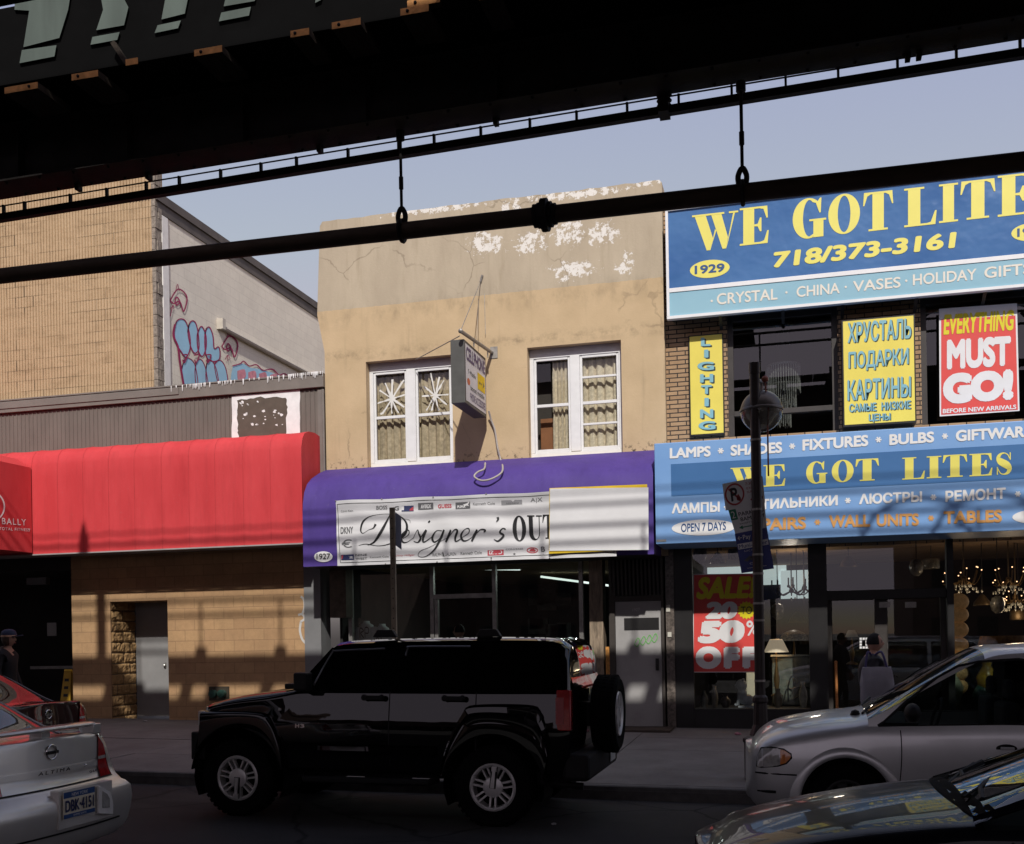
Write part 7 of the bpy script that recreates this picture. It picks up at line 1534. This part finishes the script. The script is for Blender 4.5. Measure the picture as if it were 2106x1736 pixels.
for k, (cxx, cyy, r_, lb) in enumerate(((1982, 1190, .30, 'lit chandelier with warm bulbs above the amber globe column'), (2074, 1192, .34, 'larger lit chandelier with warm bulbs at the right edge'), (2088, 1228, .22, 'small lit chandelier with warm bulbs hanging lowest at the right edge'))):
    c = P(cxx, cyy, 1.6 + .5 * k); t = thing('lit_chandelier', lb, 'chandelier', c); g = MB(); g.tube([(c.x, c.y, 3.4), c], .012, 6); g.ball(c, .05, n=8); bb = MB()
    for q_ in range(10):
        an = 2 * PI * q_ / 10 + k; d = Vector((math.cos(an), math.sin(an), 0)); rj = r_ * rr_.uniform(.6, 1.15); p2 = c + d * rj + Vector((0, 0, rr_.uniform(-.12, .16))); g.tube(spl([c, c + d * rj * .6 + Vector((0, 0, -.1)), p2], 4), .009, 5); bb.ball(p2 + Vector((0, 0, .05)), .011, n=6)
        for w_ in range(3): g.ball(c + d * rj * (.4 + .3 * w_) + Vector((0, 0, -.12 - .05 * w_)), .014, .014, .03, 6, 1)
    g.build('arms', [M_brass, M_crys], t); bb.build('bulbs', M_bulb, t)
def shop_light(name, parent, c, en, col=(1, .72, .45)):     # light of a lit shop lamp, also used as added fill
    l_ = bpy.data.lights.new(name, 'POINT'); l_.energy = en; l_.color = col; l_.shadow_soft_size = .12; o = bpy.data.objects.new(name, l_); C.objects.link(o); o.location = c; o.parent = parent; o.matrix_parent_inverse = parent.matrix_basis.inverted()
for o in [o for o in C.objects if o.name.startswith('lit_chandelier')]: shop_light('shop_light', o, o.location + Vector((0, -.1, -.35)), 3.5)
for o in [o for o in C.objects if o.name == 'table_lamp']: shop_light('shop_light', o, o.location + Vector((0, 0, .1)), 5)
for o in [o for o in C.objects if o.name == 'candle_chandelier']: shop_light('shop_light', o, o.location + Vector((0, -.7, .2)), 8, (1, .85, .7))  # added fill in front of a dark chandelier that carries no bulbs
def pendant(name, label, px_, py_, y, prof, m, drop=True):
    c = P(px_, py_, y); t = thing(name, label, 'lamp', c); g = MB(); g.lathe(prof, Matrix.Translation(c), 18, cap=False); g.build('shade', m, t, smooth=60)
    if drop: g = MB(); g.tube([c + Vector((0, 0, prof[-1][1])), (c.x, y, 3.4)], .008, 5); g.build('cord', M_black, t)
M_gg = simple('smoky_glass', (.16, .16, .15), .15, var=.6, vs=12, spec=.7); M_bz = simple('bronze_shade', (.09, .06, .03), .4, metal=.6, var=.4)
bell = [(.15, 0), (.14, .05), (.08, .13), (.03, .19)]; drum = [(.14, 0), (.15, .02), (.15, .16), (.13, .18)]; lant = [(.04, 0), (.1, .06), (.12, .18), (.09, .27), (.03, .3)]
for a, b, y, pr, m, lb in ((1440, 1160, .9, lant, M_black, 'black lantern hanging at the left edge of the shop window above the discount poster'), (1476, 1158, 1.6, bell, M_gg, 'smoky bell pendant above the letter A of the discount poster'), (1515, 1150, 1.3, drum, M_gg, 'smoky drum pendant above the right half of the discount poster'), (1640, 1280, 1.4, bell, M_bz, 'bronze bell pendant below the candle chandeliers'), (1600, 1275, 2.2, lant, M_gg, 'smoky lantern pendant right behind the lamp post'), (1655, 1325, 2.6, drum, M_bz, 'bronze drum pendant deep in the window above the mosaic dome lamp'),
                           (1745, 1165, 2.2, bell, M_bz, 'bronze bell pendant behind the glass above the shop doors'), (1885, 1185, 1.8, lant, M_gg, 'smoky lantern behind the transom right of the doors centre'), (1915, 1170, 2.6, drum, M_gg, 'smoky drum lamp high behind the right end of the transom'), (2020, 1245, 2.4, bell, M_bz, 'bronze bell pendant right of the amber globe column'), (2052, 1262, 1.9, lant, M_gg, 'smoky lantern between the amber column and the right edge'), (2095, 1275, 2.8, drum, M_bz, 'bronze drum pendant at the right edge below the chandeliers')):
    pendant('pendant_lamp', lb, a, b, y, pr, m)
for a, b, y, h_, r_, col, lb in ((1448, 1440, .6, .28, .07, (.12, .12, .11), 'grey jar at the left end of the window ledge'), (1470, 1438, .8, .35, .06, (.3, .28, .24), 'tall pale bottle vase beside the grey jar on the ledge'), (1492, 1442, .7, .2, .09, (.05, .04, .035), 'squat black bowl vase on the ledge left of the lion'), (1600, 1440, .7, .3, .08, (.2, .17, .12), 'tan vase on the ledge right of the lamp post'), (1652, 1442, .6, .42, .07, (.34, .33, .28), 'slim pale vase at the right end of the ledge')):
    c = P(a, b, y); t = thing('vase', lb, 'vase', (c.x, y, gz0)); g = MB(); g.lathe([(.6 * r_, gz0 - .02), (r_, gz0 + h_ * .35), (r_ * .9, gz0 + h_ * .6), (r_ * .4, gz0 + h_ * .85), (r_ * .55, gz0 + h_)], Matrix.Translation((c.x, y, 0)), 16, cap=False); g.build('vase_body', simple('ledge_glaze', col, .3, var=.4, vs=9, spec=.6), t, smooth=60)
sh = thing('pleated_lamp_shade', 'wide amber pleated lamp shade low in the right shop window', 'lamp', P(2060, 1335, 1.4)); g = MB(); g.lathe([(.42, 0), (.34, .3)], Matrix.Translation(P(2062, 1345, 1.4)), 28, cap=False); g.build('shade', simple('amber_pleats', (.2, .1, .03), .7, var=.5, vs=14), sh, smooth=60); g = MB(); g.tube([P(2062, 1345, 1.4), P(2062, 1345, 1.4) - Vector((0, 0, .7))], .03, 8); g.build('stand', M_brass, sh)
for cxx, cyy, col, lb in ((1960, 1415, (.3, .33, .22), 'pale green vase seen through the minivan window'), (2030, 1395, (.5, .3, .03), 'yellow glazed vase seen through the minivan window'), (2022, 1430, (.04, .14, .11), 'dark green urn below the yellow vase')):
    c = P(cxx, cyy, .9); t = thing('vase', lb, 'vase', c); g = MB(); g.lathe([(.06, -.3), (.14, -.12), (.17, .02), (.1, .14), (.06, .2), (.08, .26)], Matrix.Translation(c), 20, cap=False); g.build('vase_body', simple('glaze', col, .3, var=.3, vs=6, spec=.6), t, smooth=60)
a = P(1722, 1500, -.25); t = thing('orange_pole', 'slim orange wooden pole leaning at the lamp shop doorway', 'pole', a); g = MB(); g.tube([P(1723, 1510, -.25), P(1719, 1362, -.05)], .022, 8); g.ball(P(1719, 1362, -.05), .026, n=8); g.build('rod', simple('orange_wood', (.42, .16, .04), .5, var=.3, vs=9), t, smooth=60)
g = MB()
Yd = ys + .3 - .006
for i in range(4):
    for j in range(4):
        if (i, j) in ((1, 1), (1, 2), (3, 3)): continue
        a, b = P(1768 + i * 6, 1334 - j * 6, Yd), P(1772.5 + i * 6, 1329.5 - j * 6, Yd); g.box(a.x, b.x, Yd - .002, Yd, a.z, b.z)
tag(g.build('hours_notice', M_wl), 'small white grid of opening hours on the glass door left of the woman', 'notice')
g = MB(); a, b = P(1806, 1336, Yd), P(1826, 1322, Yd); g.box(a.x, b.x, Yd - .003, Yd, a.z, b.z); cs = tag(g.build('card_sticker', M_wl), 'small white and green card sticker on the right glass door', 'sticker'); g = MB(); a, b = P(1808, 1334, Yd - .004), P(1816, 1325, Yd - .004); g.box(a.x, b.x, Yd - .006, Yd - .004, a.z, b.z); g.build('green_patch', M_sgg, cs)
for a_, lb in ((1808, 'left'), (1862, 'right')):
    g = MB(); a, b = P(a_, 1250, Yd), P(a_ + 22, 1238, Yd); g.box(a.x, b.x, Yd - .03, Yd + .04, a.z, b.z); tag(g.build('door_closer', M_alu), f'grey door closer box at the top of the {lb} glass door', 'door closer')
# clothes shop goods
for k, (x0_, x1_, lb) in enumerate(((738, 770, 'left pale printed jacket on display low in the clothes shop window'), (772, 802, 'right pale printed jacket on display beside the sign post'))):
    c = P((x0_ + x1_) / 2, 1320, .9); t = thing('jacket', lb, 'jacket', c); g = MB(); zt_ = P(x0_, 1282 + k * 6, .9).z; w_ = P(x1_, 1300, .9).x - P(x0_, 1300, .9).x
    for p_, q_ in ((0, 0),): g.rings([[(c.x + w_ * r_ * math.cos(a), .9 + .12 * math.sin(a), z) for a in [i * PI / 8 for i in range(16)]] for r_, z in ((.4, .6), (.44, zt_ - .4), (.52, zt_ - .14), (.42, zt_ - .04), (.18, zt_), (.14, zt_ + .04))], True)
    for s_ in (-1, 1): g.tube([(c.x + s_ * w_ * .42, .9, zt_ - .08), (c.x + s_ * w_ * .55, .88, zt_ - .35), (c.x + s_ * w_ * .5, .84, zt_ - .6)], [.075, .06, .05], 10)
    g.build('garment', simple('pale_print_cloth', (.7, .78, .78), .8, var=.1, vs=6), t, smooth=60)
    g = MB()
    for L in ([(.2, .5), (.2, .9), (.5, .8), (.25, .7), (.5, .5)], [(.6, .5), (.6, .9), (.85, .9), (.85, .7), (.6, .7)]): pp = spl(L, 4); g.strip([(p.x, p.y) for p in pp], .05, lambda u, v: Vector((c.x + (u - .5) * w_ * .8, .9 - .13 - .0, zt_ - .5 + v * .45)))
    g.build('print', M_ink, t, merge=False)
# ================================================================== litter
M_lit = simple('dirty_white', (.42, .42, .42), .8, var=.25, vs=20)
def scrap(label, px_, py_, zoff, sx, sz, m):
    d = ray(px_, py_); t_ = 1
    x = 0
    for _ in range(20): z = (zoff(x, y) if _ else .15); k = (z - CAM.z) / d.z; x = CAM.x + d.x * k; y = CAM.y + d.y * k
    g = MB(); r_ = random.Random(px_); rows_ = [[(x + sx * r_.uniform(.7, 1.1) * math.cos(a) * q_, y + sx * .6 * math.sin(a) * q_ * r_.uniform(.7, 1.1), z + .003 + h_ * sz * r_.uniform(.8, 1.1)) for a in [i * PI / 5 for i in range(10)]] for q_, h_ in ((.6, 0), (1, .3), (.9, .7), (.4, 1))]
    g.rings(rows_, True); tag(g.build('litter', m), label, 'litter')
scrap('crumpled white foam cup in the gutter by the minivan bumper', 1537, 1636, lambda x, y: zr(x), .085, .09, M_lit)
scrap('pink scrap of wrapper on the pavement beside the lamp post', 1517, 1512, lambda x, y: swz(x, y), .06, .04, simple('pink_scrap', (.4, .18, .22), .7, var=.5, vs=30))
scrap('tiny white scrap lying on the road below the black vehicle', 1139, 1697, lambda x, y: zr(x), .03, .02, M_lit)
scrap('small pale leaf scrap on the pavement outside the grey steel door', 298, 1484, lambda x, y: swz(x, y), .05, .02, M_lit)
g = MB(); x0_, x1_ = dx0 - .05, dx1 + .2; g.box(x0_, x1_, -.75, -.02, swz(x0_, -.3) - .04, swz(x0_, -.3) + .018); tag(g.build('doorstep', simple('brown_step', (.06, .045, .035), .8, var=.3)), 'worn brown doorstep slab below the grey street door', 'doorstep')
# ================================================================== people
M_skin = simple('skin', (.42, .24, .17), .6, var=.08); M_hairb = simple('brown_hair', (.05, .028, .016), .6, var=.5, vs=40); M_hairk = simple('black_hair', (.006, .005, .005), .8, var=.4, vs=40)
M_coat = simple('black_puffer', (.022, .022, .028), .6, var=.3, vs=9, bump=.6, bs=14); M_trou = simple('dark_trousers', (.02, .02, .024), .8); M_shoe = simple('dark_shoes', (.015, .013, .012), .5)
def person(label, loc, rz, hair, top, bottom, build_=1.0, arms=((.08, .0), (.05, .0)), long_hair=False, hat=None, H=1.0, bulk=1.0):
    t = thing('person', label, 'person', loc, None, rz)
    J = {'pel': (0, 0, .93, .145), 'wai': (0, 0, 1.07, .125), 'che': (.01, 0, 1.26, .145), 'upc': (-.005, 0, 1.39, .115), 'nek': (.01, 0, 1.475, .055), 'hed': (.025, 0, 1.54, .06)}
    E_ = [('pel', 'wai', 1), ('wai', 'che', 1), ('che', 'upc', 1), ('upc', 'nek', 0), ('nek', 'hed', 0)]
    for s_, nm, (fx, lift), st_ in ((1, 'l', arms[0], .12), (-1, 'r', arms[1], -.10)):
        J.update({'sh' + nm: (-.005, s_ * .165, 1.39, .065 * bulk), 'el' + nm: (-.03 + fx * .3, s_ * .22, 1.12 + lift * .3, .05 * bulk), 'wr' + nm: (.05 + fx, s_ * .2, .89 + lift, .032), 'pa' + nm: (.075 + fx * 1.1, s_ * .195, .82 + lift, .034),
                  'hp' + nm: (0, s_ * .09, .86, .1), 'kn' + nm: (st_ * .5 + .03, s_ * .095, .5, .068), 'an' + nm: (st_ - .03, s_ * .095, .09, .046), 'to' + nm: (st_ + .12, s_ * .1, .045, .04)})
        E_ += [('upc', 'sh' + nm, 1), ('sh' + nm, 'el' + nm, 1), ('el' + nm, 'wr' + nm, 1), ('wr' + nm, 'pa' + nm, 0), ('pel', 'hp' + nm, 2), ('hp' + nm, 'kn' + nm, 2), ('kn' + nm, 'an' + nm, 2), ('an' + nm, 'to' + nm, 3)]
        px_, py_, pz_, _ = J['pa' + nm]
        for f in range(5):
            a = (px_ + (f - 1.5) * .018 if f < 4 else px_ + .04, py_ - s_ * .005, pz_ - (.03 if f < 4 else -.0), .010); l = (.045, .055, .05, .038, .035)[f]
            b = (a[0] + (.004 if f < 4 else .02), a[1] - s_ * .012, a[2] - l * .8, .009); c = (b[0] - .004, b[1] - s_ * .016, b[2] - l * .55, .0075)
            J.update({f'fa{f}{nm}': a, f'fb{f}{nm}': b, f'fc{f}{nm}': c}); E_ += [('pa' + nm, f'fa{f}{nm}', 0), (f'fa{f}{nm}', f'fb{f}{nm}', 0), (f'fb{f}{nm}', f'fc{f}{nm}', 0)]
    names = list(J); ix = {n: i for i, n in enumerate(names)}
    me = bpy.data.meshes.new('body'); me.from_pydata([tuple(v * H for v in J[n][:3]) for n in names], [(ix[a], ix[b]) for a, b, _ in E_], []); me.update()
    tmp = bpy.data.objects.new('tmp', me); C.objects.link(tmp); sk = tmp.modifiers.new('skin', 'SKIN')
    for i, n in enumerate(names):
        sv = me.skin_vertices[0].data[i]; r_ = J[n][3] * H * (build_ if n in ('pel', 'wai', 'che', 'upc') else 1); sv.radius = (r_, r_ * (1.0 if n[:2] not in ('pe', 'wa', 'ch', 'up') else 1.15)); sv.use_root = (n == 'pel')
    ss = tmp.modifiers.new('sub', 'SUBSURF'); ss.levels = 2; ss.render_levels = 2
    dg = bpy.context.evaluated_depsgraph_get(); dg.update(); ev = tmp.evaluated_get(dg); m2 = ev.to_mesh(); mb = MB(); segs = [(Vector(J[a][:3]) * H, Vector(J[b][:3]) * H, k) for a, b, k in E_]
    vs_ = [v.co.copy() for v in m2.vertices]
    mb.v = [tuple(v) for v in vs_]
    for p in m2.polygons:
        c = sum((vs_[i] for i in p.vertices), Vector()) / len(p.vertices); best = 9; kk = 1
        for a, b, k in segs:
            ab = b - a; tt = max(0, min(1, (c - a).dot(ab) / ab.length_squared)); d = (c - a - ab * tt).length
            if d < best: best, kk = d, k
        mb.f.append(tuple(p.vertices)); mb.m.append(kk)
    ev.to_mesh_clear(); bpy.data.objects.remove(tmp)
    hc = Vector((.035, 0, 1.615)) * H                     # head with a face turned to +x
    rows_ = []
    for i in range(17):
        la = -PI / 2 + PI * i / 16; row = []
        for k in range(24):
            lo_ = 2 * PI * k / 24; d = Vector((math.cos(la) * math.cos(lo_), math.cos(la) * math.sin(lo_), math.sin(la))); p = Vector((d.x * .098, d.y * .078, d.z * .118))
            if d.x > 0: p.x += -.012 * max(0, -d.z) + .03 * math.exp(-((d.y / .16) ** 2) - ((d.z + .12) / .2) ** 2) - .010 * math.exp(-(((abs(d.y) - .38) / .16) ** 2) - ((d.z - .12) / .14) ** 2) + .008 * math.exp(-((d.y / .3) ** 2) - ((d.z + .52) / .1) ** 2) + .012 * math.exp(-((d.y / .3) ** 2) - ((d.z + .85) / .15) ** 2)
            row.append(hc + p * H)
        rows_.append(row)
    mb.rings(rows_, True, 0)
    for s_ in (-1, 1):
        mb.ball(hc + Vector((.083, s_ * .03, .012)) * H, .011 * H, n=8, m=4); mb.ball(hc + Vector((-.0, s_ * .079, -.005)) * H, .018 * H, .008 * H, .03 * H, 8, 0)
        mb.tube([hc + Vector((.09, s_ * .016, .034)) * H, hc + Vector((.082, s_ * .048, .034)) * H], .005 * H, 5, True, 5)
    mb.tube([hc + Vector((.094, -.022, -.062)) * H, hc + Vector((.101, 0, -.06)) * H, hc + Vector((.094, .022, -.062)) * H], .006 * H, 6, True, 6)
    mb.build('body', [M_skin, top, bottom, M_shoe, M_ink, hair, simple('lips', (.3, .12, .1), .5)], t, smooth=70, local=True, merge=False)
    g = MB(); rows_ = []                                  # hair cap, longer at the back if asked
    for i in range(12):
        la = math.radians(90 - i * (13 if long_hair else 9.2)); row = []
        for k in range(21):
            lo_ = math.radians(62 + 236 * k / 20) if la < math.radians(48) else math.radians(20 + 320 * k / 20)
            row.append(hc + Vector((math.cos(la) * math.cos(lo_) * .108, math.cos(la) * math.sin(lo_) * .09, math.sin(la) * .128 + .004)) * H)
        rows_.append(row)
    if long_hair:
        for dz, w_ in ((-.12, 1.0), (-.2, 1.1), (-.28, 1.0), (-.34, .7)): rows_.append([hc + Vector((-.05 + math.cos(math.radians(75 + 210 * k / 20)) * .07 * w_, math.sin(math.radians(75 + 210 * k / 20)) * .095 * w_, dz)) * H for k in range(21)])
    g.rings(rows_, False, 0, False); g.build('hair', hair, t, smooth=70, local=True)
    if hat:
        g = MB(); g.lathe([(.112, .03), (.114, .07), (.1, .115), (.06, .14), (.001, .148)], Matrix.Translation(hc) @ Matrix.Diagonal((H, .86 * H, H, 1)), 22); g.add([hc + Vector(p) * H for p in ((.09, -.07, .04), (.2, -.05, .055), (.21, 0, .06), (.2, .05, .055), (.09, .07, .04), (.09, -.07, .03), (.2, -.05, .043), (.21, 0, .048), (.2, .05, .043), (.09, .07, .03))], [(0, 1, 2, 3, 4), (9, 8, 7, 6, 5), (0, 5, 6, 1), (1, 6, 7, 2), (2, 7, 8, 3), (3, 8, 9, 4)]); o = g.build('cap', hat, t, smooth=50, local=True)
        g = MB(); g.lathe([(.1135, .028), (.1155, .03), (.1155, .052), (.1135, .054)], Matrix.Translation(hc) @ Matrix.Diagonal((H, .86 * H, H, 1)), 22, cap=False); g.build('band', simple('orange_white_band', (.5, .3, .2), .7, var=.5, vs=20), t, local=True)
    return t
wp = P(1797, 1335, -3.9); wx_ = wp.x
pw = person('woman with dark hair in a black puffer jacket walking right past the lamp shop doors', (wx_ - .02, -3.9, swz(wx_, -3.9)), 0.0, M_hairk, M_coat, M_trou, 1.55, ((.12, .0), (-.05, .02)), False, None, .93, 1.5)
bag = thing('shoulder_bag', 'large pale grey cloth bag hanging at the side of the woman in black', 'bag', (wx_, -4.2, 1.0))
bc = P(1804, 1418, -4.16); g = MB(); rows_ = []
for z, w_, d in ((bc.z + .27, .165, .025), (bc.z + .22, .175, .05), (bc.z + .08, .185, .08), (bc.z - .1, .19, .09), (bc.z - .24, .185, .08), (bc.z - .29, .165, .05)): rows_.append([(bc.x + w_ * (abs(math.cos(a)) ** .5) * (1 if math.cos(a) > 0 else -1) + .014 * math.sin(a * 5 + z * 13), bc.y + d * (abs(math.sin(a)) ** .6) * (1 if math.sin(a) > 0 else -1), z + .006 * math.sin(a * 3)) for a in [i * PI / 12 for i in range(24)]])
g.rings(rows_, True); g.build('cloth', simple('pale_grey_cloth', (.27, .26, .29), .85, var=.12, vs=6, bump=.5, bs=9), bag, smooth=60)
g = MB(); g.tube(spl([(bc.x - .13, bc.y, bc.z + .25), (bc.x - .1, bc.y + .03, bc.z + .45), (wx_ - .02, -4.05, 1.49), (bc.x + .06, bc.y + .05, bc.z + .45), (bc.x + .12, bc.y, bc.z + .25)], 6), .014, 6); g.build('strap', simple('violet_strap', (.06, .05, .14), .7), bag, smooth=60)
mp = P(948, 1310, .75); person('man with short dark hair inside the clothes shop, head visible over the vehicle roof', (mp.x, .75, .27), PI, M_hairk, simple('dark_shirt', (.03, .03, .035), .8), M_trou, 1.05, ((.1, .0), (.3, .62)), False, None, 1.02)
lpn = P(14, 1335, -4.3); person('woman with long brown hair in a dark cap at the left edge of the photo', (lpn.x, -4.3, swz(lpn.x, -4.3)), 0.15, M_hairb, simple('dark_jacket', (.008, .008, .01), .8), M_trou, 1.0, ((.05, 0), (.05, 0)), True, simple('navy_cap', (.02, .03, .07), .7), 1.0)
